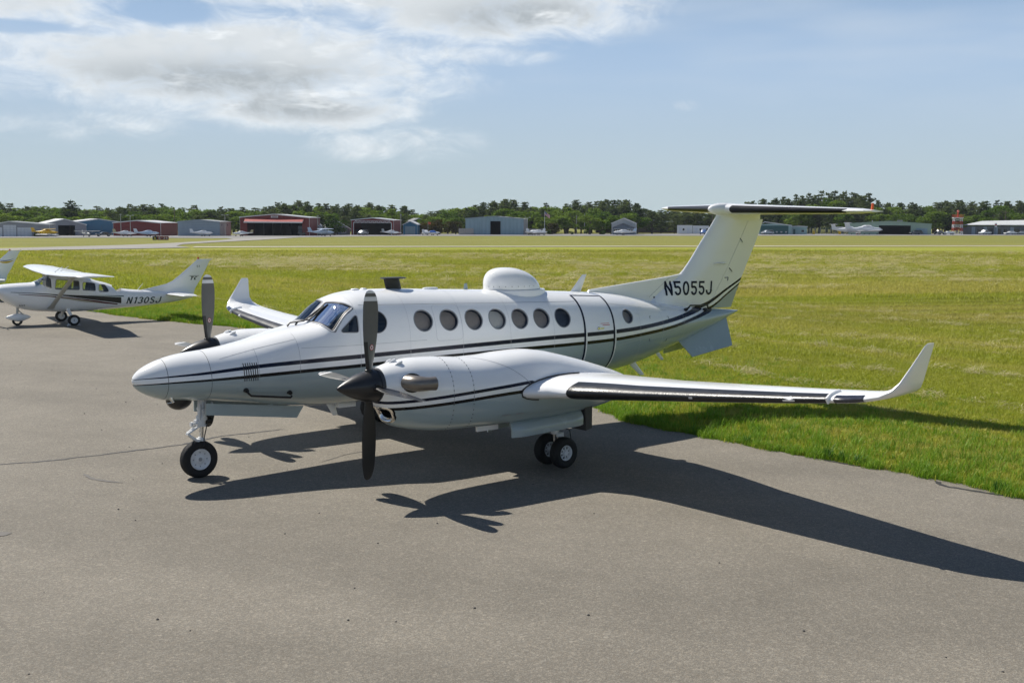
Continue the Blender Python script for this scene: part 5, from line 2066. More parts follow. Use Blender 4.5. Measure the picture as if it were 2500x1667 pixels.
def fin_swoosh(parent, name, dz, mat, w):
    V = []
    F = []
    for i in range(15):
        t = i/14
        x = 5.62+.75*t
        z = 1.78+dz+.16*(t-.4)**2*2
        hw = w*math.sin(math.pi*min(.98, t+.02))
        for k in (-1, 1):
            h = CFS.t.ray_cast(Vector((x, -2, z+k*hw)), Vector((0, 1, 0)))[0]
            V.append((x, (h.y if h else -.02)-.004, z+k*hw))
        if i:
            F.append((2*i-2, 2*i-1, 2*i+1, 2*i))
    link(name, fixn(mesh(name, V, F, mat)), parent)


fin_swoosh(C2, 'yellow_swoosh', -.03, pbr('swoosh_yellow', (.62, .42, .03), .4), .045)
fin_swoosh(C2, 'blue_swoosh', .05, pbr('swoosh_blue', (.02, .05, .25), .4), .018)

# ------------------------------------------------------------------ far side of the field: hangars, aircraft, vehicles
def siding(name, col, rib=3.2, var=.05):
    """ribbed metal cladding"""
    m, t = mat_new(name)
    co = t.n('ShaderNodeTexCoord').outputs['Object']
    x, y, z = t.xyz(co)
    wv = t.m('SINE', t.m('MULTIPLY', t.m('ADD', x, y), rib*6.283))
    nz = t.noise(t.vec(t.m('MULTIPLY', x, .8), y, t.m('MULTIPLY', z, .25)), 1.2, 5., .65)
    k = t.m('MULTIPLY_ADD', t.m('SUBTRACT', nz, .5), var*5, t.m('MULTIPLY_ADD', wv, .035, 1.))
    c = t.n('ShaderNodeVectorMath', {0: col, 1: t.vec(k, k, k)}, operation='MULTIPLY').outputs[0]
    b = t.n('ShaderNodeBump', {'Strength': .4, 'Distance': .03, 'Height': wv})
    p = t.n('ShaderNodeBsdfPrincipled', {'Base Color': c, 'Roughness': .55, 'Normal': b.outputs[0]})
    t.n('ShaderNodeOutputMaterial', {0: p.outputs[0]})
    return m


M_SGREY = siding('siding_grey', (.30, .31, .34))
M_SBLUE = siding('siding_blue', (.06, .20, .33))
M_SRED = siding('siding_red', (.19, .020, .018))
M_SLBLU = siding('siding_pale_blue', (.27, .335, .40))
M_SBEIGE = siding('siding_beige', (.36, .34, .33))
M_STEAL = siding('siding_teal', (.30, .45, .45))
M_SGREEN = siding('siding_green', (.32, .43, .35))
M_SDTEAL = siding('door_dark_teal', (.035, .12, .12))
M_SDGREY = siding('siding_dark_grey', (.13, .14, .16))
M_BRICK = siding('brown_brick', (.085, .06, .055), .8)
M_ROOFL = siding('roof_light', (.52, .53, .53), 1.6)
M_ROOFG = siding('roof_grey', (.27, .28, .28), 1.6)
M_ROOFK = siding('roof_shingle', (.17, .17, .165), 1.2, .08)
M_TRIMW = pbr('trim_white', (.72, .73, .73), .5)
M_DOORW = siding('door_white', (.66, .68, .72), 1.)
M_DOORB = siding('door_pale_blue', (.26, .37, .43), .7)
M_HFLOOR = pbr('hangar_floor', (.10, .10, .10), .6)
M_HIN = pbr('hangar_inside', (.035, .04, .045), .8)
M_PANE = pbr('far_pane', (.02, .025, .03), .12, 0, .1, 3., .3)
M_POLE = pbr('pole_grey', (.42, .42, .40), .6)
M_WOOD = pbr('pole_wood', (.17, .13, .10), .8)


def face_rot(x, y, off=0.):
    return -math.atan2(x-CAM[0], y-CAM[1])+R(off)


def wall_quads(mb, x0, x1, holes, top, y0, y1, mi=0):
    """upright wall in x, with rectangular holes; top(x) gives its height"""
    xs = sorted(set([x0, x1, 0. if x0 < 0 < x1 else x0]+[h[0] for h in holes]+[h[1] for h in holes]))
    for a, b in zip(xs[:-1], xs[1:]):
        if b-a < 1e-6:
            continue
        hs = sorted([(h[2], h[3]) for h in holes if h[0] <= a+1e-6 and h[1] >= b-1e-6])
        z = 0.
        segs = []
        for h0, h1 in hs:
            if h0 > z+1e-6:
                segs.append((z, z, h0, h0))
            z = h1
        segs.append((z, z, top(a), top(b)))
        for za, zb, ta, tb in segs:
            V = [(a, y0, za), (b, y0, zb), (b, y0, tb), (a, y0, ta), (a, y1, za), (b, y1, zb), (b, y1, tb), (a, y1, ta)]
            mb.add(V, [(0, 1, 2, 3), (5, 4, 7, 6), (0, 4, 5, 1), (3, 2, 6, 7), (1, 5, 6, 2), (4, 0, 3, 7)], mi)


def hangar(name, label, x, y, w, d, eave, apex, off, wall, roof, holes=(), side=None, fill=None, apex_x=0., trim=M_TRIMW, cat='hangar', group='hangars across the field', side_wins=(), overhang=.25):
    """gabled shed; front faces the camera along local -y. holes: (x0,x1,z0,z1); fill: per-hole closing (material, style)"""
    gzv = min(gz(x, y), gz(x+8, y+8), gz(x-8, y+8))-.02
    o = thing(name, label, cat, (x, y, gzv), face_rot(x, y, -off), group)
    hw = w/2

    def top(u):
        return eave+(apex-eave)*(1-abs(u-apex_x)/(hw+(apex_x if u < apex_x else -apex_x)))
    mb = MB()
    wall_quads(mb, -hw, hw, holes, top, 0, .2)
    mb.build('front_wall', wall, o)
    MB().b2(-hw, -hw+.2, .2, d, 0, eave).build('side_wall', side or wall, o)
    MB().b2(hw-.2, hw, .2, d, 0, eave).build('side_wall', side or wall, o)
    mb = MB()
    wall_quads(mb, -hw+.2, hw-.2, (), top, d-.2, d)
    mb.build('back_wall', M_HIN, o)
    MB().b2(-hw+.2, hw-.2, .2, d-.2, -.05, .03).build('floor', M_HFLOOR, o)
    for sx in (-1, 1):
        e = sx*(hw+overhang)
        ze = eave-(apex-eave)*overhang/hw
        P = [(apex_x, apex+.02), (e, ze+.02), (e, ze+.14), (apex_x, apex+.16)]
        rf = MB().prism(P, -overhang, d+overhang).build('roof', roof, o)
        P = [(apex_x, apex-.10), (e, ze-.12), (e, ze+.17), (apex_x, apex+.19)]
        MB().prism(P, -overhang-.06, -overhang-.003).build('fascia', trim, rf)
        MB().b2(min(sx*hw, sx*hw+sx*.05), max(sx*hw, sx*hw+sx*.05), -.05, .25, 0, eave).build('corner_trim', trim, o)
    for (sx, y0, z0, ww, hh) in side_wins:
        f_ = MB().b2(min(sx*hw, sx*hw+sx*.06), max(sx*hw, sx*hw+sx*.06), y0-ww/2-.08, y0+ww/2+.08, z0-hh/2-.08, z0+hh/2+.08).build('window', trim, o)
        MB().b2(min(sx*hw, sx*hw+sx*.09), max(sx*hw, sx*hw+sx*.09), y0-ww/2, y0+ww/2, z0-hh/2, z0+hh/2).build('pane', M_PANE, f_)
    for h, f in zip(holes, fill or ()):
        if f is None:
            continue
        m_, style = f
        x0, x1, z0, z1 = h
        if style == 'window':
            fw_ = MB()
            fw_.b2(x0, x1, -.06, .05, z1-.1, z1).b2(x0, x1, -.06, .05, z0, z0+.1).b2(x0, x0+.1, -.06, .05, z0+.1, z1-.1).b2(x1-.1, x1, -.06, .05, z0+.1, z1-.1)
            fw_.b2((x0+x1)/2-.04, (x0+x1)/2+.04, -.05, .05, z0+.1, z1-.1)
            f_ = fw_.build('window', m_, o)
            MB().b2(x0+.05, x1-.05, .06, .1, z0+.05, z1-.05).build('pane', M_PANE, f_)
        elif style == 'panels':
            n = max(1, int(round((x1-x0)/3.2)))
            for k in range(n):
                a = x0+(x1-x0)*k/n
                b = x0+(x1-x0)*(k+1)/n
                MB().b2(a+.02, b-.02, .05+.06*(k % 2), .10+.06*(k % 2), z0+.02, z1).build('door_panel', m_, o)
        elif style == 'rows':
            n = max(2, int(round((z1-z0)/.75)))
            for k in range(n):
                a = z0+(z1-z0)*k/n
                b = z0+(z1-z0)*(k+1)/n
                MB().b2(x0, x1, .05, .11, a+.015, b-.015).build('door_panel', m_, o)
        elif style == 'rowswin':
            n = 5
            for k in range(n):
                a = z0+(z1-z0)*k/n
                b = z0+(z1-z0)*(k+1)/n
                dp = MB().b2(x0, x1, .05, .11, a+.03, b-.03).build('door_panel', m_, o)
                if k == 1:
                    for q in range(6):
                        u = x0+(x1-x0)*(q+.5)/6
                        MB().b2(u-.35, u+.35, .03, .06, a+.1, b-.1).build('pane', M_ROOFL, dp)
    return o


# left group ------------------------------------------------------------------
gh = hangar('hangar', 'long grey hangar with three white roll-up doors at the far left', 98.9, 349.6, 15.6, 16, 3.75, 4.6, 8, M_SGREY, M_ROOFG,
            [(-7.2, -5.5, 0, 2.85), (-5.2, -1.6, 0, 3.6), (-1.3, 2.8, 0, 2.85), (4.55, 5.9, 0, 1.6), (4.7, 5.4, 3.0, 3.3)],
            fill=[(M_DOORW, 'rows'), (M_DOORW, 'rows'), (M_DOORW, 'rows'), None, (M_SGREY, 'window')], apex_x=-3.5, side_wins=[(1, 2, 3.3, .5, .4), (1, 7, 3.3, .5, .4), (1, 10, 3.3, .5, .4), (1, 2, 1.3, .5, .5), (1, 5, 1.3, .5, .5)])
hangar('hangar', 'grey hangar with an open dark door behind the yellow floatplane', 118.9, 372.0, 13.4, 30, 3.75, 5.5, -6, M_SGREY, M_ROOFL, [(-2.0, 3.2, 0, 3.5)])
hangar('hangar', 'blue hangar with a white roof between grey and red hangars', 131.8, 377.0, 14.5, 30, 4.6, 5.55, -6, M_SBLUE, M_ROOFL, [(-3, 5, 0, 3.6)], fill=[(M_SBLUE, 'panels')])
hangar('hangar', 'low red hangar with white-trimmed closed door at the left', 132.8, 345.0, 15.0, 20, 4.25, 4.95, 17, M_SRED, M_ROOFL, [(-6.1, 5.3, 0, 3.75)], fill=[(M_SRED, 'rows')])
hangar('hangar', 'pale blue-grey hangar with beige side wall beside the red hangars', 147.0, 330.0, 13.1, 16, 4.55, 5.15, 14, M_SLBLU, M_ROOFG, [(-5.5, 5.2, 0, 4.3)], side=M_SBEIGE, fill=[(M_SLBLU, 'rows')],
       trim=M_SLBLU, side_wins=[(1, 3, 3.6, .5, .5), (1, 11, 3.6, .5, .5)])
br = hangar('hangar', 'big red hangar standing open with its red canopy door raised', 169.8, 322.8, 22.4, 22, 6.0, 7.0, 11, M_SRED, M_ROOFL, [(-8.9, 8.9, 0, 4.75)])
mb = MB()
mb.prism([(-.1, 4.95), (-2.6, 4.35), (-2.6, 4.62), (-.1, 5.75)], -9.4, 9.4, axis='x')
cn = mb.build('raised_door', pbr('canopy_red', (.36, .06, .05), .5), br)
MB().b2(-9.45, 9.45, -2.66, -2.605, 4.28, 4.66).build('door_rim', M_TRIMW, cn)
for sx in (-9.42, 9.42):
    MB().tube([(sx, -2.6, 4.4), (sx, -.05, 5.6)], .05, 6).build('door_stay', M_TRIMW, cn)
sg_ = MB().b2(-1.15, 1.15, -.12, -.01, 5.95, 6.55).build('wall_sign', M_TRIMW, br)
MB().b2(-.95, .95, -.14, -.121, 6.25, 6.42).build('sign_line', M_SRED, sg_)
MB().b2(-.75, .75, -.14, -.121, 6.05, 6.15).build('sign_line', M_SDGREY, sg_)
MB().b2(6.6, 8.6, 6, 6.3, .1, 3.3).build('inner_partition', M_SLBLU, br)
for k in range(6):
    MB().b2(-8+k*3.1, -7.8+k*3.1, 21.3, 21.7, 0, 5.2).build('inner_post', M_SDGREY, br)
hangar('house', 'small dark blue house tucked beside the big red hangar', 188.8, 330.5, 4.6, 9, 2.5, 4.2, 10, siding('siding_navy', (.06, .085, .12)), M_ROOFK, [(-.6, .9, .9, 2.1)], fill=[(M_TRIMW, 'window')], cat='house', group='houses across the field')
hangar('house', 'long grey-roofed house left of the second open red hangar', 201.0, 336.0, 9.0, 7, 2.35, 4.85, -18, M_SDGREY, M_ROOFK, [(-1.0, 0.2, 0, 2.2), (1.5, 3.0, .8, 2.0)], fill=[(M_SDGREY, 'window'), (M_TRIMW, 'window')], cat='house', group='houses across the field')
r2 = hangar('hangar', 'red hangar standing open with a white zigzag truss across the top', 210.3, 328.0, 14.9, 16, 5.25, 6.0, 11, M_SRED, M_ROOFL, [(-6.6, 6.6, 0, 4.3)], side=M_SRED)
for k in range(9):
    a = -6.6+13.2*k/9
    b = -6.6+13.2*(k+1)/9
    m_ = (a+b)/2
    MB().tube([(a, -.25, 4.4), (m_, -.25, 4.95)], .075, 5).tube([(m_, -.25, 4.95), (b, -.25, 4.4)], .075, 5).build('truss_web', M_TRIMW, r2)
for z in (4.38, 4.98):
    MB().b2(-6.7 if z < 4.5 else -6.2, 6.7 if z < 4.5 else 6.2, -.32, -.18, z-.06, z+.06).build('truss_chord', M_TRIMW, r2)
for sx in (-6.7, 6.7):
    MB().b2(sx-.1, sx+.1, -.1, -.005, 0, 4.4).build('door_post', M_TRIMW, r2)
hangar('hangar', 'small blue shed with pale flat roofs right of the red truss hangar', 230.2, 334.0, 5.2, 8, 3.75, 4.9, 10, M_SBLUE, M_ROOFL, [(-1.9, 1.9, 0, 3.1)], fill=[(M_DOORB, 'panels')])
hangar('long_building', 'dark grey-roofed brick building far behind the brown bushes', 255.2, 365.0, 13.5, 10, 3.4, 6.2, -12, M_BRICK, M_ROOFK, cat='building', group='buildings across the field')
# middle ----------------------------------------------------------------------
hangar('hangar', 'pale blue hangar with sliding doors part open near the flagpole', 250.8, 310.4, 21.0, 20, 5.85, 6.7, 6, M_DOORB, M_ROOFL, [(-9.3, -1.5, 0, 5.0), (-1.5, 2.2, 0, 5.0), (2.9, 5.8, 0, 4.95)], side=M_SBEIGE,
       fill=[(M_DOORB, 'panels'), None, (M_DOORB, 'panels')], trim=M_SLBLU)
o = thing('garden_wall', 'low beige wall beside the pale blue hangar', 'wall', (276.7, 317.2, gz(276.7, 317.2)), face_rot(276.7, 317.2))
for k in range(4):
    MB().b2(-3.4+k*1.7, -1.72+k*1.7, 0, .25, -.1, 2.1+.04*(k % 2)).build('wall_panel', M_SBEIGE, o)
o = thing('garden_wall', 'pale wooden fence panels left of the pale blue hangar', 'fence', (242.5, 316.5, gz(242.5, 316.5)), face_rot(242.5, 316.5))
for k in range(9):
    MB().b2(-2.6+k*.6, -2.03+k*.6, 0, .08+.04*(k % 2), -.1, 2.3).build('fence_board', M_SBEIGE, o)
ct = hangar('cottage', 'grey cottage with a lower slate-blue gable and white windows', 295.0, 289.2, 8.8, 9, 4.3, 6.1, 3, siding('siding_pale_grey', (.46, .48, .50)), M_ROOFK, cat='cottage', group='houses across the field')
ce = MB()
wall_quads(ce, -3.9, 3.9, [(-3.4, -2.3, .8, 2.15), (-1.9, -.8, .8, 2.15), (1.4, 2.5, .8, 2.15), (2.9, 3.7, .8, 2.15)], lambda u: 2.7+1.45*(1-abs(u)/3.9), -2.2, -2.0)
ce.build('gable_wall', siding('siding_slate', (.12, .15, .20)), ct)
MB().b2(-3.9, -3.7, -2.0, 0, 0, 2.7).b2(3.7, 3.9, -2.0, 0, 0, 2.7).build('gable_side', M_SDGREY, ct)
for a, b in ((-3.4, -2.3), (-1.9, -.8), (1.4, 2.5), (2.9, 3.7)):
    f_ = MB().b2(a-.08, b+.08, -2.28, -2.205, .7, .8).b2(a-.08, b+.08, -2.28, -2.205, 2.15, 2.25).b2(a-.08, a, -2.28, -2.205, .8, 2.15).b2(b, b+.08, -2.28, -2.205, .8, 2.15).b2((a+b)/2-.04, (a+b)/2+.04, -2.28, -2.205, .8, 2.15).build('window', M_TRIMW, ct)
    MB().b2(a, b, -2.12, -2.08, .8, 2.15).build('pane', M_PANE, f_)
for sx in (-1, 1):
    MB().prism([(0, 4.2), (sx*4.15, 2.62), (sx*4.15, 2.74), (0, 4.34)], -2.45, 0).build('gable_roof', M_TRIMW if sx > 5 else M_ROOFK, ct)
o = hangar('long_building', 'long low dark brown building behind the fence right of the cottage', 374.2, 343.1, 62, 14, 5.0, 5.15, 0, M_BRICK, M_ROOFK, [(-26+6*k, -24.4+6*k, 1.2, 2.6) for k in range(9)], fill=[(M_SDGREY, 'window')]*9, cat='building', group='buildings across the field')
for k in range(6):
    MB().b2(-22+8*k, -20.4+8*k, 3, 5, 5.15, 5.9).build('roof_unit', M_ROOFL, o)
tr = thing('site_trailer', 'long white site trailers left of the tail of the turboprop', 'trailer', (325.1, 282.2, gz(325.1, 282.2)), face_rot(325.1, 282.2))
MB().b2(-6, -.2, 0, 3, .3, 3.5).build('trailer_body', M_TRIMW, tr)
MB().b2(-.1, 6, .3, 3.3, .3, 3.35).build('trailer_body', M_TRIMW, tr)
for a in (-5.2, -2.2, .8, 3.9):
    MB().b2(a, a+.9, -.06+(.3 if a > 0 else 0), -.003+(.3 if a > 0 else 0), .4, 2.5).build('trailer_door', M_DOORW, tr)
for a in (-3.9, 2.5, 5.0):
    MB().b2(a, a+.7, -.06+(.3 if a > 0 else 0), -.003+(.3 if a > 0 else 0), 1.5, 2.3).build('trailer_window', M_PANE, tr)
te = hangar('hangar', 'pale teal hangar with a dark teal banded door beyond the turboprop fin', 354.9, 266.6, 12.2, 16, 3.6, 4.85, 0, M_STEAL, M_ROOFL, [(-5.6, 5.0, 0, 3.55)], fill=[(M_SDTEAL, 'rowswin')], apex_x=-4.)
hangar('shed', 'low pale teal annex beside the teal hangar', 363.6, 261.9, 6.0, 12, 3.1, 3.25, 0, M_STEAL, M_ROOFL, [(-2.2, -1.4, 0, 2.1), (.9, 1.9, 1.0, 1.9)], fill=[(M_SDTEAL, 'panels'), (M_SDGREY, 'window')], cat='shed', group='sheds across the field')
o = thing('chain_fence', 'dark green mesh fence between teal and green hangars', 'fence', (382.5, 262.0, gz(382.5, 262.)), face_rot(382.5, 262.))
M_MESHF = pbr('fence_mesh', (.03, .06, .065), .7)
for k in range(10):
    MB().tube([(-9+2*k, 0, -.1), (-9+2*k, 0, 2.7)], .05, 6).build('fence_post', M_POLE, o)
    if k < 9:
        f_ = MB()
        for q in range(12):
            f_.b2(-9+2*k+.16*q+.04, -9+2*k+.16*q+.13, -.01, .01, .05, 2.5)
        tag(f_.build('fence_mesh', M_MESHF, o), kind='stuff')
gr = hangar('hangar', 'wide pale green hangar standing open behind the white turboprops', 387.1, 237.3, 30.3, 24, 4.2, 5.2, 2, M_SGREEN, M_ROOFG, [(-3.9, 7.8, 0, 3.65), (9.8, 13.9, 0, 2.7)], fill=[None, (M_DOORB, 'rows')], trim=M_SGREEN)
MB().b2(2.5, 4.6, 6, 8, 5.2, 5.75).build('roof_vent', M_ROOFG, gr)
MB().tube([(-6.5, 3, 4.7), (-6.5, 3, 5.6)], .15, 8).build('roof_flue', M_POLE, gr)
cp = thing('shelter', 'small white canopy on posts left of the green hangar', 'shelter', (375.0, 252.0, gz(375, 252)), face_rot(375, 252))
MB().b2(-2, 2, 0, 3, 2.45, 2.95).build('canopy_top', M_TRIMW, cp)
for a in (-1.8, 1.8):
    MB().b2(a-.08, a+.08, .2, .4, 0, 2.45).build('canopy_post', M_SDGREY, cp)
hangar('shed', 'dark grey round-topped shed right of the red and white tower', 425.5, 226.2, 5.8, 8, 2.5, 3.0, 8, M_SDGREY, M_SDGREY, cat='shed', group='sheds across the field', trim=M_SDGREY)
lb = thing('terminal_building', 'long low grey building with a pale slanting roof at the right edge', 'building', (429.8, 214.2, gz(429.8, 214.2)-.02), face_rot(429.8, 214.2, 0), 'buildings across the field')
tl = MB()
xs_ = [(-12+4.0*k) for k in range(7)]
wall_quads(tl, -13.2, 26, [(-9.4, -8.2, .9, 2.2), (-6, -4.6, .9, 2.2), (-2, -.7, 0, 2.3), (.2, 1.4, .9, 2.2), (4, 6, .9, 2.4), (8, 10, .9, 2.4)], lambda u: 3.3, 0, .2)
tl.build('front_wall', M_SDGREY, lb)
MB().b2(-13.2, -13.0, .2, 12, 0, 3.3).build('side_wall', M_SDGREY, lb)
MB().prism([(-14.5, 3.6), (26, 3.9), (26, 4.1), (-14.5, 3.75)], -1.5, 0).build('eave', M_ROOFL, lb)
V = [(-14.5, -1.5, 3.62), (26, -1.5, 3.62), (26, 10, 6.2), (-8, 10, 5.2)]
MB().add(V+[(a, b, c+.15) for a, b, c in V], [(0, 1, 2, 3), (4, 5, 6, 7), (0, 1, 5, 4), (1, 2, 6, 5), (2, 3, 7, 6), (3, 0, 4, 7)]).build('roof', M_ROOFL, lb)
for a, b, z0, z1 in ((-9.4, -8.2, .9, 2.2), (-6, -4.6, .9, 2.2), (-2, -.7, 0, 2.3), (.2, 1.4, .9, 2.2), (4, 6, .9, 2.4), (8, 10, .9, 2.4)):
    MB().b2(a, b, .08, .12, z0, z1).build('window_pane', M_PANE, lb)
for a in (-11.5, -7.2, -3.2, 2.6):
    MB().b2(a, a+1.3, -.03, -.004, .0, 3.0).build('pale_panel', M_SLBLU, lb)

# airport beacon tower
tw_ = thing('beacon_tower', 'red and white lattice tower with an orange ball on top', 'tower', (420.9, 228.5, gz(420.9, 228.5)), face_rot(420.9, 228.5, 12))
M_TRED = pbr('tower_red', (.50, .06, .03), .5)
for k in range(5):
    z0, z1 = 1.3*k+.0, 1.3*(k+1)
    mt = M_TRIMW if k % 2 == 0 else M_TRED
    sec = MB()
    hw = 1.75-.06*k
    for a, b in ((-1, -1), (1, -1), (1, 1), (-1, 1)):
        sec.b2(a*hw-.09, a*hw+.09, b*hw-.09, b*hw+.09, z0, z1)
    for (a, b), (c, d) in (((-1, -1), (1, -1)), ((1, -1), (1, 1)), ((1, 1), (-1, 1)), ((-1, 1), (-1, -1))):
        sec.tube([(a*hw, b*hw, z0+.05), (c*hw, d*hw, z1-.1)], .045, 5)
        sec.tube([(c*hw, d*hw, z0+.05), (a*hw, b*hw, z1-.1)], .045, 5)
        sec.tube([(a*hw, b*hw, z1-.08), (c*hw, d*hw, z1-.08)], .06, 5)
    sec.build('lattice_bay', mt, tw_)
MB().b2(-1.85, 1.85, -1.85, 1.85, 6.5, 6.75).build('platform', M_TRIMW, tw_)
rl = MB()
for k in range(8):
    a = -1.75+.5*k
    rl.b2(a-.05, a+.05, -1.8, -1.7, 6.75, 7.8).b2(a-.05, a+.05, 1.7, 1.8, 6.75, 7.8)
rl.b2(-1.8, 1.8, -1.82, -1.72, 7.7, 7.85).b2(-1.8, 1.8, 1.72, 1.82, 7.7, 7.85)
rl.build('railing', M_TRED, tw_)
MB().tube([(0, 0, 6.75), (0, 0, 8.9)], [.35, .25], 8).build('mast', M_TRED, tw_)
MB().lathe([(8.75, .05), (8.85, .3), (9.15, .48), (9.45, .42), (9.62, .15), (9.65, 0)], (0, 0, 0), 'z', 14).build('beacon_ball', pbr('ball_orange', (.62, .16, .10), .5), tw_, 50)

# poles and the flag
M_LAMP = pbr('lamp_head', (.55, .55, .53), .5)


def lamp_pole(x, y, h, label, heads=1):
    o = thing('lamp_pole', label, 'lamp pole', (x, y, gz(x, y)), face_rot(x, y), 'lamp poles across the field')
    MB().tube([(0, 0, 0), (0, 0, h)], [.11, .07], 8).build('pole', M_POLE, o)
    for k in range(heads):
        q = (k-(heads-1)/2)*1.6
        MB().tube([(0, 0, h-.15), (q*.6, 0, h), (q, 0, h)], .05, 5).build('arm', M_POLE, o)
        MB().b2(q-.3, q+.3, -.25, .25, h-.06, h+.12).build('lamp_head', M_LAMP, o)


lamp_pole(130.5, 344.5, 6.5, 'twin-headed lamp pole in front of the blue hangar', 2)
lamp_pole(128.0, 346.0, 6.8, 'slim lamp pole left of the twin-headed one', 1)
lamp_pole(153.6, 325.0, 6.6, 'lamp pole in front of the pale blue-grey hangar', 2)
lamp_pole(183.2, 318.5, 6.4, 'lamp pole at the right corner of the big red hangar', 1)
lamp_pole(218.5, 322.5, 6.9, 'lamp pole at the right wall of the red truss hangar', 1)
lamp_pole(259.2, 302.0, 6.2, 'lamp pole at the right end of the pale blue hangar', 2)
for k, (x, y, h) in enumerate(((303.9, 325.0, 7.4), (306.9, 323.5, 8.0), (312.0, 319.5, 8.2))):
    o = thing('utility_pole', ('left', 'middle', 'right')[k] + ' one of three slim poles left of the cottage', 'pole', (x, y, gz(x, y)), 0, 'three utility poles')
    MB().tube([(0, 0, 0), (0, 0, h)], [.13, .10], 8).build('pole', M_POLE, o)
for k, (x, y, h, lb_) in enumerate(((103, 405, 10.5, 'wooden utility pole behind the leftmost grey hangar'), (160, 380, 9, 'utility pole behind the pale blue-grey hangar'), (345, 290, 9.5, 'utility pole behind the white trailers'), (446, 222, 9.5, 'utility pole behind the right-hand grey building'))):
    o = thing('utility_pole', lb_, 'pole', (x, y, gz(x, y)), face_rot(x, y), 'utility poles across the field')
    MB().tube([(0, 0, 0), (0, 0, h)], [.15, .10], 8).build('pole', M_WOOD, o)
    MB().b2(-1.1, 1.1, -.07, .07, h-.75, h-.6).build('crossarm', M_WOOD, o)
fp = thing('flagpole', 'white pole flying a stars and stripes flag', 'flagpole', (272.9, 308.4, gz(272.9, 308.4)), face_rot(272.9, 308.4))
MB().tube([(0, 0, 0), (0, 0, 8.8)], [.09, .05], 8).build('pole', M_TRIMW, fp)


def mat_flag():
    m, t = mat_new('flag_cloth')
    uv = t.n('ShaderNodeAttribute', attribute_name='fuv').outputs['Vector']
    u, v, _ = t.xyz(uv)
    st = t.m('LESS_THAN', t.m('FRACT', t.m('MULTIPLY', v, 6.5)), .5)
    c = t.mix(st, c4((.70, .70, .70)), c4((.50, .03, .04)))
    ca = t.m('MULTIPLY', t.m('LESS_THAN', u, .4), t.m('GREATER_THAN', v, .46))
    su = t.m('ABSOLUTE', t.m('SUBTRACT', t.m('FRACT', t.m('MULTIPLY', u, 15.)), .5))
    sv = t.m('ABSOLUTE', t.m('SUBTRACT', t.m('FRACT', t.m('MULTIPLY', v, 9.3)), .5))
    star = t.m('LESS_THAN', t.m('ADD', su, sv), .26)
    can = t.mix(star, c4((.02, .035, .16)), c4((.65, .65, .68)))
    c = t.mix(ca, c, can)
    p = t.n('ShaderNodeBsdfPrincipled', {'Base Color': c, 'Roughness': .8})
    t.n('ShaderNodeOutputMaterial', {0: p.outputs[0]})
    return m


V = []
F = []
UV = []
nu, nv = 16, 10
for i in range(nu+1):
    for j in range(nv+1):
        u, v = i/nu, j/nv
        V.append((u*1.95, .18*math.sin(u*7+v*1.2)*u, 8.5-1.35*(1-v)-u*1.25+.08*math.sin(u*6)))
        UV.append((u, v, 0))
for i in range(nu):
    for j in range(nv):
        a = i*(nv+1)+j
        F.append((a, a+nv+1, a+nv+2, a+1))
fme = mesh('flag', V, F, mat_flag(), True)
at_ = fme.attributes.new('fuv', 'FLOAT_VECTOR', 'POINT')
at_.data.foreach_set('vector', np.array(UV, dtype=np.float32).ravel())
link('flag', fme, fp)
fm2 = thing('signal_flag', 'small red flag on a pole near the blue shed', 'flag', (236.0, 331.0, gz(236, 331)), face_rot(236, 331))
MB().tube([(0, 0, 0), (0, 0, 4.8)], .05, 6).build('pole', M_POLE, fm2)
MB().prism([(.05, 3.9), (1.0, 3.75), (1.05, 4.5), (.05, 4.7)], -.015, .015).build('cloth', pbr('flag_red', (.62, .10, .05), .7), fm2)

# runway guidance sign
sgn = thing('taxiway_sign', 'low dark red taxiway sign lettered A 6-24 in the grass', 'sign', (96.2, 235.8, gz(96.2, 235.8)), face_rot(96.2, 235.8, 6))
MB().b2(-1.75, -.75, 0, .25, .12, .95).build('black_panel', M_BLACK, sgn)
MB().b2(-.74, 1.75, 0, .25, .12, .95).build('red_panel', pbr('sign_red', (.20, .012, .012), .5), sgn)
for a in (-1.4, -.2, 1.2):
    MB().b2(a-.05, a+.05, .1, .16, -.1, .12).build('sign_leg', M_POLE, sgn)


def sign_text(txt, x0, x1, z0, z1, mat):
    V_, F_, asp = glyphs(txt, 1., .15)
    W_ = V_[:, 0].max()
    link('sign_lettering', mesh('sign_lettering', [(x0+(x1-x0)*u/W_, -.006, z0+(z1-z0)*v) for u, v in V_], F_, mat), sgn)


sign_text('A', -1.5, -1.0, .3, .78, pbr('sign_yellow', (.75, .6, .1), .5))
sign_text('6-24', -.45, 1.5, .3, .78, M_TRIMW)


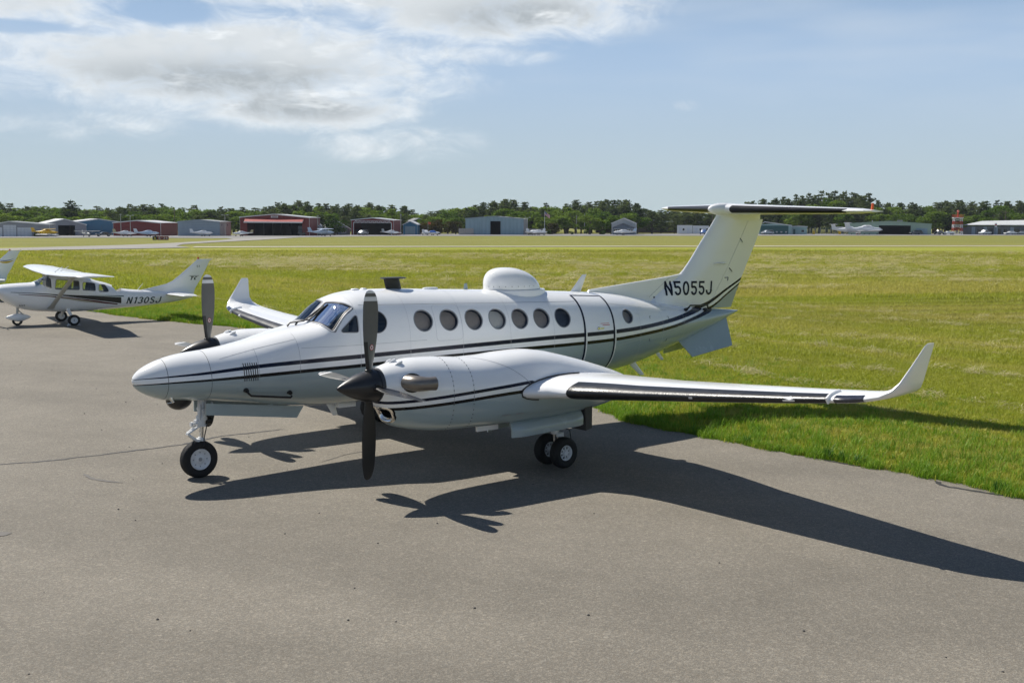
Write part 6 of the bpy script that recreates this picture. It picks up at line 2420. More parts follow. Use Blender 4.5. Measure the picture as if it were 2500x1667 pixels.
# ---- light aircraft and vehicles seen small
def far_plane(name, label, x, y, L, yaw, body, accent, style='low', cover=None, group='light airplanes parked across the field', dz=0.):
    """nose towards local -x; yaw in degrees from facing the camera side-on"""
    o = thing(name, label, 'airplane', (x, y, gz(x, y)+.05+dz), face_rot(x, y, yaw), group)
    k = L/8.
    T = pchip([(0, 1.15), (.25, 1.4), (1.2, 1.5), (1.9, 1.62), (2.6, 2.0), (3.6, 2.02), (4.6, 1.7), (6, 1.45), (7.8, 1.35)])
    B = pchip([(0, 1.0), (.25, .85), (1.2, .66), (2.6, .6), (4, .65), (6, .95), (7.8, 1.2)])
    Wd = pchip([(0, .1), (.25, .35), (1.2, .5), (2.6, .58), (4, .5), (6, .27), (7.8, .05)])
    rg = []
    for i in range(20):
        s = 7.8*i/19
        rg.append([(k*s, k*Wd(s)*math.cos(a), k*((T(s)+B(s))/2+(T(s)-B(s))/2*math.sin(a))) for a in [2*math.pi*j/14 for j in range(14)]])
    MB().loft(rg).build('fuselage', body, o, 50)
    if cover is not None:
        rg = []
        for i in range(9):
            s = 1.7+2.9*i/8
            rg.append([(k*s, 1.06*k*Wd(s)*math.cos(a), k*((T(s)+B(s))/2+(T(s)-B(s))/2*1.04*math.sin(a)+.01)) for a in [-.15+(math.pi+.3)*j/10 for j in range(11)]])
        MB().loft(rg, closed=False, caps=False).build('canopy_cover', cover, o, 60)
    else:
        for sg in (-1, 1):
            for (s0, s1) in ((2.0, 2.75), (2.85, 3.5), (3.6, 4.2)):
                V_ = []
                for s, f0 in ((s0, .55), (s1, .55), (s1, .88), (s0, .86)):
                    zc = (T(s)+B(s))/2
                    h = (T(s)-B(s))/2
                    a = math.asin(f0)
                    V_.append((k*s, sg*1.02*k*Wd(s)*math.cos(a), k*(zc+h*f0)))
                link('window', mesh('window', V_, [(0, 1, 2, 3)], M_PANE), o)
    zw = 2.02 if style in ('high', 'float') else .78
    b_ = [(2.2, -5.0), (2.15, -4.6), (2.1, 0), (2.15, 4.6), (2.2, 5.0)]
    cc = [.75, 1.1, 1.55, 1.1, .75]
    MB().loft([wing_ring((k*x_, k*y_, k*(zw+(abs(y_)*.05 if zw < 1 else abs(y_)*.015)), k*c_, .13, 0), airfoil(8), 1) for (x_, y_), c_ in zip(b_, cc)]).build('wing', accent if style == 'float' else body, o, 50)
    zt = 2.45 if style == 'ttail' else 1.25
    MB().loft([wing_ring((k*x_, k*y_, k*zt, k*c_, .1, 0), airfoil(8, 0), 1) for x_, y_, c_ in ((7.2, -1.7, .5), (6.9, 0, .95), (7.2, 1.7, .5))]).build('tailplane', body, o, 50)
    MB().loft([csec(k*a, k*b, k*z_, k*t_) for a, b, z_, t_ in ((6.0, 7.9, 1.25, .04), (6.7, 7.95, 1.6, .045), (7.2, 8.15, 2.5, .035))]).build('fin', accent, o, 50)
    MB().lathe([(-.32, 0), (-.2, .1), (0, .15)], (0, 0, k*1.08), 'x', 10).build('spinner', body, o, 50)
    for q in (0, 1):
        MB().loft([[(-.08*k, k*(r_*math.sin(.5+q*math.pi)+w_*math.cos(a)*.07), k*(1.08+r_*math.cos(.5+q*math.pi))+.02*math.sin(a)) for a in [2*math.pi*j/6 for j in range(6)]] for r_, w_ in ((.1, .8), (.5, 1), (.95, .4))]).build('blade', M_BLACK, o)
    if style == 'float':
        for sg in (-1, 1):
            rg = []
            for i in range(9):
                t = i/8
                h = .34*math.sin(math.pi*min(.97, max(.06, t*.9+.08)))**.5
                rg.append([(k*(.0+6.2*t), k*(sg*1.15+.3*math.cos(a)*(.4+.6*min(1, 4*t, 5*(1-t)+.2))), k*(-.15+.1*t+h*.9*(math.sin(a)*.5+.1))) for a in [2*math.pi*j/8 for j in range(8)]])
            MB().loft(rg).build('float', M_TRIMW, o, 40, (0, 0, .45*k))
            for s0, s1 in ((1.6, 1.3), (2.2, 3.2), (3.5, 3.6)):
                MB().tube([(k*s0, sg*.45*k, k*.75), (k*s1, sg*1.1*k, k*.42)], .04, 5).build('float_strut', M_POLE, o)
    else:
        for (wx, wy) in ((1.0, 0), (3.2, -1.1), (3.2, 1.1)):
            MB().tube([(k*wx, k*wy, k*.22), (k*(wx+.03), k*wy*.8, k*.75)], .045, 6).build('gear_leg', M_POLE, o)
            MB().lathe([(-.07, .12), (-.06, .2), (.06, .2), (.07, .12)], (k*wx, k*wy, k*.2), 'y', 12).build('wheel', M_RUB, o, 40)
    if style == 'high':
        for sg in (-1, 1):
            MB().tube([(k*2.5, sg*.5*k, k*.8), (k*2.7, sg*2.5*k, k*2.0)], .04, 5).build('lift_strut', M_POLE, o)
    return o


M_FW = pbr('far_white', (.74, .75, .77), .35, 0, .05, 2.)
M_FY = pbr('far_yellow', (.70, .44, .02), .4)
M_FB = pbr('far_blue', (.05, .16, .50), .5)
M_FLB = pbr('far_pale_blue', (.48, .58, .72), .4)
M_FG = pbr('far_grey', (.42, .43, .42), .4)
M_FTAN = pbr('far_tan', (.50, .42, .22), .4)
far_plane('floatplane', 'yellow floatplane on white floats before the open grey hangar', 104.0, 332.5, 7.6, 160, M_FY, M_FY, 'float', dz=.25)
far_plane('light_airplane', 'grey high-wing airplane right of the yellow floatplane', 110.2, 323.0, 6.2, 110, M_FG, M_FG, 'high')
far_plane('light_airplane', 'white low-wing airplane left of the pair before the low red hangar', 125.0, 327.5, 7.2, 215, M_FW, M_FTAN, 'low')
far_plane('light_airplane', 'pale blue low-wing airplane right of the pair before the low red hangar', 128.9, 318.0, 7.6, 205, M_FLB, M_FW, 'low')
far_plane('light_airplane', 'white low-wing airplane with tail to the left before the pale blue-grey hangar', 145.8, 317.6, 7.2, 205, M_FW, M_FW, 'low')
far_plane('light_airplane', 'white low-wing airplane with a tan fin beside the big red hangar', 151.6, 315.0, 6.4, 20, M_FW, M_FTAN, 'low')
far_plane('light_airplane', 'pale blue high-wing airplane before the round green tree', 178.0, 299.5, 8.6, 205, M_FLB, M_FLB, 'high')
far_plane('light_airplane', 'white airplane nosing right beside the red truss hangar', 211.3, 313.2, 7.0, 218, M_FW, M_FG, 'low')
far_plane('light_airplane', 'white airplane under a bright blue canopy cover', 223.6, 306.3, 6.3, 200, M_FW, M_FW, 'low', M_FB)
far_plane('light_airplane', 'dark airplane parked inside the red truss hangar', 208.0, 334.5, 7, 90, M_SDGREY, M_SDGREY, 'high')
far_plane('light_airplane', 'white low-wing airplane near the pale blue hangar, left of two', 252.0, 294.0, 7.4, 25, M_FW, M_FW, 'low')
far_plane('light_airplane', 'white low-wing airplane near the flagpole, right of two', 258.2, 290.2, 7.4, 195, M_FW, M_FW, 'low')
far_plane('light_airplane', 'white low-wing airplane with a blue fin before the cottage', 278.0, 276.6, 8.0, 12, M_FW, M_FLB, 'low')
far_plane('business_turboprop', 'white T-tailed turboprop before the green hangar, the left one', 367.0, 236.2, 12.5, 212, M_FW, M_FW, 'ttail', group='turboprops before the green hangar')
far_plane('business_turboprop', 'white T-tailed turboprop before the green hangar, the right one', 371.5, 230.4, 14.4, 205, M_FW, M_FW, 'ttail', group='turboprops before the green hangar')

CARS = {
    'suv': (4.7, 1.85, [(0, .45), (.05, .95), (.9, 1.02), (1.5, 1.62), (1.9, 1.72), (4.1, 1.70), (4.6, 1.1), (4.7, .9), (4.68, .45)], [(1.05, 1.03), (1.58, 1.58), (1.95, 1.65), (4.05, 1.62), (4.45, 1.08)]),
    'sedan': (4.6, 1.8, [(0, .4), (.05, .75), (1.3, .92), (2.0, 1.35), (3.3, 1.36), (4.0, .98), (4.55, .9), (4.6, .4)], [(1.45, .95), (2.05, 1.30), (3.25, 1.31), (3.85, .98)]),
    'pickup': (5.6, 1.95, [(0, .5), (.05, 1.0), (1.4, 1.12), (1.95, 1.78), (3.4, 1.78), (3.6, 1.12), (5.55, 1.10), (5.6, .5)], [(1.55, 1.14), (2.0, 1.70), (3.35, 1.70), (3.45, 1.14)]),
}


def car(kind, label, x, y, yaw, mat, group='vehicles parked across the field'):
    L, W_, prof, win = CARS[kind]
    o = thing({'suv': 'parked_suv', 'sedan': 'parked_car', 'pickup': 'pickup_truck'}[kind], label, {'suv': 'SUV', 'sedan': 'car', 'pickup': 'pickup'}[kind], (x, y, gz(x, y)+.05), face_rot(x, y, yaw), group)
    P = [(a-L/2, z) for a, z in prof]
    rg = []
    for yy, s in ((-W_/2, .94), (-W_/2+.08, 1), (W_/2-.08, 1), (W_/2, .94)):
        zc = .8
        rg.append([(a*(1 if abs(s-1) < .01 else .99), yy*(1 if z < 1.05 else .9), zc+(z-zc)*s) for a, z in P])
    MB().loft(rg).build('body', mat, o, 30)
    for sg in (-1, 1):
        Q = [(a-L/2, z-.05) for a, z in win]
        MB().prism(Q, sg*W_/2*.90-.02, sg*W_/2*.90+.035).build('side_glass', M_PANE, o)
        for wx in (-L/2+.85, L/2-.9):
            w = MB().lathe([(-.12, .22), (-.11, .34), (.11, .34), (.12, .22)], (wx, sg*(W_/2-.1), .34), 'y', 16).build('tyre', M_RUB, o, 40)
            MB().lathe([(sg*.125, .2), (sg*.13, .0)], (wx, sg*(W_/2-.1), .34), 'y', 12).build('rim', M_FG, w, 40)
    # windscreen and rear glass
    (a0, z0), (a1, z1) = win[0], win[1]
    for (p, q, sx) in ((win[0], win[1], -1), (win[-1], win[-2], 1)):
        V_ = [(p[0]-L/2+sx*.10, -W_*.42, p[1]), (p[0]-L/2+sx*.10, W_*.42, p[1]), (q[0]-L/2+sx*.10, W_*.38, q[1]-.02), (q[0]-L/2+sx*.10, -W_*.38, q[1]-.02)]
        V_ += [(a-sx*.05, b, c) for a, b, c in V_]
        MB().add(V_, [(0, 1, 2, 3), (4, 5, 6, 7), (0, 1, 5, 4), (1, 2, 6, 5), (2, 3, 7, 6), (3, 0, 4, 7)]).build('windscreen', M_PANE, o)
    for sg in (-1, 1):
        MB().b2(-L/2-.01, -L/2+.08, sg*W_*.36-.18, sg*W_*.36+.18, .68, .84).build('headlight', M_TRIMW, o)
        MB().b2(L/2-.06, L/2+.01, sg*W_*.38-.14, sg*W_*.38+.14, .7, .9).build('tail_light', M_RED, o)


M_KCAR = pbr('car_dark', (.02, .025, .035), .25, 0, .1, 2., .5)
M_BCAR = pbr('car_blue', (.03, .10, .30), .25, 0, .1, 2., .5)
M_WCAR = pbr('car_white', (.70, .71, .72), .25, 0, .05, 2., .5)
M_SCAR = pbr('car_silver', (.34, .36, .38), .3, .3, .05, 2., .4)
car('suv', 'white SUV facing the field by the brown bushes', 224.3, 316.0, 95, M_WCAR)
car('suv', 'silver SUV before the dark teal hangar door', 343.5, 261.2, 30, M_SCAR)
car('suv', 'black SUV right of the open green hangar door', 391.1, 228.3, 20, M_KCAR)
car('pickup', 'dark pickup left of the white sedan near the tower', 399.5, 223.4, 60, M_KCAR)
car('sedan', 'white sedan left of the red and white tower', 402.9, 221.8, 25, M_WCAR)
car('pickup', 'white pickup before the long grey building', 415.9, 214.0, 55, M_WCAR)
car('sedan', 'white car before the long grey building near the right edge', 425.4, 208.9, 30, M_WCAR)
car('sedan', 'silver-white car at the extreme right edge', 430.1, 206.6, 15, M_SCAR)
car('pickup', 'blue truck beside the white trailers', 322.3, 273.8, 70, M_BCAR)
car('sedan', 'black sedan beside the blue hangar at the left', 118.2, 334.0, 10, M_KCAR)
car('suv', 'small dark vehicle left of the second open red hangar', 203.6, 323.5, 60, M_SCAR)

tk_ = thing('tow_tractor', 'dark tow tractor at the mouth of the big red hangar', 'tractor', (176.6, 317.4, gz(176.6, 317.4)+.05), face_rot(176.6, 317.4))
MB().b2(-1.2, 1.2, -.7, .7, .35, 1.0).build('body', M_KCAR, tk_)
MB().b2(-1.0, .9, -.65, .65, 1.95, 2.07).build('roof', M_KCAR, tk_)
for a in (-.9, .8):
    for b in (-.6, .6):
        MB().tube([(a, b, 1.0), (a, b, 1.95)], .05, 5).build('roof_post', M_KCAR, tk_)
        MB().lathe([(-.1, .2), (-.09, .33), (.09, .33), (.1, .2)], (a, b, .33), 'y', 12).build('tyre', M_RUB, tk_)
ks = thing('guard_kiosk', 'dark kiosk with a small sign before the long grey building', 'kiosk', (418.8, 212.9, gz(418.8, 212.9)), face_rot(418.8, 212.9))
MB().b2(-1.1, .4, 0, 1.5, 0, 2.4).build('body', M_HIN, ks)
MB().b2(-1.25, .55, -.15, 1.65, 2.4, 2.55).build('roof', M_SDGREY, ks)
MB().tube([(1.2, 0, 0), (1.2, 0, 4.4)], .07, 6).build('post', M_HIN, ks)
MB().b2(.95, 1.75, -.06, .06, 3.0, 4.5).build('sign_board', M_TRIMW, ks)
MB().b2(1.0, 1.7, -.075, -.061, 3.6, 4.0).build('sign_stripe', M_TRED, ks)
for k, (x, y) in enumerate(((369.5, 259.3), (378.2, 253.5))):
    o = thing('yellow_cabinet', ('left', 'right')[k]+' one of two yellow boxes by the dark fence', 'cabinet', (x, y, gz(x, y)), face_rot(x, y), 'yellow boxes by the fence')
    MB().b2(-.45, .45, 0, .6, 0, 1.35).build('box', M_FY, o)
    MB().b2(-.5, .5, -.05, .65, 1.35, 1.45).build('lid', M_FY, o)
o = thing('fuel_tank', 'white round-ended fuel tank at the left wall of the green hangar', 'tank', (372.9, 241.5, gz(372.9, 241.5)), face_rot(372.9, 241.5))
MB().lathe([(-1.0, .1), (-.9, .5), (-.7, .7), (.7, .7), (.9, .5), (1.0, .1)], (0, 0, 1.05), 'x', 16).build('vessel', M_TRIMW, o, 50)
MB().b2(-.7, -.5, -.4, .4, 0, .5).build('saddle', M_TRED, o)
MB().b2(.5, .7, -.4, .4, 0, .5).build('saddle', M_TRED, o)
o = thing('waste_bin', 'dark waste skip before the dark green fence', 'skip', (383.0, 250.5, gz(383, 250.5)), face_rot(383, 250.5))
MB().prism([(-1.1, 0), (1.1, 0), (1.4, 1.5), (-1.4, 1.5)], 0, 1.4).build('skip_body', M_HIN, o)
MB().b2(-1.45, 1.45, -.05, 1.45, 1.5, 1.62).build('lid', M_SDGREY, o)

# ------------------------------------------------------------------ trees
def mat_leaf(name, a, b, trans=.25):
    m, t = mat_new(name)
    co = t.n('ShaderNodeTexCoord').outputs['Object']
    rnd_ = t.n('ShaderNodeObjectInfo').outputs['Random']
    nz = t.noise(co, 9., 4., .6)
    f = t.m('ADD', t.m('MULTIPLY', nz, .7), t.m('MULTIPLY_ADD', rnd_, .75, -.22), 0., True)
    c = t.mix(f, c4(a), c4(b))
    d = t.n('ShaderNodeBsdfDiffuse', {'Color': c, 'Roughness': .6})
    tr = t.n('ShaderNodeBsdfTranslucent', {'Color': c})
    mx = t.n('ShaderNodeMixShader', {0: trans, 1: d.outputs[0], 2: tr.outputs[0]})
    t.n('ShaderNodeOutputMaterial', {0: mx.outputs[0]})
    return m


M_LEAF = mat_leaf('broadleaf_foliage', (.075, .145, .022), (.21, .29, .045), .45)
M_PINE = mat_leaf('pine_foliage', (.064, .096, .038), (.155, .19, .070), .38)
M_BUSH = mat_leaf('bronze_bush_foliage', (.05, .055, .02), (.14, .11, .035), .3)
M_BARK = pbr('bark', (.085, .065, .05), .9, 0, .2, 6.)


def leaf_quad(V, F, p, s, rg, up=.3):
    n = Vector((rg.gauss(0, 1), rg.gauss(0, 1), rg.gauss(0, 1)+up)).normalized()
    u = n.orthogonal().normalized()
    a = rg.uniform(0, 6.28)
    w = n.cross(u)
    u, w = u*math.cos(a)+w*math.sin(a), w*math.cos(a)-u*math.sin(a)
    k = len(V)
    e = s*rg.uniform(.6, 1.)
    V += [p+u*s, p+w*e, p-u*s*.9, p-w*e*.8]
    F.append((k, k+1, k+2, k+3))


def broadleaf(seed, n_l=1500):
    """unit-height tree: crown mesh and trunk mesh"""
    rg = random.Random(seed)
    tr = MB()
    bend = rg.uniform(-.03, .03)
    tr.tube([(0, 0, -.02), (bend, 0, .2), (bend*1.4, .01, .45), (bend, .0, .75)], [.03, .022, .016, .006], 7)
    bl = []
    for k in range(17):
        a = rg.uniform(0, 6.28)
        z = rg.uniform(.30, .88)
        rr = .27*math.sin(math.pi*min(1, max(.1, (z-.16)/.86)))**.6*rg.uniform(.45, 1.05)
        bl.append((Vector((rr*math.cos(a), rr*math.sin(a), z)), rg.uniform(.09, .155)))
    bl.append((Vector((0, 0, .88)), .11))
    for c, r in bl[:9]:
        tr.tube([(bend*1.2, 0, max(.18, c.z-.22)), c*.55+Vector((0, 0, c.z*.4)), c], [.012, .008, .003], 5)
    V = []
    F = []
    per = n_l//len(bl)
    for c, r in bl:
        for _ in range(per):
            d = Vector((rg.gauss(0, 1), rg.gauss(0, 1), rg.gauss(0, 1)+.25)).normalized()
            p = c+d*r*rg.uniform(.55, 1.05)
            leaf_quad(V, F, p, rg.uniform(.020, .040), rg, .5)
    return mesh('crown', V, F, M_LEAF), tr.me('trunk', M_BARK)


def pine(seed, n_lev=13):
    rg = random.Random(seed)
    tr = MB()
    tr.tube([(0, 0, -.02), (rg.uniform(-.01, .01), 0, .4), (rg.uniform(-.01, .01), 0, .97)], [.022, .015, .003], 7)
    V = []
    F = []
    z0 = rg.uniform(.16, .28)
    for k in range(n_lev):
        t = k/(n_lev-1)
        z = z0+(.97-z0)*t
        R_ = (.28*(1-t)**.6+.06)*rg.uniform(.75, 1.15)
        nb = rg.randint(5, 7) if t < .9 else 4
        a0 = rg.uniform(0, 6.28)
        for b in range(nb):
            if rg.random() < .12:
                continue
            a = a0+6.283*b/nb+rg.uniform(-.25, .25)
            L = R_*rg.uniform(.6, 1.1)
            rise = rg.uniform(-.02, .05)*(1-t)+.03*t
            e = Vector((L*math.cos(a), L*math.sin(a), rise))
            base = Vector((0, 0, z))
            if t < .8:
                tr.tube([base, base+e*.8], [.006, .002], 4, caps=False)
            nl = int(9+24*L/.23)
            for i in range(nl):
                f = rg.uniform(.25, 1.02)
                p = base+e*f+Vector((rg.gauss(0, .022), rg.gauss(0, .022), rg.gauss(0, .016)+.006))
                leaf_quad(V, F, p, rg.uniform(.018, .036), rg, 1.0)
    for i in range(14):
        leaf_quad(V, F, Vector((rg.gauss(0, .008), rg.gauss(0, .008), rg.uniform(.92, 1.0))), .014, rg, 0)
    return mesh('crown', V, F, M_PINE), tr.me('trunk', M_BARK)


BROAD = [broadleaf(11+i) for i in range(6)]
PINES = [pine(41+i, 11+i % 4) for i in range(6)]
SKYL = pchip([(13., .0099), (14.07, .0099), (15.14, .0108), (16.23, .0086), (17.16, .0099), (18.85, .0081), (19.8, .0076), (20.78, .0099), (22.74, .0102), (24.75, .0095), (26.8, .0087), (27.63, .0126), (28.88, .0135), (30.14, .0122), (32.26, .0133), (33.75, .0105), (34.61, .0058), (35.26, .0081), (35.9, .0116), (37.41, .0133), (38.71, .0176), (39.79, .0143), (40.87, .0137), (42.16, .0161), (43.45, .0162), (44.52, .0175), (45.21, .0149), (45.49, .0094), (46.66, .0099), (48.57, .0097), (50.23, .0154), (51.26, .0184), (52.28, .0206), (53.5, .0228), (54.31, .0246), (55.31, .0239), (56.3, .0218), (56.74, .0164), (58.26, .0158), (60.16, .0173), (62.02, .0173), (62.96, .018), (64.18, .018), (66, .018)])
tr_rng = random.Random(99)


def plant(kind, x, y, h, wf, label, name, group, cat='tree', mats=None, lift=0.):
    cm, tm_ = tr_rng.choice(BROAD if kind == 'b' else PINES)
    o = thing(name, label, cat, (x, y, gz(x, y)-.05-lift*h), tr_rng.uniform(0, 6.28), group)
    for nm, me_ in (('crown', cm), ('trunk', tm_)):
        c = link(nm, me_, o)
        c.scale = (h*wf, h*wf, h)
        if mats and nm == 'crown':
            c.material_slots[0].link = 'OBJECT'
            c.material_slots[0].material = mats
    return o


def pine_share(az):
    for lo, hi, p in ((0, 26.6, .3), (26.6, 34.2, .7), (34.2, 37.2, .12), (37.2, 40.0, .85), (40, 43.0, .3), (43, 45.4, .9), (45.4, 50.2, .85), (50.2, 57, .8), (57, 70, .62)):
        if lo <= az < hi:
            return p
    return .5


ZONES = [(16.5, 'behind the leftmost grey hangar'), (19.0, 'behind the grey hangar with the open dark door'), (20.6, 'behind the blue hangar'), (22.9, 'behind the low red hangar'), (25.3, 'behind the pale blue-grey hangar'),
         (29.6, 'behind the big open red hangar'), (31.2, 'behind the grey-roofed house'), (33.8, 'behind the red truss hangar'), (37.3, 'behind the bronze bushes'), (40.3, 'behind the pale blue hangar'), (43.2, 'right of the flagpole'),
         (46.0, 'behind the cottage'), (49.3, 'behind the long brown building'), (53.0, 'behind the teal hangar and the turboprop fin'), (56.0, 'left of the green hangar roof vent'), (59.0, 'behind the open green hangar'), (61.0, 'behind the red and white tower'), (90, 'behind the long grey building at the right edge')]


def zone(az):
    return next(t for a, t in ZONES if az < a)


ROWS = [(575, .96, 1.03, 2.0, 0.), (530, .90, 1.0, 1.95, 0.), (490, .78, .96, 1.9, 0.), (452, .55, .82, 1.9, 1.)]
n_tree = 0
for D0, lo, hi, step, front in ROWS:
    az = 13.2
    while az < 65.3:
        step_deg = math.degrees((4.6 if front else 5.0)*step*.5/D0)*tr_rng.uniform(.75, 1.3)
        az += step_deg
        D = D0+tr_rng.uniform(-16, 16)
        if az > 48.5:
            D += min(75, (az-48.5)*25)
        x, y = CAM[0]+D*math.sin(R(az)), CAM[1]+D*math.cos(R(az))
        g = gz(x, y)
        sl = SKYL(az)
        if front and 45.4 < az < 49.5:
            continue
        p = pine_share(az)
        isp = tr_rng.random() < (p*.35 if front else min(1, p*1.15))
        h = (CAM[2]+sl*D-g)*tr_rng.uniform(lo, hi)
        h = max(h, 4.5)
        if isp:
            plant('p', x, y, h*1.05, 1.5*tr_rng.uniform(.85, 1.3)*min(1.25, 11/h), 'dark pine in the far wood '+zone(az), 'pine_tree', 'pines of the far wood')
        else:
            plant('b', x, y, h*.98, 1.75*tr_rng.uniform(.85, 1.25)*min(1.3, 10/h), 'broadleaf tree in the far wood '+zone(az), 'broadleaf_tree', 'broadleaf trees of the far wood')
        n_tree += 1
# trees that stand out
plant('p', CAM[0]+470*math.sin(R(18.1)), CAM[1]+470*math.cos(R(18.1)), 12.4, 1.5, 'tall lone pine rising above the wood at the far left', 'pine_tree', 'pines of the far wood')
M_LEAFD = mat_leaf('dark_broadleaf', (.04, .085, .014), (.09, .15, .025), .3)
plant('b', 194.2, 326.5, 7.0, 1.95, 'round dark green tree beside the big red hangar', 'broadleaf_tree', 'single trees by the hangars', mats=M_LEAFD, lift=.12)
for k, (x, y, h, wf, m_, lb_) in enumerate(((238.5, 336.0, 4.6, 1.9, M_BUSH, 'left one of the bronze bushes beside the small blue shed'), (244.0, 335.0, 6.0, 1.9, M_BUSH, 'tallest bronze bush between the blue shed and the pale blue hangar'), (249.0, 331.0, 5.2, 1.8, M_BUSH, 'right one of the bronze bushes near the pale blue hangar'),
                                            (279.8, 312.0, 4.6, 1.9, M_BUSH, 'bronze bush right of the flagpole'), (303.0, 318.0, 3.2, 1.4, M_LEAF, 'bright green sapling under the three slim poles'))):
    plant('b', x, y, h*1.15, wf, lb_, 'garden_bush', 'bushes by the buildings', 'bush', m_, .16)
for k, (px_, h) in enumerate(((40.0, 1.5), (40.9, 1.9), (42.0, 1.4), (43.6, 1.8), (44.3, 1.6), (19.1, 2.2), (20.1, 2.2))):
    D = 430 if k < 5 else 375
    x, y = CAM[0]+D*math.sin(R(px_)), CAM[1]+D*math.cos(R(px_))
    if k < 5:
        lb_ = ('first', 'second', 'third', 'fourth', 'fifth')[k]+' low shrub from the left in the row left of the cottage'
        plant('b', x, y, h*1.2, 1.8, lb_, 'garden_bush', 'row of low shrubs', 'bush', M_LEAFD, .2)
for k, (lx, nm) in enumerate(((4.2, 'left'), (6.3, 'right'))):
    m_ = gh.matrix_world
    a = face_rot(98.9, 349.6, -8)
    x, y = 98.9+lx*math.cos(a)+1.2*math.sin(a), 349.6+lx*math.sin(a)-1.2*math.cos(a)
    plant('b', x, y, 1.6, 1.9, nm+' clipped bush at the door of the leftmost grey hangar', 'garden_bush', 'clipped bushes at the grey hangar', 'bush', M_LEAFD, .2)

# ------------------------------------------------------------------ grass blades near the apron (uncountable: scattered by geometry nodes)
def mat_blade(name, a, b, dry):
    m, t = mat_new(name)
    co, u, v, band, patch, straw, fine, line = field_nodes(t)
    rnd_ = t.n('ShaderNodeObjectInfo').outputs['Random']
    f = t.m('ADD', t.m('MULTIPLY', rnd_, .6), t.m('MULTIPLY', fine, .4), 0., True)
    c = t.mix(f, c4(a), c4(b))
    c = t.mix(t.m('MULTIPLY', t.sstep(band, .45, .56), t.m('MULTIPLY', t.m('MULTIPLY_ADD', t.sstep(t.xyz(co)[0], 16., 40.), .45, .55), dry)), c, c4((.54, .48, .12)))
    c = t.mix(t.m('MULTIPLY', t.sstep(patch, .45, .7), dry*.35), c, c4((.38, .33, .10)))
    if dry > .5:
        c = t.mix(t.m('MULTIPLY', t.sstep(straw, .58, .72), .7), c, c4((.60, .55, .27)))
        c = t.mix(t.m('MULTIPLY', line, .5), c, c4((.12, .14, .02)))
    d = t.n('ShaderNodeBsdfPrincipled', {'Base Color': c, 'Roughness': .55, 'Specular IOR Level': .25})
    tr = t.n('ShaderNodeBsdfTranslucent', {'Color': c})
    mx = t.n('ShaderNodeMixShader', {0: .42, 1: d.outputs[0], 2: tr.outputs[0]})
    t.n('ShaderNodeOutputMaterial', {0: mx.outputs[0]})
    return m


M_GTALL = mat_blade('tall_grass_blades', (.105, .235, .010), (.26, .42, .034), .15)
M_GMOWN = mat_blade('mown_grass_blades', (.26, .305, .017), (.48, .495, .064), .8)
M_GHAY = mat_blade('cut_hay', (.42, .38, .17), (.66, .60, .33), .1)


def clump(name, seed, n, rad_, h0, h1, w, mat, lay=0.):
    rg = random.Random(seed)
    V = []
    F = []
    for _ in range(n):
        a = rg.uniform(0, 6.283)
        r_ = rad_*math.sqrt(rg.random())
        p = Vector((r_*math.cos(a), r_*math.sin(a), 0))
        h = rg.uniform(h0, h1)
        d = rg.uniform(0, 6.283)
        ln = h*rg.uniform(.15, .8) if not lay else h*rg.uniform(.7, 1.2)
        dv = Vector((math.cos(d), math.sin(d), 0))
        sd = Vector((-math.sin(d), math.cos(d), 0))*w*rg.uniform(.6, 1.2)
        zz = h if not lay else rg.uniform(.02, lay)
        z0 = 0 if not lay else rg.uniform(0, lay)
        p1 = p+dv*ln*.35+Vector((0, 0, z0+(zz-z0)*.6))
        p2 = p+dv*ln+Vector((0, 0, zz))
        p = p+Vector((0, 0, z0))
        k = len(V)
        V += [p-sd, p+sd, p1-sd*.8, p1+sd*.8, p2]
        F += [(k, k+1, k+3, k+2), (k+2, k+3, k+4)]
    return bpy.data.objects.new(name, mesh(name, V, F, mat))


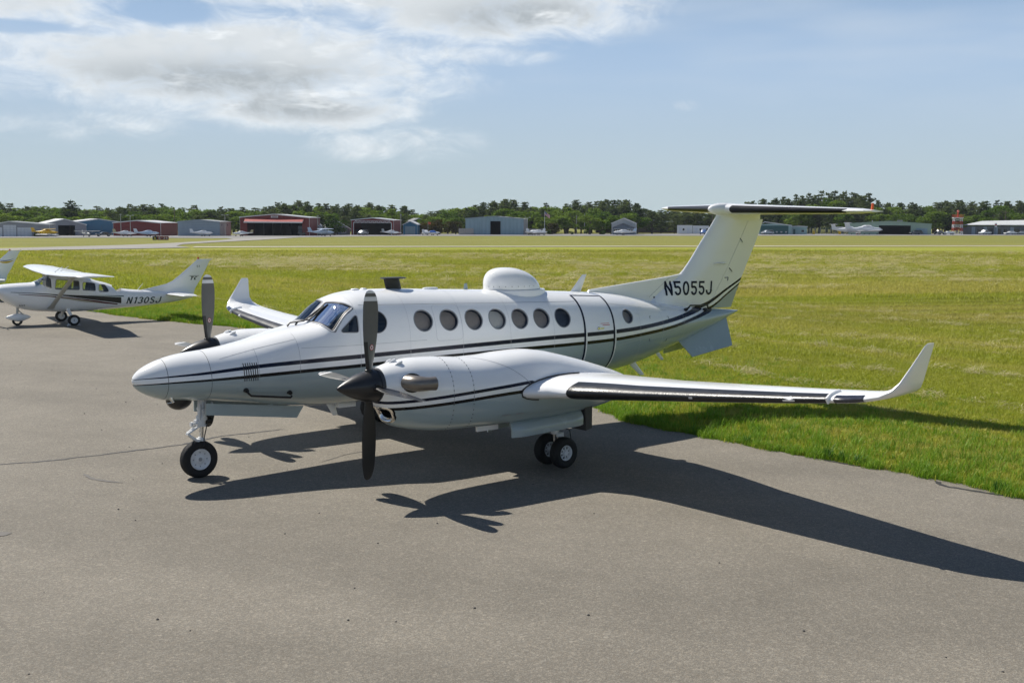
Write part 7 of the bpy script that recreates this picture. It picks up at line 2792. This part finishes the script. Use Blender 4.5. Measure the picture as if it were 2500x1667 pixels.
def scatter(name, label, P, rot, scl, clumps):
    coll = bpy.data.collections.new(name+'_sources')
    for c in clumps:
        coll.objects.link(c)
    me = bpy.data.meshes.new(name)
    me.from_pydata([tuple(p) for p in P], [], [])
    a = me.attributes.new('rot', 'FLOAT_VECTOR', 'POINT')
    a.data.foreach_set('vector', np.array(rot, dtype=np.float32).ravel())
    a = me.attributes.new('scl', 'FLOAT', 'POINT')
    a.data.foreach_set('value', np.array(scl, dtype=np.float32))
    a = me.attributes.new('pick', 'INT', 'POINT')
    a.data.foreach_set('value', np.random.RandomState(3).randint(0, len(clumps), len(P)).astype(np.int32))
    o = link(name, me)
    ng_ = bpy.data.node_groups.new(name, 'GeometryNodeTree')
    ng_.interface.new_socket('Geometry', in_out='INPUT', socket_type='NodeSocketGeometry')
    ng_.interface.new_socket('Geometry', in_out='OUTPUT', socket_type='NodeSocketGeometry')
    N = ng_.nodes
    L = ng_.links
    gi, go = N.new('NodeGroupInput'), N.new('NodeGroupOutput')
    ci = N.new('GeometryNodeCollectionInfo')
    ci.inputs['Collection'].default_value = coll
    ci.inputs['Separate Children'].default_value = True
    ci.inputs['Reset Children'].default_value = True
    ip = N.new('GeometryNodeInstanceOnPoints')
    ip.inputs['Pick Instance'].default_value = True
    m2p = N.new('GeometryNodeMeshToPoints')
    L.new(gi.outputs[0], m2p.inputs['Mesh'])
    L.new(m2p.outputs[0], ip.inputs['Points'])
    L.new(ci.outputs[0], ip.inputs['Instance'])
    for nm, typ, sock in (('rot', 'FLOAT_VECTOR', 'Rotation'), ('scl', 'FLOAT', 'Scale'), ('pick', 'INT', 'Instance Index')):
        at = N.new('GeometryNodeInputNamedAttribute')
        at.data_type = typ
        at.inputs['Name'].default_value = nm
        if nm == 'rot':
            er = N.new('FunctionNodeEulerToRotation')
            L.new(at.outputs[0], er.inputs[0])
            L.new(er.outputs[0], ip.inputs[sock])
        else:
            L.new(at.outputs[0], ip.inputs[sock])
    L.new(ip.outputs[0], go.inputs[0])
    md = o.modifiers.new('scatter', 'NODES')
    md.node_group = ng_
    return tag(o, label, kind='stuff')


rs = np.random.RandomState(7)


def wedge(n, d0, d1, a0=13.0, a1=65.5):
    a = np.radians(rs.uniform(a0, a1, n))
    d = np.sqrt(rs.uniform(d0*d0, d1*d1, n))
    return CAM[0]+d*np.sin(a), CAM[1]+d*np.cos(a), d


def edge_gap(x, y):
    return x-np.array([edge_x(q) for q in y])


vn = np.vectorize(gz)
tall, mown, hay = [], [], []


def put(lst, x, y, s, keep, tilt=.12, lift=0.):
    x, y, s = x[keep], y[keep], s[keep]
    z = vn(x, y)-.014+lift
    for i in range(len(x)):
        lst.append((x[i], y[i], z[i], rs.uniform(-tilt, tilt), rs.uniform(-tilt, tilt), rs.uniform(0, 6.283), s[i]))


def lf(x, y, s, seed=0.):
    """cheap lumpy field for density"""
    return .5+.25*np.sin(x*s+1.3*np.sin(y*s*.7+seed))+.25*np.sin(y*s*1.3+seed+1.1*np.sin(x*s*.9))


# lush strip along the edge of the apron
x, y, d = wedge(60000, 15, 62)
g = edge_gap(x, y)
w = np.clip(1.25-g/7.0, 0, 1)*(.55+.45*lf(x, y, 1.1))
put(tall, x, y, rs.uniform(.45, 1.05, len(x))*(.6+.5*np.clip(1.2-g/6, .3, 1)), (g > .02) & (rs.rand(len(x)) < w))
# dense fringe right at the edge
n = 3800
y = rs.uniform(-13, 44, n)
x = np.array([edge_x(q) for q in y])+np.abs(rs.normal(0, .22, n))-.03
put(tall, x, y, rs.uniform(.25, .8, n), np.ones(n, bool))
# mown sward
for n, d0, d1, s0, s1 in ((42000, 15, 34, .8, 1.35), (30000, 34, 62, 1.2, 2.0), (22000, 62, 120, 1.9, 3.2), (9000, 120, 170, 2.8, 4.2)):
    x, y, d = wedge(n, d0, d1)
    g = edge_gap(x, y)
    keep = (g > .15)
    if d1 > 110:
        keep &= ~((x*.48+y*.877 > 158) & (x*.48+y*.877 < 180)) & (y+.55*x < 160)
    put(mown, x, y, rs.uniform(s0, s1, len(x)), keep)
# windrows of cut hay: along the apron near by, along the runway farther out
for row in np.arange(17.5, 40, 2.15):
    n = 420
    y = rs.uniform(-12, 38, n)
    xx = row+.5*np.sin(y*.21+row)+.25*np.sin(y*.9+row*2)+rs.normal(0, .16, n)
    dens = lf(xx, y, .55, row)
    put(hay, xx, y, rs.uniform(.7, 1.4, n), (rs.rand(n) < dens*1.15-.25), .3, .03)
for row in np.arange(44, 118, 5.5):
    n = 900
    u = rs.uniform(-25, 105, n)
    v = row+.8*np.sin(u*.07+row)+rs.normal(0, .45, n)
    xx, yy = u*ROWU.x-v*ROWU.y, u*ROWU.y+v*ROWU.x
    dens = lf(xx, yy, .2, row)
    put(hay, xx, yy, rs.uniform(1.4, 2.8, n), (xx > 30) & (rs.rand(n) < dens*1.3-.3), .3, .10)
x, y, d = wedge(5000, 20, 70)
put(hay, x, y, rs.uniform(.4, .9, len(x)), (edge_gap(x, y) > 4) & (rs.rand(len(x)) < .45), .3)


def lay_down(name, label, L_, clumps):
    A = np.array(L_)
    return scatter(name, label, A[:, :3], A[:, 3:6], A[:, 6], clumps)


lay_down('edge_grass', 'long bright green grass along the edge of the apron', tall, [clump('tall_clump', 20+i, 34, .17, .09, .25, .006, M_GTALL) for i in range(5)])
lay_down('mown_grass', 'short mown grass of the field', mown, [clump('mown_clump', 40+i, 46, .24, .03, .095, .0065, M_GMOWN) for i in range(5)])
lay_down('cut_hay', 'pale rows of cut hay lying on the field', hay, [clump('hay_clump', 60+i, 42, .24, .12, .30, .006, M_GHAY, .09) for i in range(4)])

# weeds rooted in the crumbling edge
M_WEED = mat_blade('weed_leaves', (.05, .13, .012), (.12, .24, .03), .0)
for k, (yy, h) in enumerate(((-4.95, .28), (-5.2, .22), (-5.5, .2), (-7.9, .2), (-3.3, .2))):
    c = clump('edge_weed', 90+k, 26, .09, h*.5, h, .014, M_WEED)
    COL.objects.link(c)
    c.location = (edge_x(yy)+.08, yy, -.01)
    tag(c, ('tallest', 'second', 'third', 'rightmost', 'leftmost')[k]+' leafy weed sprouting from the apron edge right of the main wheels', 'weed', 'weeds at the apron edge')

# the air over the field: thin, even haze
hm, ht = mat_new('thin_haze')
pv_ = ht.n('ShaderNodeVolumePrincipled', {'Color': c4((.80, .88, 1.)), 'Density': .00007, 'Anisotropy': .2})
ht.n('ShaderNodeOutputMaterial', {'Volume': pv_.outputs[0]})
tag(MB().b2(-420, 1150, -420, 1150, -9, 27).build('haze', hm), 'thin summer haze over the airfield', kind='stuff')
